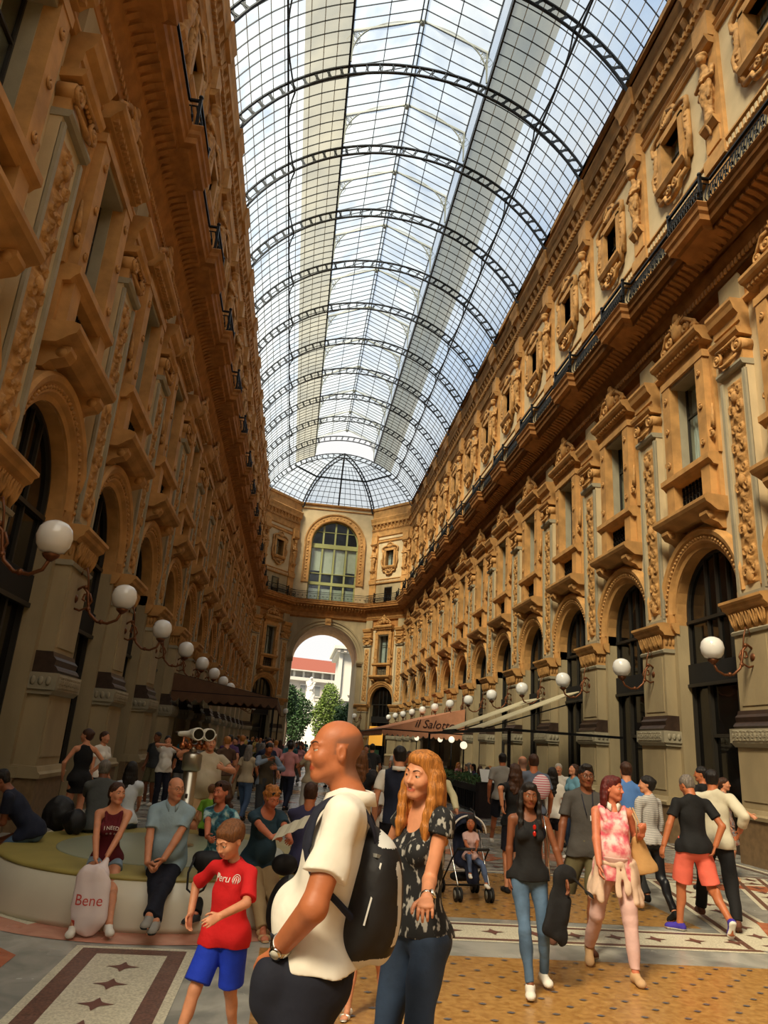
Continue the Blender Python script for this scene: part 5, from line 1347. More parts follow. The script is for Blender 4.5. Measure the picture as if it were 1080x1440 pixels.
TQ = blotch('turquoise_print', (S(24,56,74), S(60,120,134), S(170,196,190)), 13, (1,1,1), (.35,.5,.62))
PF = blotch('pink_print', (S(214,92,108), S(226,150,150), S(232,190,182)), 15, (1,1,1), (.36,.5,.6))
FL = blotch('floral_dress', (S(120,60,50), S(170,140,120), S(80,100,120)), 22, (1,1,1), (.35,.5,.62))
STR = stripes('striped', S(216,210,200), S(70,74,84), 22)
SUNG = mat('sunglass_lens', S(20,14,12), .08); GFR = mat('glasses_frame', S(30,22,18), .3); GFS = mat('thin_metal_frame', S(120,100,80), .3, metal=.8)
STEEL = mat('brushed_steel', S(170,164,150), .28, metal=.9); CHROME = mat('chrome', S(210,206,198), .12, metal=1); RUB = mat('rubber', S(30,29,28), .7)
seat = lambda px, py, Y, z=.575: ('w', px_at(px, py, Y).x, Y, z)

# 1 the man in the white polo
M1, P1 = person('tall balding man in white polo shirt with black and white backpack, hand in pocket', (.165,3.06), -97, 1.875, h=.0048, skin=SK_TAN, hairs=None, bald='bald', nose=1.12, fat=-.012,
  top=('polo', C_WPOLO, dict(off=.013, collar=C_WPOLO, hem=.0, fat=-.012)), bottom=('trousers', C_NAVY, dict(rise=.06, off=.014, pocket=0)), shoes=('sneaker', C_DGREY, C_SEAMS),
  lean=-.13, hfwd=.05, shup=.02, hyaw=.26, hpitch=-.02, hl=w(392,1334,2.93), el=(1,.35,0), hr=(-.27,-.02,.96), curl=(.5,.5), limbs=1.1, palms=((-1,0,0),None), hdir=((-.1,-.15,-1),None))
# 2 the woman in the patterned top
M2, P2 = person('laughing woman with long honey blond hair in black patterned top and blue jeans', (.70,3.88), -58, 1.775, f=True, wd=.86, limbs=.9, shw=.150, h=.005, skin=SK_FAIR, hairs=('front', H_BLOND), hairL=.30, smile=1, lip=LIP,
  top=('cap', BT, dict(neck=.10, hem=-.03, loose=.006)), bottom=('jeans', D_DARK, dict(flare=.03, rise=.05)), shoes=('sandal', C_TAN),
  hyaw=.16, hroll=.1, hpitch=.04, shup=.02, hl=w(600,1264,3.52), el=(-.7,.6,-.2), hr=w(560,1235,3.98), er=(-1,.4,0), curl=(.6,.4), palms=((-.6,.6,0),None), side=-.03)
# 3 the boy
M3, P3 = person('boy in red t-shirt and bright blue shorts walking and looking down', (at(320,1290,5.0).x,5.02), -28, 1.235, child=1, h=.0052, wd=.92, skin=SK_FAIR, hairs=('boy', H_LB), smile=1, hs=1.32,
  top=('tee', C_RED, dict(hem=-.12, loose=.020, sleeve=.85)), bottom=('shorts', C_BLUES, dict(upto=.88, off=.028)), shoes=('sneaker', C_BLACK, C_WHITE),
  hyaw=-.25, hpitch=.40, lean=.04, hl=w(310,1288,4.72), el=(.9,.5,-.3), hr=w(268,1285,5.1), er=(-.8,.5,0), fl=wx(-.16,5.16,.085), fr=wx(-.47,4.88,.085), limbs=.95, curl=(.15,.3), palms=((-.3,.6,-.3),None))
# 4 the girl behind the backpack
M4, P4 = person('small girl in hot pink skirt and silver sandals half hidden behind the backpack', (.70,5.86), -12, 1.13, f=True, child=1, h=.0065, skin=SK_FAIR, hairs=('long', H_BROWN),
  top=('tee', C_WHITE), bottom=('skirt', C_HOT, dict(upto=.95, flare=.03)), shoes=('sandal', mat('silver_leather', S(200,190,176), .3, metal=.5)), fl=wx(.84,5.86,.06), fr=wx(.58,5.76,.06), limbs=.95)
# 5 seated girl
M5, P5 = person('seated girl in maroon vest top and denim shorts holding a white carrier bag', (-1.69,8.08), 12, 1.56, f=True, wd=.9, h=.0055, skin=SK_FAIR, hairs=('pony', H_BROWN), pelvis=wx(-1.68,8.12,.56), lean=.2, hyaw=.50, hpitch=-.05,
  top=('tank', C_MAROON, dict(neck=.05, off=.009, hem=-.02)), bottom=('hot', D_LIGHT, dict(upto=.3)), shoes=('sneaker', C_WHITE, C_WHITE),
  fl=wx(-1.43,7.50,.09), fr=wx(-1.74,7.52,.09), hl=w(141,1222,7.72), hr=w(134,1220,7.74), el=(.6,.4,.2), er=(-.8,.5,.2), kl=(.25,-1,.3), kr=(-.3,-1,.3), curl=(.9,.9), palms=((-1,0,.2),(1,0,.2)), hdir=((-.2,-.3,-.9),(.2,-.3,-.9)))
# 6 seated man
M6, P6 = person('seated man with glasses in pale blue polo shirt and navy trousers, hands clasped', (-1.12,8.08), 6, 1.70, h=.0055, skin=SK_FAIR, hairs=None, bald='bald', glasses=('on', GFS), fat=.05, pelvis=wx(-1.11,8.14,.58), lean=.19, hyaw=.55,
  top=('polo', C_LB, dict(collar=C_LB, hem=-.09, off=.015, fat=.06)), bottom=('trousers', C_NAVY), shoes=('sneaker', C_GREY, C_DGREY),
  fl=wx(-1.10,7.12,.10), fr=wx(-.98,7.26,.09), ftl=-.3, hl=w(213,1238,7.72), hr=w(204,1240,7.72), el=(.9,.5,0), er=(-.9,.5,0), kl=(.45,-1,.4), kr=(-.4,-1,.4), curl=(.7,.7), palms=((-1,0,.1),(1,0,.1)), hdir=((-.5,-.5,-.5),(.5,-.5,-.5)))
# 7 seated woman in turquoise
M7, P7 = person('seated woman with wavy dark hair in turquoise print top, sunglasses pushed up', (-.66,8.40), -25, 1.64, f=True, h=.0065, skin=SK_RED, hairs=('wavy', H_BROWN), hairL=.24, pelvis=wx(-.62,8.42,.575), lean=.16, hyaw=-.2, glasses=('up', GFR, SUNG),
  top=('tee', TQ, dict(neck=.05, off=.016)), bottom=('trousers', C_BLACK), shoes=('sneaker', C_DGREY, C_SEAMS),
  fl=wx(-.42,7.62,.085), fr=wx(-.72,7.58,.085), hl=w(318,1180,7.95), hr=w(291,1182,7.95), curl=(.6,.6), palms=((-1,0,0),(1,0,0)), hdir=((-1,-.2,0),(.6,-.4,-.2)))
# 8 map reader
M8, P8 = person('seated woman with curly fair hair in teal t-shirt and khaki trousers reading a map', (-.16,8.36), 22, 1.66, f=True, h=.006, skin=SK_RED, hairs=('curly', H_BLOND), pelvis=wx(-.20,8.38,.58), lean=.26, hyaw=.12, hpitch=.42, glasses=('up', GFR, SUNG), fat=.02,
  top=('tee', C_TEAL, dict(neck=.08, off=.014)), bottom=('trousers', C_KHAKI), shoes=('sandal', C_TAN),
  fl=wx(.10,7.80,.06), fr=wx(-.06,7.70,.06), hl=w(412,1192,7.85), hr=w(384,1180,7.8), el=(.8,.3,-.5), er=(-.8,.5,-.4), curl=(.7,.7), palms=((-.7,0,-.4),(.7,0,-.4)), hdir=((-.3,-.6,.2),(.5,-.5,.1)), limbs=1.08)
# 9 child in lime
person('small fair-haired child in lime green top standing behind the bench', (-1.00,10.9), 150, 1.08, child=1, h=.008, skin=SK_FAIR, hairs=('boy', H_LB), top=('tee', C_GREEN), bottom=('shorts', C_NAVY), shoes=('sneaker', C_BLACK), hpitch=.3)
# 10-12 people seated round the far side of the bench
person('person in navy t-shirt and jeans bent forward on the shaded end of the bench', (-3.02,9.75), -78, 1.75, h=.0075, skin=SK_BROWN, hairs=('short', H_BLACK), pelvis=wx(-2.92,9.7,.575), lean=.72, hpitch=.5, top=('tee', cloth('ink_navy', S(18,24,44)), dict(hem=-.08)), bottom=('jeans', D_BLUE), shoes=('sneaker', C_BLACK), fl=wx(-3.62,9.55,.085), fr=wx(-3.60,9.9,.085), hl=wx(-3.42,9.6,.62), hr=wx(-3.42,9.85,.62), ftl=.1)
person('grey-haired person in dark grey shirt seated with back to the camera', (-2.50,10.9), 190, 1.72, h=.0085, skin=SK_BROWN, hairs=('short', H_GREY), pelvis=wx(-2.42,10.75,.575), lean=.2, top=('tee', cloth('faded_grey', S(72,74,72)), dict(hem=-.1, fat=.03)), bottom=('trousers', C_DGREY), shoes=('sneaker', C_BLACK), fl=wx(-2.7,11.5,.085), fr=wx(-2.35,11.5,.085), hl=wx(-2.65,11.2,.65), hr=wx(-2.4,11.2,.65), side=.05)
person('long dark-haired woman in white t-shirt seated with back to the camera', (-2.2,11.45), 185, 1.66, f=True, h=.0085, skin=SK_FAIR, hairs=('long', H_BLACK), hairL=.3, pelvis=wx(-2.2,11.3,.575), lean=.12, top=('tee', cloth('bluish_white', S(196,202,208))), bottom=('jeans', D_DARK), shoes=('sneaker', C_BLACK), fl=wx(-2.3,12.1,.085), fr=wx(-2.05,12.1,.085), hl=wx(-2.3,11.75,.68), hr=wx(-2.1,11.75,.68))
# 13-16 left background
person('young woman in black vest top and black skirt with hand on hip', (-3.42,13.4), -150, 1.72, f=True, h=.0085, skin=SK_FAIR, hairs=('bun', H_BROWN), hyaw=.9, top=('tank', C_BLACK), bottom=('skirt', C_BLACK, dict(upto=.45)), shoes=('sandal', C_BLACK), hr=(-.20,-.04,1.06), er=(-1,.5,0), hl=(.26,-.1,.98), el=(1,.6,0))
person('person standing just beyond the woman in black, face in profile', (-3.55,15.2), 60, 1.68, f=True, h=.0095, skin=SK_FAIR, hairs=('bun', H_BROWN), top=('tee', C_WHITE), bottom=('jeans', D_DARK), shoes=('sneaker', C_WHITE))
person('woman in white t-shirt with dark crossbody strap raising a camera', (-2.85,18.4), 25, 1.66, f=True, h=.0095, skin=SK_FAIR, hairs=('pony', H_BLACK), top=('tee', C_WHITE, dict(fat=.03)), bottom=('trousers', C_NAVY), shoes=('sneaker', C_BLACK), hr=(-.10,-.28,1.54), er=(-1,0,.2), hl=(.06,-.28,1.5), el=(1,0,-.4), fat=.03)
person('man in grey shirt and shorts beside the woman with the camera', (-3.30,19.6), -30, 1.72, h=.0095, skin=SK_BROWN, hairs=('short', H_BLACK), top=('tee', C_DGREY), bottom=('shorts', C_OLIVE), shoes=('sneaker', C_WHITE))
# 17 big man by the telescope
person('heavy man in beige t-shirt behind the coin telescope, hand on his chest', (-1.2,11.9), 14, 1.76, h=.0075, skin=SK_FAIR, hairs=('short', H_LB), fat=.09, top=('tee', C_BEIGE, dict(fat=.11, hem=-.1)), bottom=('shorts', C_TAN), shoes=('sneaker', C_BLACK), hl=wx(-.93,11.62,1.30), el=(1,.2,-.5), hr=wx(-1.40,11.6,1.55), er=(-1,.2,-.2), limbs=1.15, curl=(.9,.6), palms=((-.4,1,0),None), hdir=((-1,0,.4),None))
# 19 man in vest
person('man in dark body warmer over blue sleeves eating a snack', (-.42,16.0), 20, 1.68, h=.0085, skin=SK_TAN, hairs=('short', H_BLACK), hpitch=.3, top=('shirt', [cloth('pale_blue_sleeves', S(120,134,150)), C_BROWNV], dict(pick=lambda C: ((np.abs(C[:,0]) < .160) & (C[:,1] > -.15)).astype(int))), bottom=('trousers', C_DGREY), shoes=('sneaker', C_BLACK), hr=(-.06,-.24,1.42), er=(-1,.1,-.4), hl=(.10,-.30,1.25), el=(1,.2,-.3))
# 20 seated behind the man
person('person in slate violet shirt seated behind the map reader', (.34,8.3), 172, 1.70, h=.0075, skin=SK_TAN, hairs=('short', H_BROWN), pelvis=wx(.28,8.55,.575), lean=.1, top=('tee', C_VIOLET), bottom=('trousers', C_NAVY), shoes=('sneaker', C_BLACK), fl=wx(.5,9.2,.085), fr=wx(.2,9.2,.085), hl=wx(.35,8.9,.66), hr=wx(.2,8.9,.66))
# 21-24 between the man and the woman
person('woman with loose fair-brown hair and black top walking away', (.92,9.6), 165, 1.70, f=True, h=.0075, skin=SK_FAIR, hairs=('long', H_LB), hairL=.36, top=('tee', C_BLACK), bottom=('jeans', D_DARK), shoes=('sneaker', C_BLACK), hr=w(519,1122,9.4), er=(1,.3,-.3), fl=wx(.85,9.95,.1), fr=wx(1.0,9.3,.085))
person('boy in white t-shirt and pale cap looking at his hands', (1.20,10.75), -6, 1.40, child=1, h=.0075, skin=SK_BROWN, hairs=('boy', H_BLACK), hpitch=.35, top=('tee', C_WHITE), bottom=('shorts', cloth('green_print', S(50,92,72))), shoes=('sneaker', C_WHITE), hl=(.06,-.25,1.02), hr=(-.06,-.25,1.02))
person('man in dark navy waistcoat over white short-sleeved shirt', (1.36,9.3), 172, at(560,1050,9.3).z, h=.0075, skin=SK_FAIR, hairs=('short', H_BLACK), top=('tee', [C_WHITE, cloth('ink_navy', 0)], dict(collar=C_WHITE, pick=lambda C: (np.abs(C[:,0]) < .160).astype(int))), bottom=('trousers', C_NAVY), shoes=('sneaker', C_BLACK), hyaw=.3)
M24, P24 = person('woman in sunglasses and cream cardigan pushing a baby stroller', (2.16,10.95), -16, 1.64, f=True, h=.0075, skin=SK_FAIR, hairs=('wavy', H_BLACK), hairL=.26, glasses=('on', GFR, SUNG), top=('shirt', C_CREAMC, dict(neck=.06, sleeve=1.8)), bottom=('jeans', D_DARK), shoes=('sneaker', C_BLACK), hyaw=.5, hl=wx(2.40,10.62,.98), hr=wx(2.10,10.52,.98), el=(1,.4,-.3))
# 26 young woman in black
M26, P26 = person('young woman with very long black hair in black camisole and blue jeans', (2.10,6.50), -8, 1.565, f=True, wd=.92, h=.0055, skin=SK_BROWN, hairs=('front', H_BLACK), hairL=.42, top=('strap', C_BLACK, dict(neck=.07, hem=-.05, off=.008)), bottom=('jeans', D_BLUE, dict(off=.006)), shoes=('sneaker', C_WHITE, C_WHITE),
  fl=wx(2.27,6.62,.10), fr=wx(2.06,6.32,.085), hl=w(796,1240,6.38), el=(1,.5,-.2), hr=w(716,1252,6.52), er=(-1,.4,0), hpitch=.06, hyaw=.05, curl=(.3,.4), limbs=.93)
# 27 man in glasses
M27, P27 = person('young man in glasses, charcoal polo shirt and olive shorts with lanyard', (3.12,7.75), -14, 1.735, h=.006, skin=SK_BROWN, hairs=('quiff', H_BLACK), glasses=('on', GFR), top=('polo', C_GREYC, dict(hem=-.09)), bottom=('shorts', C_OLIVE, dict(upto=.93)), shoes=('sneaker', cloth('brown_leather', S(96,58,40)), C_SEAMS),
  fl=wx(3.06,7.58,.085), fr=wx(2.86,8.05,.15), footp=(0,.6), hr=w(786,1205,7.7), er=(-1,.4,0), hyaw=.12)
# 28 woman in pink
M28, P28 = person('red-haired woman in sleeveless pink blouse with cream cardigan tied at her waist', (3.05,6.95), -12, 1.655, f=True, h=.0055, skin=SK_RED, hairs=('long', H_RED), hairL=.24, fat=.02, top=('cap', PF, dict(collar=C_WHITE, neck=.05, sleeve=.0, hem=-.13, loose=.012)), bottom=('jeans', C_PINKJ, dict(off=.01)), shoes=('sneaker', C_TAN, C_TAN),
  fl=wx(3.14,6.78,.085), fr=wx(2.94,7.30,.16), footp=(0,.7), hyaw=.95, hr=w(844,1236,6.75), er=(-1,.5,0), hl=w(903,1174,6.80), el=(.35,.4,-1), curl=(.9,.3), limbs=1.1, palms=((-.5,1,0),None), hdir=((0,-.3,.6),None))
# 29-34 people on the right
person('man in blue long-sleeved shirt walking away', (4.78,10.4), 168, 1.79, h=.0075, skin=SK_FAIR, hairs=('short', H_BROWN), top=('shirt', C_SHIRTB), bottom=('trousers', C_DGREY), shoes=('sneaker', C_BLACK), fl=wx(4.9,10.1,.085), fr=wx(4.65,10.7,.085))
person('dark-haired woman in striped top and black leggings with small backpack', (4.62,9.45), -160, 1.64, f=True, h=.007, skin=SK_FAIR, hairs=('bun', H_BLACK), hyaw=.8, top=('shirt', STR, dict(sleeve=1.4)), bottom=('leggings', cloth('black_leather_look', S(22,24,30), rough=.4)), shoes=('sneaker', C_BLACK), fl=wx(4.60,9.9,.1), fr=wx(4.80,9.25,.12), footp=(0,.5))
M31, P31 = person('man in black t-shirt and salmon shorts with violet shoes walking away', (4.82,8.75), 176, 1.70, h=.006, skin=SK_TAN, hairs=('short', H_GREY), hpitch=.42, hyaw=.35, top=('tee', C_BLACK, dict(hem=-.08)), bottom=('shorts', C_SALMON, dict(upto=.9, off=.022)), shoes=('sneaker', cloth('violet_canvas', S(62,46,150)), C_WHITE),
  fr=wx(5.02,8.42,.20), footp=(0,1.0), fl=wx(4.66,8.86,.085), ftl=.9, hl=w(931,1196,8.7), el=(.8,.6,0), hr=w(1006,1190,8.6), er=(-1,.6,0), kr=(0,-1,.1))
person('man in loose off-white shirt and black trousers walking away', (5.34,9.15), 158, 1.77, h=.007, skin=SK_TAN, hairs=('short', H_BLACK), hyaw=-.2, top=('shirt', cloth('offwhite_linen', S(196,188,164)), dict(hem=-.1, loose=.015, sleeve=1.6)), bottom=('trousers', C_BLACK), shoes=('sneaker', cloth('brown_leather',0)), fl=wx(5.3,9.55,.085), fr=wx(5.36,8.85,.12), footp=(0,.5), hr=w(1040,1170,9.0))
person('man in black shirt beyond the off-white shirt', (6.6,11.6), 200, 1.80, h=.0085, skin=SK_TAN, hairs=('short', H_BLACK), hyaw=.6, top=('tee', C_BLACK), bottom=('trousers', C_DGREY), shoes=('sneaker', C_BLACK))
person('woman in floral dress with her arm stretched out holding a navy bag', (7.75,12.9), 55, 1.64, f=True, h=.0085, skin=SK_FAIR, hairs=('bun', H_BROWN), top=('strap', FL), bottom=('skirt', FL, dict(upto=.8, flare=.04)), shoes=('sandal', C_TAN), hyaw=-.1, hl=(.12,-.42,1.12), el=(.3,0,-1))
# 35-41
person('man in grey t-shirt and navy shorts walking away', (4.35,15.2), 172, 1.79, h=.0085, skin=SK_TAN, hairs=('short', H_BLACK), top=('tee', C_GREY), bottom=('shorts', C_NAVY), shoes=('sneaker', C_WHITE), fl=wx(4.25,15.6,.085), fr=wx(4.5,15.0,.1))
person('balding man in navy polo shirt walking away', (4.05,12.9), 178, 1.77, h=.0085, skin=SK_FAIR, hairs=None, bald='bald', top=('tee', C_NAVY, dict(fat=.04)), bottom=('shorts', C_NAVY), shoes=('sneaker', C_WHITE))
person('woman with wavy brown hair and black top walking away', (3.22,10.6), 178, 1.66, f=True, h=.0075, skin=SK_FAIR, hairs=('wavy', H_BROWN), hairL=.3, top=('tee', C_BLACK), bottom=('shorts', C_NAVY), shoes=('sneaker', C_BLACK), hl=wx(2.98,10.4,1.12))
M38, P38 = person('tall man in grey-blue shirt carrying a pink and white bag on his shoulder', (3.95,12.0), 176, 1.81, h=.0085, skin=SK_TAN, hairs=('short', H_BROWN), top=('tee', cloth('greyblue', S(92,100,116))), bottom=('shorts', C_NAVY), shoes=('sneaker', C_WHITE))
person('woman with long dark hair in white t-shirt and navy shorts', (4.48,12.6), 160, 1.62, f=True, h=.0085, skin=SK_FAIR, hairs=('long', H_BLACK), hairL=.38, top=('tee', C_WHITE), bottom=('shorts', C_NAVY, dict(upto=.5)), shoes=('sneaker', C_WHITE))
person('white-haired man in white shirt standing by the shopfronts', (5.90,16.2), -20, 1.66, h=.0095, skin=SK_FAIR, hairs=('short', H_WHITE), top=('shirt', C_WHITE), bottom=('trousers', C_KHAKI), shoes=('sneaker', C_BLACK))
person('woman in light blue top looking up beside the dark shop entrance', (5.45,14.2), -75, 1.69, f=True, h=.0085, skin=SK_FAIR, hairs=('bob', H_BROWN), hpitch=-.3, top=('tee', cloth('sky_blue', S(110,160,180))), bottom=('jeans', D_DARK), shoes=('sneaker', C_WHITE))
# ---------------------------------------------------------------- bench and telescope
B_WHITE = mat('bench_side_paint', S(206,198,176), .35, var=.06, vscale=2, spec=.5); B_OLIVE = mat('bench_olive_top', S(158,142,76), .4, var=.12, vscale=2.5); B_DISC = mat('bench_inner_disc', S(150,152,126), .3)
t = link('round_bench', None, loc=(BC[0],BC[1],0), category='bench', label='low round bench with white sides and olive rim on the marble floor')
b = MB(); b.lathe((0,0,0),[(2.04,0.0),(2.04,.05),(1.99,.22),(1.93,.40),(1.90,.415)],B_WHITE,72); build('side_shell', b, t)
b = MB(); b.lathe((0,0,0),[(1.0,.44),(1.2,.452),(1.86,.452),(1.90,.445),(1.92,.425),(1.90,.40),(1.0,.40)],B_OLIVE,72); build('seat_rim', b, t)
b = MB(); b.lathe((0,0,0),[(.05,.40),(1.32,.40),(1.32,.456),(1.30,.462),(.05,.462)],B_DISC,64); build('inner_disc', b, t)
t = link('coin_telescope', None, loc=(-1.2,9.9,.462), category='telescope', label='coin-operated twin-lens telescope with white head on a steel post')
b = MB(); b.lathe((0,0,0),[(.16,0),(.16,.02),(.085,.03),(.085,.86),(.075,.87)],STEEL,28); b.box(-.016,.016,.083,.09,.55,.6,DARKM); build('post', b, t)
b = MB(); b.lathe((0,0,.86),[(.085,0),(.12,.02),(.12,.20),(.10,.22),(.05,.235)],STEEL,28); build('collar', b, t)
COP = mat('copper_mechanism', S(176,104,64), .25, metal=.8)
b = MB(); b.tube([(0,0,1.08),(0,0,1.16)],.05,STEEL,14); b.tube([(-.15,0,1.15),(.13,0,1.15)],.035,COP,12)
for x in (-.14,-.05,.06,.13): b.ball((x,-.03,1.16),.045,COP,10); b.tube([(x,-.03,1.12),(x,0,1.27)],.016,COP,8)
build('swivel', b, t)
hd = MB(); TW = mat('telescope_white', S(222,218,204), .25, spec=.6)
F_ = Field(.008)
for x in (.03,.165): F_.cap((x,-.10,1.31),(x-.10,.14,1.31),.080,.056,.012)
F_.cap((.03,-.02,1.31),(-.20,.05,1.30),.05,.032,.03); F_.plane((.1,-.135,1.3),(.38,-.92,0)); hme = link('telescope_head', field_mesh('telescope_head', F_, TW, it=1), t)
b = MB(); dv = Vector((.38,-.92,0)).normalized(); up_ = Vector((0,0,1)); sd_ = dv.cross(up_)
for x in (.037,.172):
    c = Vector((x+.012,-.145 if x < .1 else -.105,1.31)); 
    pts = [c+dv*.012+(sd_*math.cos(2*PI*i/24)+up_*math.sin(2*PI*i/24))*.062 for i in range(24)]; b.add(pts,[tuple(range(24))],DGLASS)
    b.tube([c+dv*.014+(sd_*math.cos(2*PI*i/24)+up_*math.sin(2*PI*i/24))*.070 for i in range(25)],.008,TW,6,False)
build('lens', b, t)
b = MB(); b.tube([(.22,-.07,1.31),(.27,-.08,1.31)],.018,TW,10); b.tube([(-.22,.06,1.31),(-.27,.07,1.31)],.02,DARKM,10); build('knob', b, t)
# ---------------------------------------------------------------- things worn and carried
def beside(root, name, me_or_mb, **kw):
    me = me_or_mb.mesh(name) if isinstance(me_or_mb, MB) else me_or_mb
    o = link(name, me, None, loc=root.location, rz=root.rotation_euler.z, **kw); o.scale = root.scale; return o
p = P1; R = p.R; q = lambda x,y,z: p.P+R@V3(x,y,z)
PB = cloth('pack_black', S(20,18,20), rough=.6); PW = cloth('pack_silver', S(206,204,198), rough=.5); PN = cloth('strap_navy', S(26,28,44))
F_ = Field(.007)
F_.ell(q(.0,.17,.20), V3(.155,.10,.175), .05, R.T); F_.ell(q(0,.155,.33), V3(.125,.075,.11), .08, R.T); F_.cap(q(0,.13,.12), q(0,.12,.36), .125, .10, .04, .5, R@V3(0,1,0))
F_.ell(q(0,.225,.15), V3(.115,.05,.12), .03, R.T)
def pk_pick(C):
    c = (C-p.P)@R; o = np.zeros(len(C),int); o[(c[:,2] < .055+.25*(c[:,1]-.17)) | (c[:,2] > .405) & (c[:,1] > .15)] = 1; o[(c[:,1] > .225) & (np.abs(c[:,2]-.24) < .13) & (np.abs(c[:,0]) > .05) & (np.abs(c[:,0]) < .09)] = 1
    return o
bag = beside(M1, 'backpack', field_mesh('backpack', F_, [PB,PW], pk_pick, it=2), category='backpack', label='black backpack with silver panels on the back of the balding man')
b = MB()
sh_ = q(.1,0,.53)
for sx in (1,-1):
    pts = [q(sx*.06,.14,.38),q(sx*.085,.115,.46),q(sx*.10,.05,.525),q(sx*.105,-.02,.528),q(sx*.115,-.075,.485),q(sx*.122,-.09,.42),q(sx*.135,-.085,.35),q(sx*.148,-.04,.28),q(sx*.14,.05,.22),q(sx*.11,.13,.16)]
    # smooth the run and lay it as a flat webbing band
    P_ = [Vector(v) for v in pts]; S2 = []
    for i in range(len(P_)-1):
        a0 = P_[max(i-1,0)]; a1 = P_[i]; a2 = P_[i+1]; a3 = P_[min(i+2,len(P_)-1)]
        for k in range(5):
            u = k/5; S2.append(.5*((2*a1)+(a2-a0)*u+(2*a0-5*a1+4*a2-a3)*u*u+(3*a1-a0-3*a2+a3)*u**3))
    S2.append(P_[-1]); cen = Vector(q(sx*.06,.02,.30)); top_ = []; 
    for i, v in enumerate(S2):
        tg_ = (S2[min(i+1,len(S2)-1)]-S2[max(i-1,0)]).normalized(); out = (v-cen); out -= tg_*out.dot(tg_); out.normalize(); wd = tg_.cross(out); hw = .027 if i < 30 else .014
        v = v+out*.004
        top_ += [v-wd*hw, v-wd*hw*.6+out*.008, v+wd*hw*.6+out*.008, v+wd*hw]
    b.grid(top_, 4, len(S2), PN)
st = build('shoulder_strap', b, bag); st.modifiers.new('t','SOLIDIFY').thickness = .006
b = MB(); b.bar(q(.12,.17,.36),q(.157,.15,.17),.02,.006,PW)
for z in (.44,.38): b.bar(q(.03,.225,z-.08),q(.12,.14,z-.06),.03,.012,cloth('grey_webbing', S(130,130,124)))
build('piping', b, bag)
# watch
def bracelet(root, p, i, m, r=.034, w_=.012, face=None):
    W, E = p.W[i], p.E[i]; d = nrm(E-W); c = W+d*.02; a = nrm(np.cross(d, V3(0,0,1) if abs(d[2]) < .9 else V3(0,1,0))); e = np.cross(d,a); b = MB()
    for k in (-1,0,1): b.tube([c+d*k*w_*.6+a*r*math.cos(2*PI*j/20)+e*r*math.sin(2*PI*j/20) for j in range(21)], w_*.45, m, 6, False)
    if face:
        n = nrm(V3(*face)-d*(V3(*face)@d)); cc = c+n*(r+.002); b.tube([cc-n*.004,cc+n*.008], .021, CHROME, 18); b.tube([cc+n*.008,cc+n*.0095], .016, mat('watch_dial', S(190,184,170), .2), 18)
    return build('wristwatch' if face else 'bracelet', b, root)
lf = Vector((0,-1,.2)); bracelet(M1, P1, 0, CHROME, .034, .012, Matrix.Rotation(-M1.rotation_euler.z,3,'Z') @ lf)
bracelet(M2, P2, 0, CHROME, .027, .008, Matrix.Rotation(-M2.rotation_euler.z,3,'Z') @ Vector((.3,-1,.2)))
# girl's carrier bag
F_ = Field(.008); bx_ = px_at(132,1240,7.55); lo = px_at(140,1305,7.42)
F_.cap((bx_.x+.02,7.50,.17),(bx_.x-.01,7.54,.44),.165,.15,.04,.34,V3(.1,1,0)); F_.cap((bx_.x,7.56,.46),(bx_.x+.05,7.70,.60),.13,.03,.05,.4,V3(0,1,0)); F_.plane((0,0,.02),(0,0,-1))
bagm = link('carrier_bag', field_mesh('carrier_bag', F_, [mat('white_plastic', S(222,206,204), .35), mat('red_gusset', S(196,60,48), .4)], lambda C: ((C[:,2] < .14) & (C[:,0] < bx_.x-.09)).astype(int), it=2, noise=.008, nscale=26), None, category='bag', label='white plastic carrier bag with red lettering hanging from the seated girl\'s hands')
REDT = mat('red_lettering', S(196,70,60), .5); WT = mat('white_print', S(222,214,204), .8)
link('lettering', decal('Bene', REDT, bagm, (bx_.x+.0,7.2,.30), (1,0,.03), (0,0,1), .125), bagm)
def on(root, name): return [c for c in root.children if c.name.split('.')[0] == name][0]
sh3 = on(M3,'shirt'); C = P3.C; link('lettering', decal('Peru', WT, sh3, C+P3.R@V3(-.035,-.25,.085), P3.R@V3(1,0,0), (0,0,1), .085, shear=.1), sh3)
b = MB()
cur = [(.062+.026*math.cos(t),.075+.03*math.sin(t)) for t in np.linspace(-.6,PI+.6,14)]
me_ = []
bvh = BVHTree.FromPolygons([v.co for v in sh3.data.vertices],[tuple(g_.vertices) for g_ in sh3.data.polygons])
def onshirt(x,z):
    o = Vector(C+P3.R@V3(x,-.3,z)); h_ = bvh.ray_cast(o, Vector(P3.R@V3(0,1,0)), 1); return (h_[0]+Vector(P3.R@V3(0,-.003,0))) if h_[0] else o
for rad in (1,.55): b.tube([onshirt(.092+.030*rad*math.cos(t),.078+.036*rad*math.sin(t)) for t in np.linspace(-.7,PI+.7,16)],.0035,WT,5)
for x in (.075,.092,.109): b.tube([onshirt(x,.045),onshirt(x,.085)],.004,WT,5)
b.tube([onshirt(-.098,.11),onshirt(-.103,.04)],.0035,WT,5); b.tube([onshirt(-.085+.02*math.cos(t)*(1-t/14),.088+.02*math.sin(t)*(1-t/14)) for t in np.linspace(0,10,22)],.003,WT,5)
build('printed_emblem', b, sh3)
tp = on(M5,'top'); C = P5.C; link('lettering', decal('I NEED', WT, tp, C+P5.R@V3(0,-.3,.02), P5.R@V3(1,0,0), P5.R@V3(0,0,1), .052), tp)
link('lettering', decal('* * *', WT, tp, C+P5.R@V3(0,-.3,-.05), P5.R@V3(1,0,0), P5.R@V3(0,0,1), .06), tp)
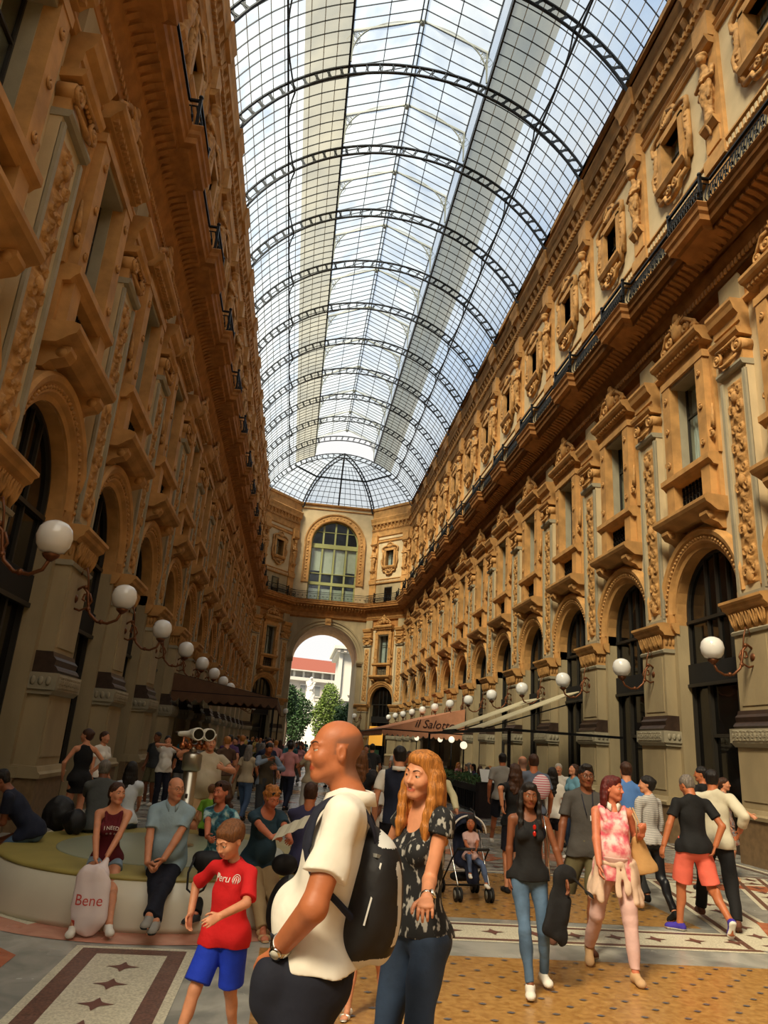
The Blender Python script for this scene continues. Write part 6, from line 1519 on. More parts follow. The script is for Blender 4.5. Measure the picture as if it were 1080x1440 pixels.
# camera bag of the woman in turquoise
F_ = Field(.009); c = px_at(292,1213,7.86); F_.ell((c.x,c.y,c.z), (.13,.09,.10), .03); F_.cap((c.x-.08,c.y,c.z+.03),(c.x+.08,c.y,c.z+.03),.07,None,.03)
cb = link('camera_bag', field_mesh('camera_bag', F_, PB, it=1), None, category='bag', label='black camera bag with dangling strap on the turquoise woman\'s lap')
b = MB(); b.tube([(c.x-.12,c.y-.05,c.z+.05),(c.x-.16,c.y-.10,c.z-.08),(c.x-.15,c.y-.11,c.z-.22),(c.x-.08,c.y-.12,c.z-.27),(c.x+.0,c.y-.11,c.z-.22),(c.x+.05,c.y-.09,c.z-.08)],.011,PB,6); build('strap', b, cb)
# map
b = MB(); a0 = px_at(386,1176,7.72); a1 = px_at(430,1158,7.55); up_ = Vector((.06,.18,.10)); 
pts = []
for j in range(2):
    for i in range(7): u = i/6; v = a0.lerp(a1,u)+up_*(j-.35)+Vector((0,0,.012*(i%2))); pts.append(v)
b.grid(pts,7,2,mat('map_paper', S(196,188,164), .8),False); m_ = build('folded_map', b, None, category='map', label='unfolded paper map held by the woman in teal'); m_.modifiers.new('t','SOLIDIFY').thickness = .002
# floor backpack and waist bag
F_ = Field(.009); c = px_at(400,1262,7.72); F_.ell((c.x,7.72,.30),(.15,.12,.26),.04,rotm(0,-.1,.25).T); F_.ell((c.x+.02,7.62,.22),(.11,.08,.15),.03)
F_.plane((0,0,.01),(0,0,-1))
fb_ = link('backpack', field_mesh('backpack', F_, [PB, cloth('grey_panel', S(84,88,84))], lambda C: (np.abs((C[:,0]-c.x)-.18*(C[:,2]-.25)) < .028).astype(int), it=1), None, category='backpack', label='black backpack with grey stripe standing on the floor before the map reader')
F_ = Field(.009); c2 = px_at(400,1218,8.0); F_.ell((c2.x,7.98,.60),(.13,.08,.10),.03); link('shoulder_bag', field_mesh('shoulder_bag', F_, PB, it=1), None, category='bag', label='black shoulder bag in the lap of the map reader')
# backpack straps of the woman in turquoise and the big bag behind the bench
F_ = Field(.010); F_.ell((-2.93,10.75,.66),(.20,.16,.22),.03); F_.ell((-2.62,10.4,.60),(.14,.12,.15),.03); link('backpack', field_mesh('backpack', F_, PB, it=1, noise=.01, nscale=30), None, category='backpack', label='black quilted bag resting on the shaded part of the round bench')
# young woman: jacket and cap held, sunglasses at the neckline
def wpt(root, v): return Matrix.Rotation(root.rotation_euler.z,3,'Z') @ (Vector(v)*root.scale[0]) + root.location
W_ = wpt(M26, P26.W[0]); F_ = Field(.009)
F_.cap((W_.x-.03,W_.y-.0,W_.z+.02),(W_.x-.02,W_.y-.02,W_.z-.46),.045,.035,.03,.5,V3(0,1,0)); F_.cap((W_.x-.05,W_.y,W_.z-.02),(W_.x-.12,W_.y-.03,W_.z-.36),.05,.06,.03,.4,V3(0,1,0)); F_.cap((W_.x-.05,W_.y,W_.z-.05),(W_.x-.07,W_.y-.04,W_.z-.40),.04,.05,.03,.4,V3(0,1,0)); F_.ell((W_.x+.03,W_.y+.03,W_.z+.03),(.085,.07,.065),.03); F_.cap((W_.x+.08,W_.y+.0,W_.z-.0),(W_.x+.17,W_.y-.03,W_.z-.09),.055,.05,.02,.18,V3(.5,-.2,.85))
link('jacket', field_mesh('jacket', F_, cloth('jacket_black', S(18,17,19)), it=2, noise=.016, nscale=22), None, category='jacket', label='black jacket and cap bundled in the hand of the long-haired young woman')
b = MB(); R = P26.R
for sx in (1,-1): c = P26.C+R@V3(.03+.0*sx,-.135,.055+sx*.028); b.ball(c,.022,mat('red_lens', S(170,30,20), .1),12,(.75,.35,1.1))
b.tube([P26.C+R@V3(.03,-.13,.09),P26.C+R@V3(.03,-.12,.13)],.004,GFR,5); build('sunglasses', b, M26)
b = MB(); b.tube([P26.S[0]+V3(-.03,-.04,.05),P26.S[0]+V3(-.01,-.09,-.1),P26.S[0]+V3(.0,-.12,-.3),P26.S[0]+V3(.02,-.10,-.5)],.006,CHROME,5); build('chain_strap', b, M26)
# lanyard
b = MB(); R = P27.R; 
for sx in (1,-1): b.tube([P27.N+R@V3(sx*.06,-.02,.02),P27.C+R@V3(sx*.045,-.125,.08),P27.C+R@V3(sx*.02,-.14,-.02)],.005,PN,5)
b.bar(P27.C+R@V3(.02,-.14,-.02),P27.C+R@V3(.022,-.14,-.07),.012,.008,WT); build('lanyard', b, M27)
# cardigan tied round the waist, tote bag
p = P28; F_ = Field(.008); R = p.R; q = lambda x,y,z: p.P+R@V3(x,y,z)
n_ = 14
for i in range(n_):
    a, c_ = 2*PI*i/n_, 2*PI*(i+1)/n_; F_.cap(q(.165*math.cos(a),.13*math.sin(a)+.0,.03+.02*math.sin(a)), q(.165*math.cos(c_),.13*math.sin(c_),.03+.02*math.sin(c_)), .028, None, .02)
F_.ell(q(.02,-.15,.02),(.045,.04,.045),.02); F_.cap(q(.0,-.165,.0),q(.005,-.185,-.24),.026,.036,.015,.4,R@V3(0,1,0)); F_.cap(q(.05,-.16,.0),q(.075,-.18,-.20),.026,.034,.015,.4,R@V3(0,1,0))
for a in np.linspace(.2,PI-.2,9): F_.cap(q(.16*math.cos(a),.13*math.sin(a),.0), q(.21*math.cos(a),.17*math.sin(a),-.24-.07*math.cos(a*3)**2), .03, .028, .03)

for a in (-.75,-.45,-.15,.15,.5): F_.cap(q(-.17*math.cos(a),.13*math.sin(a),.01),q(-.225*math.cos(a),.18*math.sin(a),-.27-.03*math.cos(9*a)),.03,.034,.025); F_.cap(q(.17*math.cos(a),.13*math.sin(a),.01),q(.23*math.cos(a),.18*math.sin(a),-.29-.03*math.sin(8*a)),.03,.036,.025)
link('cardigan', field_mesh('cardigan', F_, cloth('cream_knit', S(206,176,152)), it=2, noise=.008, nscale=34), M28)
F_ = Field(.008); cc = wpt(M28, P28.P+V3(.25,.02,.14)); F_.cap((cc.x-.02,cc.y,cc.z+.06),(cc.x+.05,cc.y,cc.z-.14),.06,.115,.04,.5,V3(.2,1,0)); F_.plane((cc.x,cc.y,cc.z-.2),(.25,0,-1))
tb = link('tote_bag', field_mesh('tote_bag', F_, cloth('tan_canvas', S(178,136,84)), it=1, noise=.006, nscale=24), None, category='bag', label='tan shoulder bag under the arm of the red-haired woman')
Sx = wpt(M28, P28.S[0]); b = MB(); 
for dx in (-.01,.015): b.tube([(cc.x-.03+dx,cc.y-.04,cc.z+.08),(Sx.x+.03+dx,Sx.y-.09,Sx.z-.06),(Sx.x+.02+dx,Sx.y,Sx.z+.05),(Sx.x+.05+dx,Sx.y+.07,Sx.z-.05),(cc.x-.0+dx,cc.y+.04,cc.z+.08)],.008,C_TAN,6)
build('strap', b, tb)
# small pink and white bag on the tall man
c = wpt(M38, P38.P+P38.R@V3(-.08,.16,.33)); F_ = Field(.011); F_.ell(tuple(c),(.15,.09,.19),.03); link('duffel_bag', field_mesh('duffel_bag', F_, stripes('pink_white', S(222,206,206), S(196,96,116), 9), it=1), None, category='bag', label='pink and white striped bag on the back of the tall man in grey-blue')
# ---------------------------------------------------------------- stroller with toddler
t = link('baby_stroller', None, loc=(2.46,10.05,0), rz=.12, category='stroller', label='dark navy baby stroller with toddler pushed over the golden floor'); SN = cloth('stroller_navy', S(20,26,48)); SB = cloth('stroller_black', S(20,20,22))
for x, y in ((-.21,-.18),(.21,-.18),(-.24,.42),(.24,.42)):
    for dx in (-.028,.028):
        b = MB(); pr = [(.03,-.014),(.075,-.014),(.085,-.01),(.085,.01),(.075,.014),(.03,.014)]
        vs = []; fs = []; n = 20
        for r_, h_ in pr:
            for i in range(n): a = 2*PI*i/n; vs.append((h_, r_*math.cos(a), r_*math.sin(a)))
        for j in range(len(pr)-1):
            for i in range(n): fs.append((j*n+i,j*n+(i+1)%n,(j+1)*n+(i+1)%n,(j+1)*n+i))
        b.add(vs,fs,RUB,True); b.tube([(-.018,0,0),(.018,0,0)],.05,mat('grey_hub', S(130,128,120), .4),12); build('wheel', b, t, loc=(x+dx,y,.086))
b = MB()
for sx in (-1,1):
    b.tube([(sx*.21,-.18,.09),(sx*.21,-.16,.2),(sx*.22,.12,.55),(sx*.23,.30,.80),(sx*.23,.5,1.0)],.011,CHROME,8); b.tube([(sx*.24,.42,.09),(sx*.225,.05,.46),(sx*.21,-.12,.60)],.011,SB,8); b.tube([(sx*.23,.5,1.0),(sx*.20,.56,1.03)],.016,RUB,8)
b.tube([(-.21,-.12,.60),(-.12,-.2,.61),(.12,-.2,.61),(.21,-.12,.60)],.018,RUB,8); b.tube([(-.24,.42,.09),(.24,.42,.09)],.009,SB,6); b.tube([(-.21,-.16,.2),(.21,-.16,.2)],.009,SB,6)
build('frame', b, t)
F_ = Field(.012); F_.cap((-.12,.0,.42),(.12,.0,.42),.06,None,.03); F_.cap((-.12,.12,.42),(-.12,.26,.82),.05,None,.03); F_.cap((.12,.12,.42),(.12,.26,.82),.05,None,.03); F_.cap((0,.12,.42),(0,.26,.82),.07,None,.05); F_.cap((0,-.02,.42),(0,-.14,.26),.09,None,.03,.4,V3(0,1,0)); link('seat', field_mesh('seat', F_, SN, it=1), t)
F_ = Field(.012); F_.ell((0,.20,.78),(.235,.24,.22),.01); F_.ell((0,.17,.75),(.215,.24,.205),.01,op='s'); F_.plane((0,.02,.78),(0,-1,-.15)); F_.plane((0,0,.74),(0,.25,-1)); link('canopy', field_mesh('canopy', F_, SN, it=1), t)
b = MB(); b.tube([(.235*math.cos(a),.045,.775+.21*math.sin(a)) for a in np.linspace(0,PI,18)],.012,WT,6); build('canopy_trim', b, t)
F_ = Field(.012); F_.cap((-.12,.14,.24),(.12,.2,.24),.09,None,.03,.6,V3(0,0,1)); link('basket', field_mesh('basket', F_, SB, it=1), t)
person('toddler in pale pink top and blue leggings sitting in the stroller', (2.47,10.0), 2, .95, f=True, child=1, hs=1.55, h=.0065, skin=SK_TAN, hairs=('bob', H_BLACK), pelvis=wx(2.47,10.05,.50), lean=-.1, hyaw=-.3, top=('tee', C_PINKJ), bottom=('leggings', denim('toddler', S(90,106,140))), shoes=('sneaker', C_WHITE, C_WHITE), fl=wx(2.60,9.72,.24), fr=wx(2.40,9.76,.34), hl=wx(2.50,9.86,.62), hr=wx(2.42,9.86,.60), kl=(.2,-.4,1), kr=(-.1,-.4,1))
# ---------------------------------------------------------------- restaurant fittings
AWB = mat('awning_salmon', S(196,134,98), .8, var=.1, vscale=3); AWD = mat('awning_brown', S(96,66,44), .85, var=.15, vscale=3); AWC = mat('awning_beige', S(200,186,150), .8, var=.06); 
def awning(xw, xo, y0, y1, zt, zo, m, nm, drop=.34, pitch=.28):
    t = link('restaurant_awning', None, loc=(0,0,0), category='awning', label=nm)
    b = MB(); zz = zo-.0
    b.add([(xw,y0,zt),(xo,y0,zo),(xo,y1,zo),(xw,y1,zt)],[(0,1,2,3)],m)
    b.add([(xw,y0,zt),(xo,y0,zo),(xw,y0,zo)],[(0,1,2)],m); b.add([(xw,y1,zt),(xo,y1,zo),(xw,y1,zo)],[(0,1,2)],m)
    c = build('canopy', b, t); c.modifiers.new('t','SOLIDIFY').thickness = .02
    b = MB()
    def val(p0, p1):
        L_ = math.hypot(p1[0]-p0[0],p1[1]-p0[1]); n = max(2,int(L_/pitch)); k = 6
        for i in range(n):
            for j in range(k):
                u0, u1 = (i+j/k)/n, (i+(j+1)/k)/n; d0 = drop*(.62+.38*math.sin(PI*j/k)); d1 = drop*(.62+.38*math.sin(PI*(j+1)/k))
                A = (p0[0]+(p1[0]-p0[0])*u0,p0[1]+(p1[1]-p0[1])*u0); B = (p0[0]+(p1[0]-p0[0])*u1,p0[1]+(p1[1]-p0[1])*u1)
                b.add([(A[0],A[1],zo),(B[0],B[1],zo),(B[0],B[1],zo-d1),(A[0],A[1],zo-d0)],[(0,1,2,3)],m)
    val((xw,y0-.02),(xo,y0-.02)); val((xo,y0),(xo,y1)); c = build('scalloped_valance', b, t); c.modifiers.new('t','SOLIDIFY').thickness = .015
    b = MB(); b.bar((xw,y0,zo),(xo,y0,zo),.05,.06,IRON); b.bar((xo,y0,zo),(xo,y1,zo),.05,.06,IRON); b.bar((xw,y0+.1,zt),(xo,y0+.1,zo),.04,.04,IRON)
    for y in (y0+.1,y1-.1): b.bar((xo+(.1 if xo < xw else -.1),y,0),(xo+(.1 if xo < xw else -.1),y,zo),.07,.07,IRON)
    build('iron_frame', b, t); return t
aw = awning(9.45, 4.9, 40.6, 53, 3.95, 2.62, AWB, 'salmon restaurant awning with scalloped valance and script lettering, right side')
cu_ = decal('il Salotto', mat('dark_lettering', S(60,34,26), .8), None, (7.75,40.57,3.02), (1,0,0), (0,0,1), .62, shear=.35)
link('lettering', cu_, aw)
aw = awning(-4.35, -.6, 27.2, 39, 3.75, 3.12, AWD, 'dark brown restaurant awning with scalloped valance on the shaded side')
link('lettering', decal('Savini', mat('faded_lettering', S(60,38,26), .9), None, (-3.2,27.17,3.33), (1,0,0), (0,0,1), .34, shear=.3), aw) if 0 else None
for y0, y1, n in ((23.8,25.5,'nearer'),(27.6,29.9,'farther')):
    t = link('fabric_awning', None, category='awning', label=n+' of the two plain beige sloping awnings by the restaurant'); b = MB(); b.add([(9.4,y0,3.9),(6.1,y0,2.52),(6.1,y1,2.52),(9.4,y1,3.9)],[(0,1,2,3)],AWC); c = build('canopy', b, t); c.modifiers.new('t','SOLIDIFY').thickness = .03
    b = MB(); b.bar((6.1,y0,2.5),(6.1,y1,2.5),.07,.07,IRON); b.bar((9.4,y0+.1,3.6),(6.15,y0+.1,2.5),.04,.04,IRON); build('front_bar', b, t)
t = link('pergola_beam', None, category='beam', label='long dark beam on posts carrying the beige awnings'); b = MB(); b.bar((6.1,20.6,2.44),(6.1,33,2.44),.09,.09,IRON); b.bar((9.4,20.6,2.44),(6.1,20.6,2.44),.07,.07,IRON); build('beam', b, t)
for y in (20.7,33): b = MB(); b.bar((6.1,y,0),(6.1,y,2.44),.08,.08,IRON); build('post', b, t)
HEDGE = mat('hedge_leaf', S(58,84,34), .7, var=.5, vscale=30)
def leafbox(x0,x1,y0,y1,z0,z1,n,seed=1,s=.05,m=None):
    rg = random.Random(seed); b = MB()
    for _ in range(n):
        c = Vector((rg.uniform(x0,x1),rg.uniform(y0,y1),rg.uniform(z0,z1))); a = Vector((rg.gauss(0,1),rg.gauss(0,1),rg.gauss(0,1))).normalized(); e = a.orthogonal().normalized(); b.add([c,c+a*s+e*s*.4,c+a*s*2,c+a*s-e*s*.4],[(0,1,2,3)],m or HEDGE)
    return b
def barrier(x, y0, y1, nm, seed):
    t = link('planter_barrier', None, category='planter', label=nm); b = MB(); b.box(x-.16,x+.16,-y1,-y0,.06,.62,SB) if 0 else b.add([],[],SB)
    b.box(x-.17,x+.17,-y1,-y0,.60,.80,IRON); b.box(x-.17,x+.17,-y1,-y0,.02,.07,IRON)
    n = int((y1-y0)/.16)
    for i in range(n): b.box(x-.17,x-.14,-(y0+.16*i+.03),-(y0+.16*i),.05,.62,IRON)
    for i in range(int((y1-y0)/1.2)+1): b.box(x-.17,x+.17,-(y0+1.2*i+.08),-(y0+1.2*i),.0,.62,IRON)
    build('trough', b, t)
    c = build('foliage', leafbox(x-.18,x+.18,y0,y1,.76,1.06,1500,seed), t); c['kind'] = 'stuff'
barrier(6.0,22.3,29.5,'iron planter barrier topped with clipped green hedge beside the restaurant tables',3)
barrier(5.6,33.5,40,'farther green planter barrier before the salmon awning',4); barrier(-1.3,28,38,'planter barrier in front of the shaded brown awning',5)
t = link('menu_stand', None, loc=(5.75,21.8,0), rz=.15, category='stand', label='dark menu stand with white page at the end of the planter barrier'); b = MB(); b.box(-.25,.25,-.15,.1,0,.95,cloth('dark_panel', S(34,24,22))); build('body', b, t); b = MB(); b.add([(-.2,-.16,.98),(.2,-.16,.98),(.2,.02,1.32),(-.2,.02,1.32)],[(0,1,2,3)],mat('white_page', S(232,230,224), .6)); c = build('page', b, t); c.modifiers.new('t','SOLIDIFY').thickness = .01
LBULB = emis('lit_globe', S(255,236,200), 1.2)
for i, (px, py, Y, nm) in enumerate(((652,1048,30,'beside the planter hedge'),(635,1040,36,'behind the planter hedge'),(619,1040,44,'under the salmon awning'),(586,1038,47,'farthest along the restaurant'))):
    v = px_at(px,py,Y); t = link('globe_post_lamp', None, loc=(v.x,Y,0), category='lamp', label='small lit globe lamp on a black post '+nm, group='small post lamps of the restaurant'); b = MB(); b.tube([(0,0,0),(0,0,v.z-.12)],.03,IRON,8); build('post', b, t); b = MB(); b.ball((0,0,v.z),.15,LBULB,14); build('globe', b, t)
b = MB(); s_ = emis('warm_shop_light', S(226,160,60), .55); b.box(-1.2,.7,.0,.03,1.7,3.4,s_); b.box(-1.3,.2,.03,.05,.2,1.3,mat('green_counter', S(40,70,50), .6))
l_ = math.atan2((YC-DEND),(CX+WH-CX-FH)); mx_, my_ = CX+(WH+FH)/2, (YC+DEND)/2
o = build('shop_display', b, None, loc=(mx_,my_+.1,0), rz=l_, category='shop display', label='warm yellow lit shop display in the slanting bay right of the exit arch')
# ---------------------------------------------------------------- caryatids
F_ = Field(.026)
F_.ell((0,-.34,20.72),(.13,.15,.17),.03); F_.ell((0,-.30,20.86),(.17,.17,.10),.03); F_.cap((0,-.26,20.5),(0,-.22,20.35),.08,None,.05)
F_.cap((-.24,-.20,20.28),(.24,-.20,20.28),.09,None,.06); F_.ell((0,-.22,20.08),(.25,.17,.26),.05); F_.ell((0,-.22,19.75),(.19,.15,.25),.06)
F_.cap((-.27,-.2,20.24),(-.33,-.32,19.9),.075,.06,.03); F_.cap((-.33,-.32,19.9),(.05,-.43,19.86),.06,.05,.03); F_.cap((.27,-.2,20.24),(.35,-.26,19.9),.075,.06,.03); F_.cap((.35,-.26,19.9),(.0,-.42,19.98),.06,.05,.03)
F_.cap((0,-.22,19.6),(0,-.2,18.75),.23,.14,.05,.8,V3(0,1,0))
for i in range(9):
    a = -1.3+2.6*i/8; F_.cap((.24*math.sin(a),-.2-.2*math.cos(a),19.62-.1*math.sin(i)),(.13*math.sin(a+.3),-.18-.12*math.cos(a),18.75),.05,.03,.015)
F_.cap((-.27,-.28,19.55),(.28,-.34,19.72),.07,.06,.02); F_.cap((.26,-.3,19.7),(.2,-.34,19.2),.06,.04,.02)
F_.cap((0,-.2,18.72),(0,-.2,18.5),.16,.10,.04); F_.ell((0,-.26,18.6),(.1,.1,.14),.03); F_.cap((0,-.3,18.45),(0,-.22,18.1),.07,.03,.03)
cme = field_mesh('caryatid', F_, GOLDR, it=1, noise=.012, nscale=16)
for s, k, l, r, n, nm in SPOTS:
    link('caryatid', cme, None, loc=l, rz=r, category='statue', label=n+' carved caryatid figure, '+nm, group='caryatids of the '+nm)
# ---------------------------------------------------------------- square beyond the arch
MARB = mat('white_marble', S(190,188,184), .6)
v = px_at(435,985,106); t = link('monument', None, loc=(v.x,106,0), category='monument', label='white marble monument with robed figure on a tall pedestal beyond the arch')
b = MB(); b.box(-1.6,1.6,-1.6,1.6,0,2.2,MARB); b.box(-2.3,2.3,-2.3,2.3,0,.8,MARB); b.box(-1.0,1.0,-1.0,1.0,2.2,6.6,MARB); b.box(-1.3,1.3,-1.3,1.3,6.2,6.8,MARB); b.box(-1.25,1.25,-1.25,1.25,2.2,2.6,MARB); build('pedestal', b, t)
F_ = Field(.09); F_.cap((0,0,6.8),(0,0,9.3),.75,.5,.2,.8,V3(0,1,0)); F_.cap((-.45,0,9.4),(.45,0,9.4),.22,None,.2); F_.ell((0,-.12,10.05),(.24,.27,.33),.1); F_.cap((0,0,9.5),(0,0,9.9),.16,None,.1); F_.cap((.5,0,9.3),(.2,-.55,8.6),.16,.12,.1); F_.cap((-.5,0,9.3),(-.1,-.55,8.5),.16,.12,.1); link('robed_figure', field_mesh('robed_figure', F_, MARB, it=1, noise=.05, nscale=4), t)
F_ = Field(.08); F_.cap((0,0,2.2),(0,0,3.3),.35,.25,.1); F_.ell((0,-.05,3.85),(.16,.18,.21),.05); F_.cap((-.25,0,3.4),(.25,0,3.4),.14,None,.1); sm = field_mesh('attendant_figure', F_, MARB, it=1)
for x, y in ((-1.75,-1.75),(1.75,-1.75)): o = link('attendant_figure', sm, t, loc=(x,y,-1.3))
LEAF1 = mat('tree_leaf_dark', S(40,68,28), .7, var=.4, vscale=2); LEAF2 = mat('tree_leaf_bright', S(84,104,36), .7, var=.35, vscale=2); BARK = mat('bark', S(80,64,48), .9)
def tree(px, py, Y, rx, rz_, m, nm, seed):
    v = px_at(px,py,Y); t = link('tree', None, loc=(v.x,Y,0), category='tree', label=nm); rg = random.Random(seed); b = MB()
    for _ in range(5200):
        u = Vector((rg.gauss(0,1),rg.gauss(0,1),rg.gauss(0,1))).normalized()*(rg.random()**.35); lump = 1+.16*math.sin(5*u.x+seed)*math.cos(4*u.z+seed*2)
        c = Vector((u.x*rx*lump,u.y*rx*lump,v.z+u.z*rz_*lump)); a = Vector((rg.gauss(0,1),rg.gauss(0,1),rg.gauss(0,1))).normalized(); e = a.orthogonal().normalized(); s_ = .16
        b.add([c,c+a*s_+e*s_*.6,c+a*s_*2,c+a*s_-e*s_*.6],[(0,1,2,3)],m)
    build('foliage', b, t); b = MB(); b.tube([(0,0,0),(.1,0,v.z*.5),(0,0,v.z)],.25,BARK,8,rr=[.28,.2,.1]); build('trunk', b, t)
tree(414,1008,98,2.3,3.2,LEAF1,'dark green tree beyond the arch, left of the monument',1)
tree(462,1008,96,2.0,4.2,LEAF2,'bright green tree beyond the arch, right of the monument',2)
tree(487,1020,91,1.8,2.8,LEAF1,'lower green tree at the right edge of the exit arch',3)
tree(404,985,90,1.2,2.0,LEAF1,'slim tree behind the dark green tree beyond the arch',4)
# ---------------------------------------------------------------- the crowd further down the arcade
TOPS = [('white',S(214,208,198)),('black',S(20,19,22)),('grey',S(126,124,118)),('navy',S(26,34,60)),('red',S(176,30,30)),('beige',S(176,158,128)),('light blue',S(128,156,186)),('brown',S(86,60,44)),('dark green',S(44,66,48)),('pink',S(206,140,140)),('charcoal',S(54,52,52)),('yellow',S(200,170,90)),('teal',S(40,96,104)),('purple',S(80,52,92))]
BOTS = [('black trousers',S(22,22,24)),('blue jeans',S(70,92,124)),('khaki trousers',S(150,128,96)),('grey trousers',S(100,98,96)),('navy trousers',S(28,34,54)),('white trousers',S(200,196,188)),('brown trousers',S(80,60,44))]
HAIRS = [('dark hair',H_BLACK),('brown hair',H_BROWN),('fair hair',H_BLOND),('grey hair',H_GREY)]
tm_ = {n: cloth('crowd_top_'+n.replace(' ','_'), c, bump=0) for n, c in TOPS}; bm_ = {n: cloth('crowd_'+n.replace(' ','_'), c, bump=0) for n, c in BOTS}
protos = []
def walk(f, d, **k): return dict(fl=(.09,-.28*d,.09), fr=(-.09,.26*d,.14), hl=(.24,.20*d,.95), hr=(-.24,-.22*d,.97), **k)
arch = [(False,dict(**walk(0,1))),(True,dict(**walk(1,1))),(False,dict(hl=(.2,-.2,1.05),hr=(-.2,-.24,1.1))),(True,dict(hl=(.1,-.28,1.25),el=(1,.2,-.5))),(False,dict(**walk(0,-1),fat=.05)),(True,dict(hyaw=.5,**walk(1,-1)))]
cells = [(i, j) for i in range(len(TOPS)) for j in range(len(BOTS))]; random.Random(11).shuffle(cells)
cpos = []; rg = random.Random(21)
def okp(x, y): return all((x-a)**2+(y-b_)**2 > .55 for a, b_ in cpos)
tries = 0
while len(cpos) < 84 and tries < 6000:
    tries += 1; y = 17+50*rg.random()**1.25; x = rg.uniform(-3.2, 5.2) if y > 24 else rg.choice((rg.uniform(-3.2,.2), rg.uniform(.4,3.6)))
    if x < -.2 and 26.8 < y < 40: continue
    if x > 4.4 and 33 < y < 54: continue
    if okp(x, y): cpos.append((x, y))
for n, (x, y) in enumerate(cpos):
    ai = n % len(arch); f, ps = arch[ai]; ti, bi = cells[n]; tn, bn = TOPS[ti][0], BOTS[bi][0]; hn, hm = HAIRS[(n*7) % 4]; away = rg.random() < .62
    lab = ('woman' if f else 'man')+' in '+tn+' top and '+bn+' walking '+('away' if away else 'nearer')+' in the crowd'
    face = (180 if away else 0)+rg.uniform(-35,35); hh = rg.uniform(1.56,1.70) if f else rg.uniform(1.66,1.82)
    if len(protos) <= ai:
        r_, _p = person(lab, (x,y), face, hh, f=f, h=.014, skin=SK_TAN if n % 2 else SK_FAIR, hairs=('long' if f else 'short', hm), top=('tee', tm_[tn]), bottom=('trousers', bm_[bn]), shoes=('sneaker', C_BLACK), group='people in the crowd down the arcade', noise=.003, **ps); protos.append(r_)
    else:
        r_ = tree_copy(protos[ai], (x,y,0), math.radians(face), label=lab); r_.scale = (hh/1.75,)*3
        for ch in r_.children:
            nm_ = ch.name.split('.')[0]; m_ = tm_[tn] if nm_ == 'shirt' else bm_[bn] if nm_ == 'trousers' else hm if nm_ == 'hair' else None
            if m_: ch.material_slots[0].link = 'OBJECT'; ch.material_slots[0].material = m_
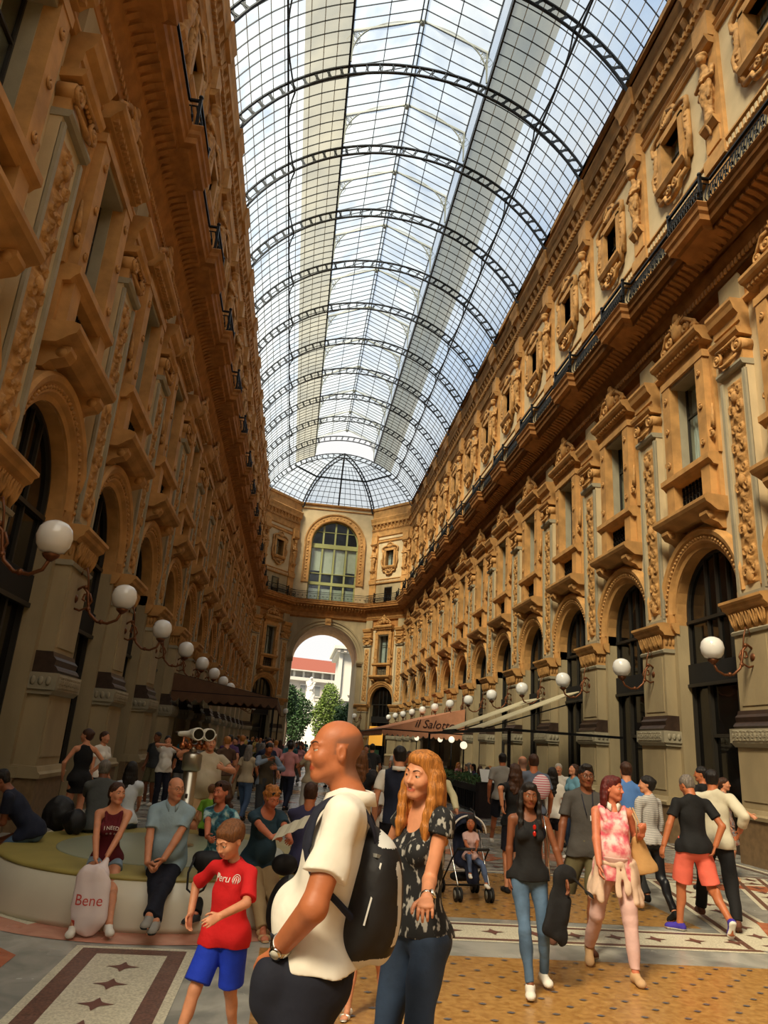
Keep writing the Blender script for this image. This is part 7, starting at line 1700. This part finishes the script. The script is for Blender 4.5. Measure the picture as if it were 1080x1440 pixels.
# diners behind the planter barriers
pr = None; spots = [(6.9,23.2),(6.7,24.1),(7.4,24.8),(6.8,25.6),(7.6,26.4),(6.9,27.0),(7.5,27.9),(6.8,28.6),(7.3,29.6),(6.9,22.6),(7.0,31),(7.7,32),(6.6,34.5),(7.2,35.6),(6.5,36.8),(7.4,38),(-2.2,28.8),(-2.6,30.2),(-2.1,31.4),(-2.7,32.8),(-2.2,34.2),(-2.6,35.6)]
CHM = mat('dark_wicker', S(44,34,26), .7)
for n, (x, y) in enumerate(spots):
    tn = TOPS[(n*5+1) % len(TOPS)][0]; face = rg.choice((90,-90,160,20))+rg.uniform(-20,20); lab = 'seated diner in '+tn+' top with '+HAIRS[n % 4][0]+' behind the '+('right-hand' if x > 0 else 'shaded')+' planter barrier'
    if pr is None: pr, _p = person(lab, (x,y), face, 1.70, h=.014, skin=SK_FAIR, hairs=('long', H_BROWN), top=('tee', tm_[tn]), bottom=('trousers', bm_['black trousers']), shoes=('sneaker', C_BLACK), pelvis=(0,.05,.56), fl=(.1,-.45,.085), fr=(-.1,-.45,.085), hl=(.15,-.35,.8), hr=(-.15,-.35,.8), kl=(.1,-.3,1), kr=(-.1,-.3,1), lean=.1, noise=.003, group='diners at the restaurant tables'); r_ = pr
    else: r_ = tree_copy(pr, (x,y,0), math.radians(face), label=lab)
    for ch in r_.children:
        nm_ = ch.name.split('.')[0]; m_ = tm_[tn] if nm_ == 'shirt' else HAIRS[n % 4][1] if nm_ == 'hair' else None
        if m_: ch.material_slots[0].link = 'OBJECT'; ch.material_slots[0].material = m_
    fr_ = Matrix.Rotation(math.radians(face),3,'Z')
    if n == 0:
        cr = link('dining_chair', None, category='chair', label='dark wicker chair under a diner'); b = MB(); b.box(-.22,.22,-.25,.2,.40,.44,CHM); build('seat', b, cr)
        b = MB(); b.box(-.22,.22,-.30,-.25,.44,.88,CHM); build('backrest', b, cr)
        for sx in (-1,1):
            for sy in (-1,1): b = MB(); b.box(sx*.19-.02,sx*.19+.02,-.02+.2*sy-.02,-.02+.2*sy+.02,0,.40,CHM); build('leg', b, cr)
        cc_ = cr
    else: cc_ = tree_copy(cr, (0,0,0), 0)
    v = fr_ @ Vector((0,.04,0)); cc_.location = (x+v.x, y+v.y, 0); cc_.rotation_euler = (0,0,math.radians(face)); cc_['label'] = 'dark wicker chair under the diner in '+tn+(' top, right-hand restaurant' if x > 0 else ' top, shaded restaurant'); cc_['group'] = 'restaurant chairs'
# ---------------------------------------------------------------- light
w = bpy.data.worlds.new('sky'); SC.world = w; w.use_nodes = True; nt = w.node_tree; bg = nt.nodes['Background']
L = nt.links.new
tc = nt.nodes.new('ShaderNodeTexCoord'); sep = nt.nodes.new('ShaderNodeSeparateXYZ'); L(tc.outputs['Generated'], sep.inputs[0])
n = nt.nodes.new('ShaderNodeTexNoise'); n.inputs['Scale'].default_value = 3.2; n.inputs['Detail'].default_value = 6; L(tc.outputs['Generated'], n.inputs['Vector'])
r = nt.nodes.new('ShaderNodeValToRGB'); r.color_ramp.elements[0].position = .40; r.color_ramp.elements[0].color = (.54,.71,.95,1); r.color_ramp.elements[1].position = .62; r.color_ramp.elements[1].color = (1,.99,.97,1)
mr = nt.nodes.new('ShaderNodeMapRange'); mr.inputs['From Min'].default_value = .0; mr.inputs['From Max'].default_value = .45; mr.inputs['To Min'].default_value = .3; mr.inputs['To Max'].default_value = 0; L(sep.outputs[2], mr.inputs[0]); ad = nt.nodes.new('ShaderNodeMath'); L(n.outputs[0], ad.inputs[0]); L(mr.outputs[0], ad.inputs[1])
L(ad.outputs[0], r.inputs[0]); L(r.outputs[0], bg.inputs['Color']); bg.inputs['Strength'].default_value = .97
sd = bpy.data.lights.new('sun', 'SUN'); sd.energy = 12.5; sd.angle = math.radians(16); sd.color = (1,.86,.62)
so = bpy.data.objects.new('sun', sd); COL.objects.link(so)
dirv = Vector((.6,.74,-1.0)); so.rotation_euler = dirv.to_track_quat('-Z','Y').to_euler()
SC.view_settings.exposure = 0.04
SC.cycles.max_bounces = 6; SC.cycles.diffuse_bounces = 4; SC.cycles.glossy_bounces = 2; SC.cycles.transparent_max_bounces = 16
SC.cycles.sample_clamp_indirect = 5
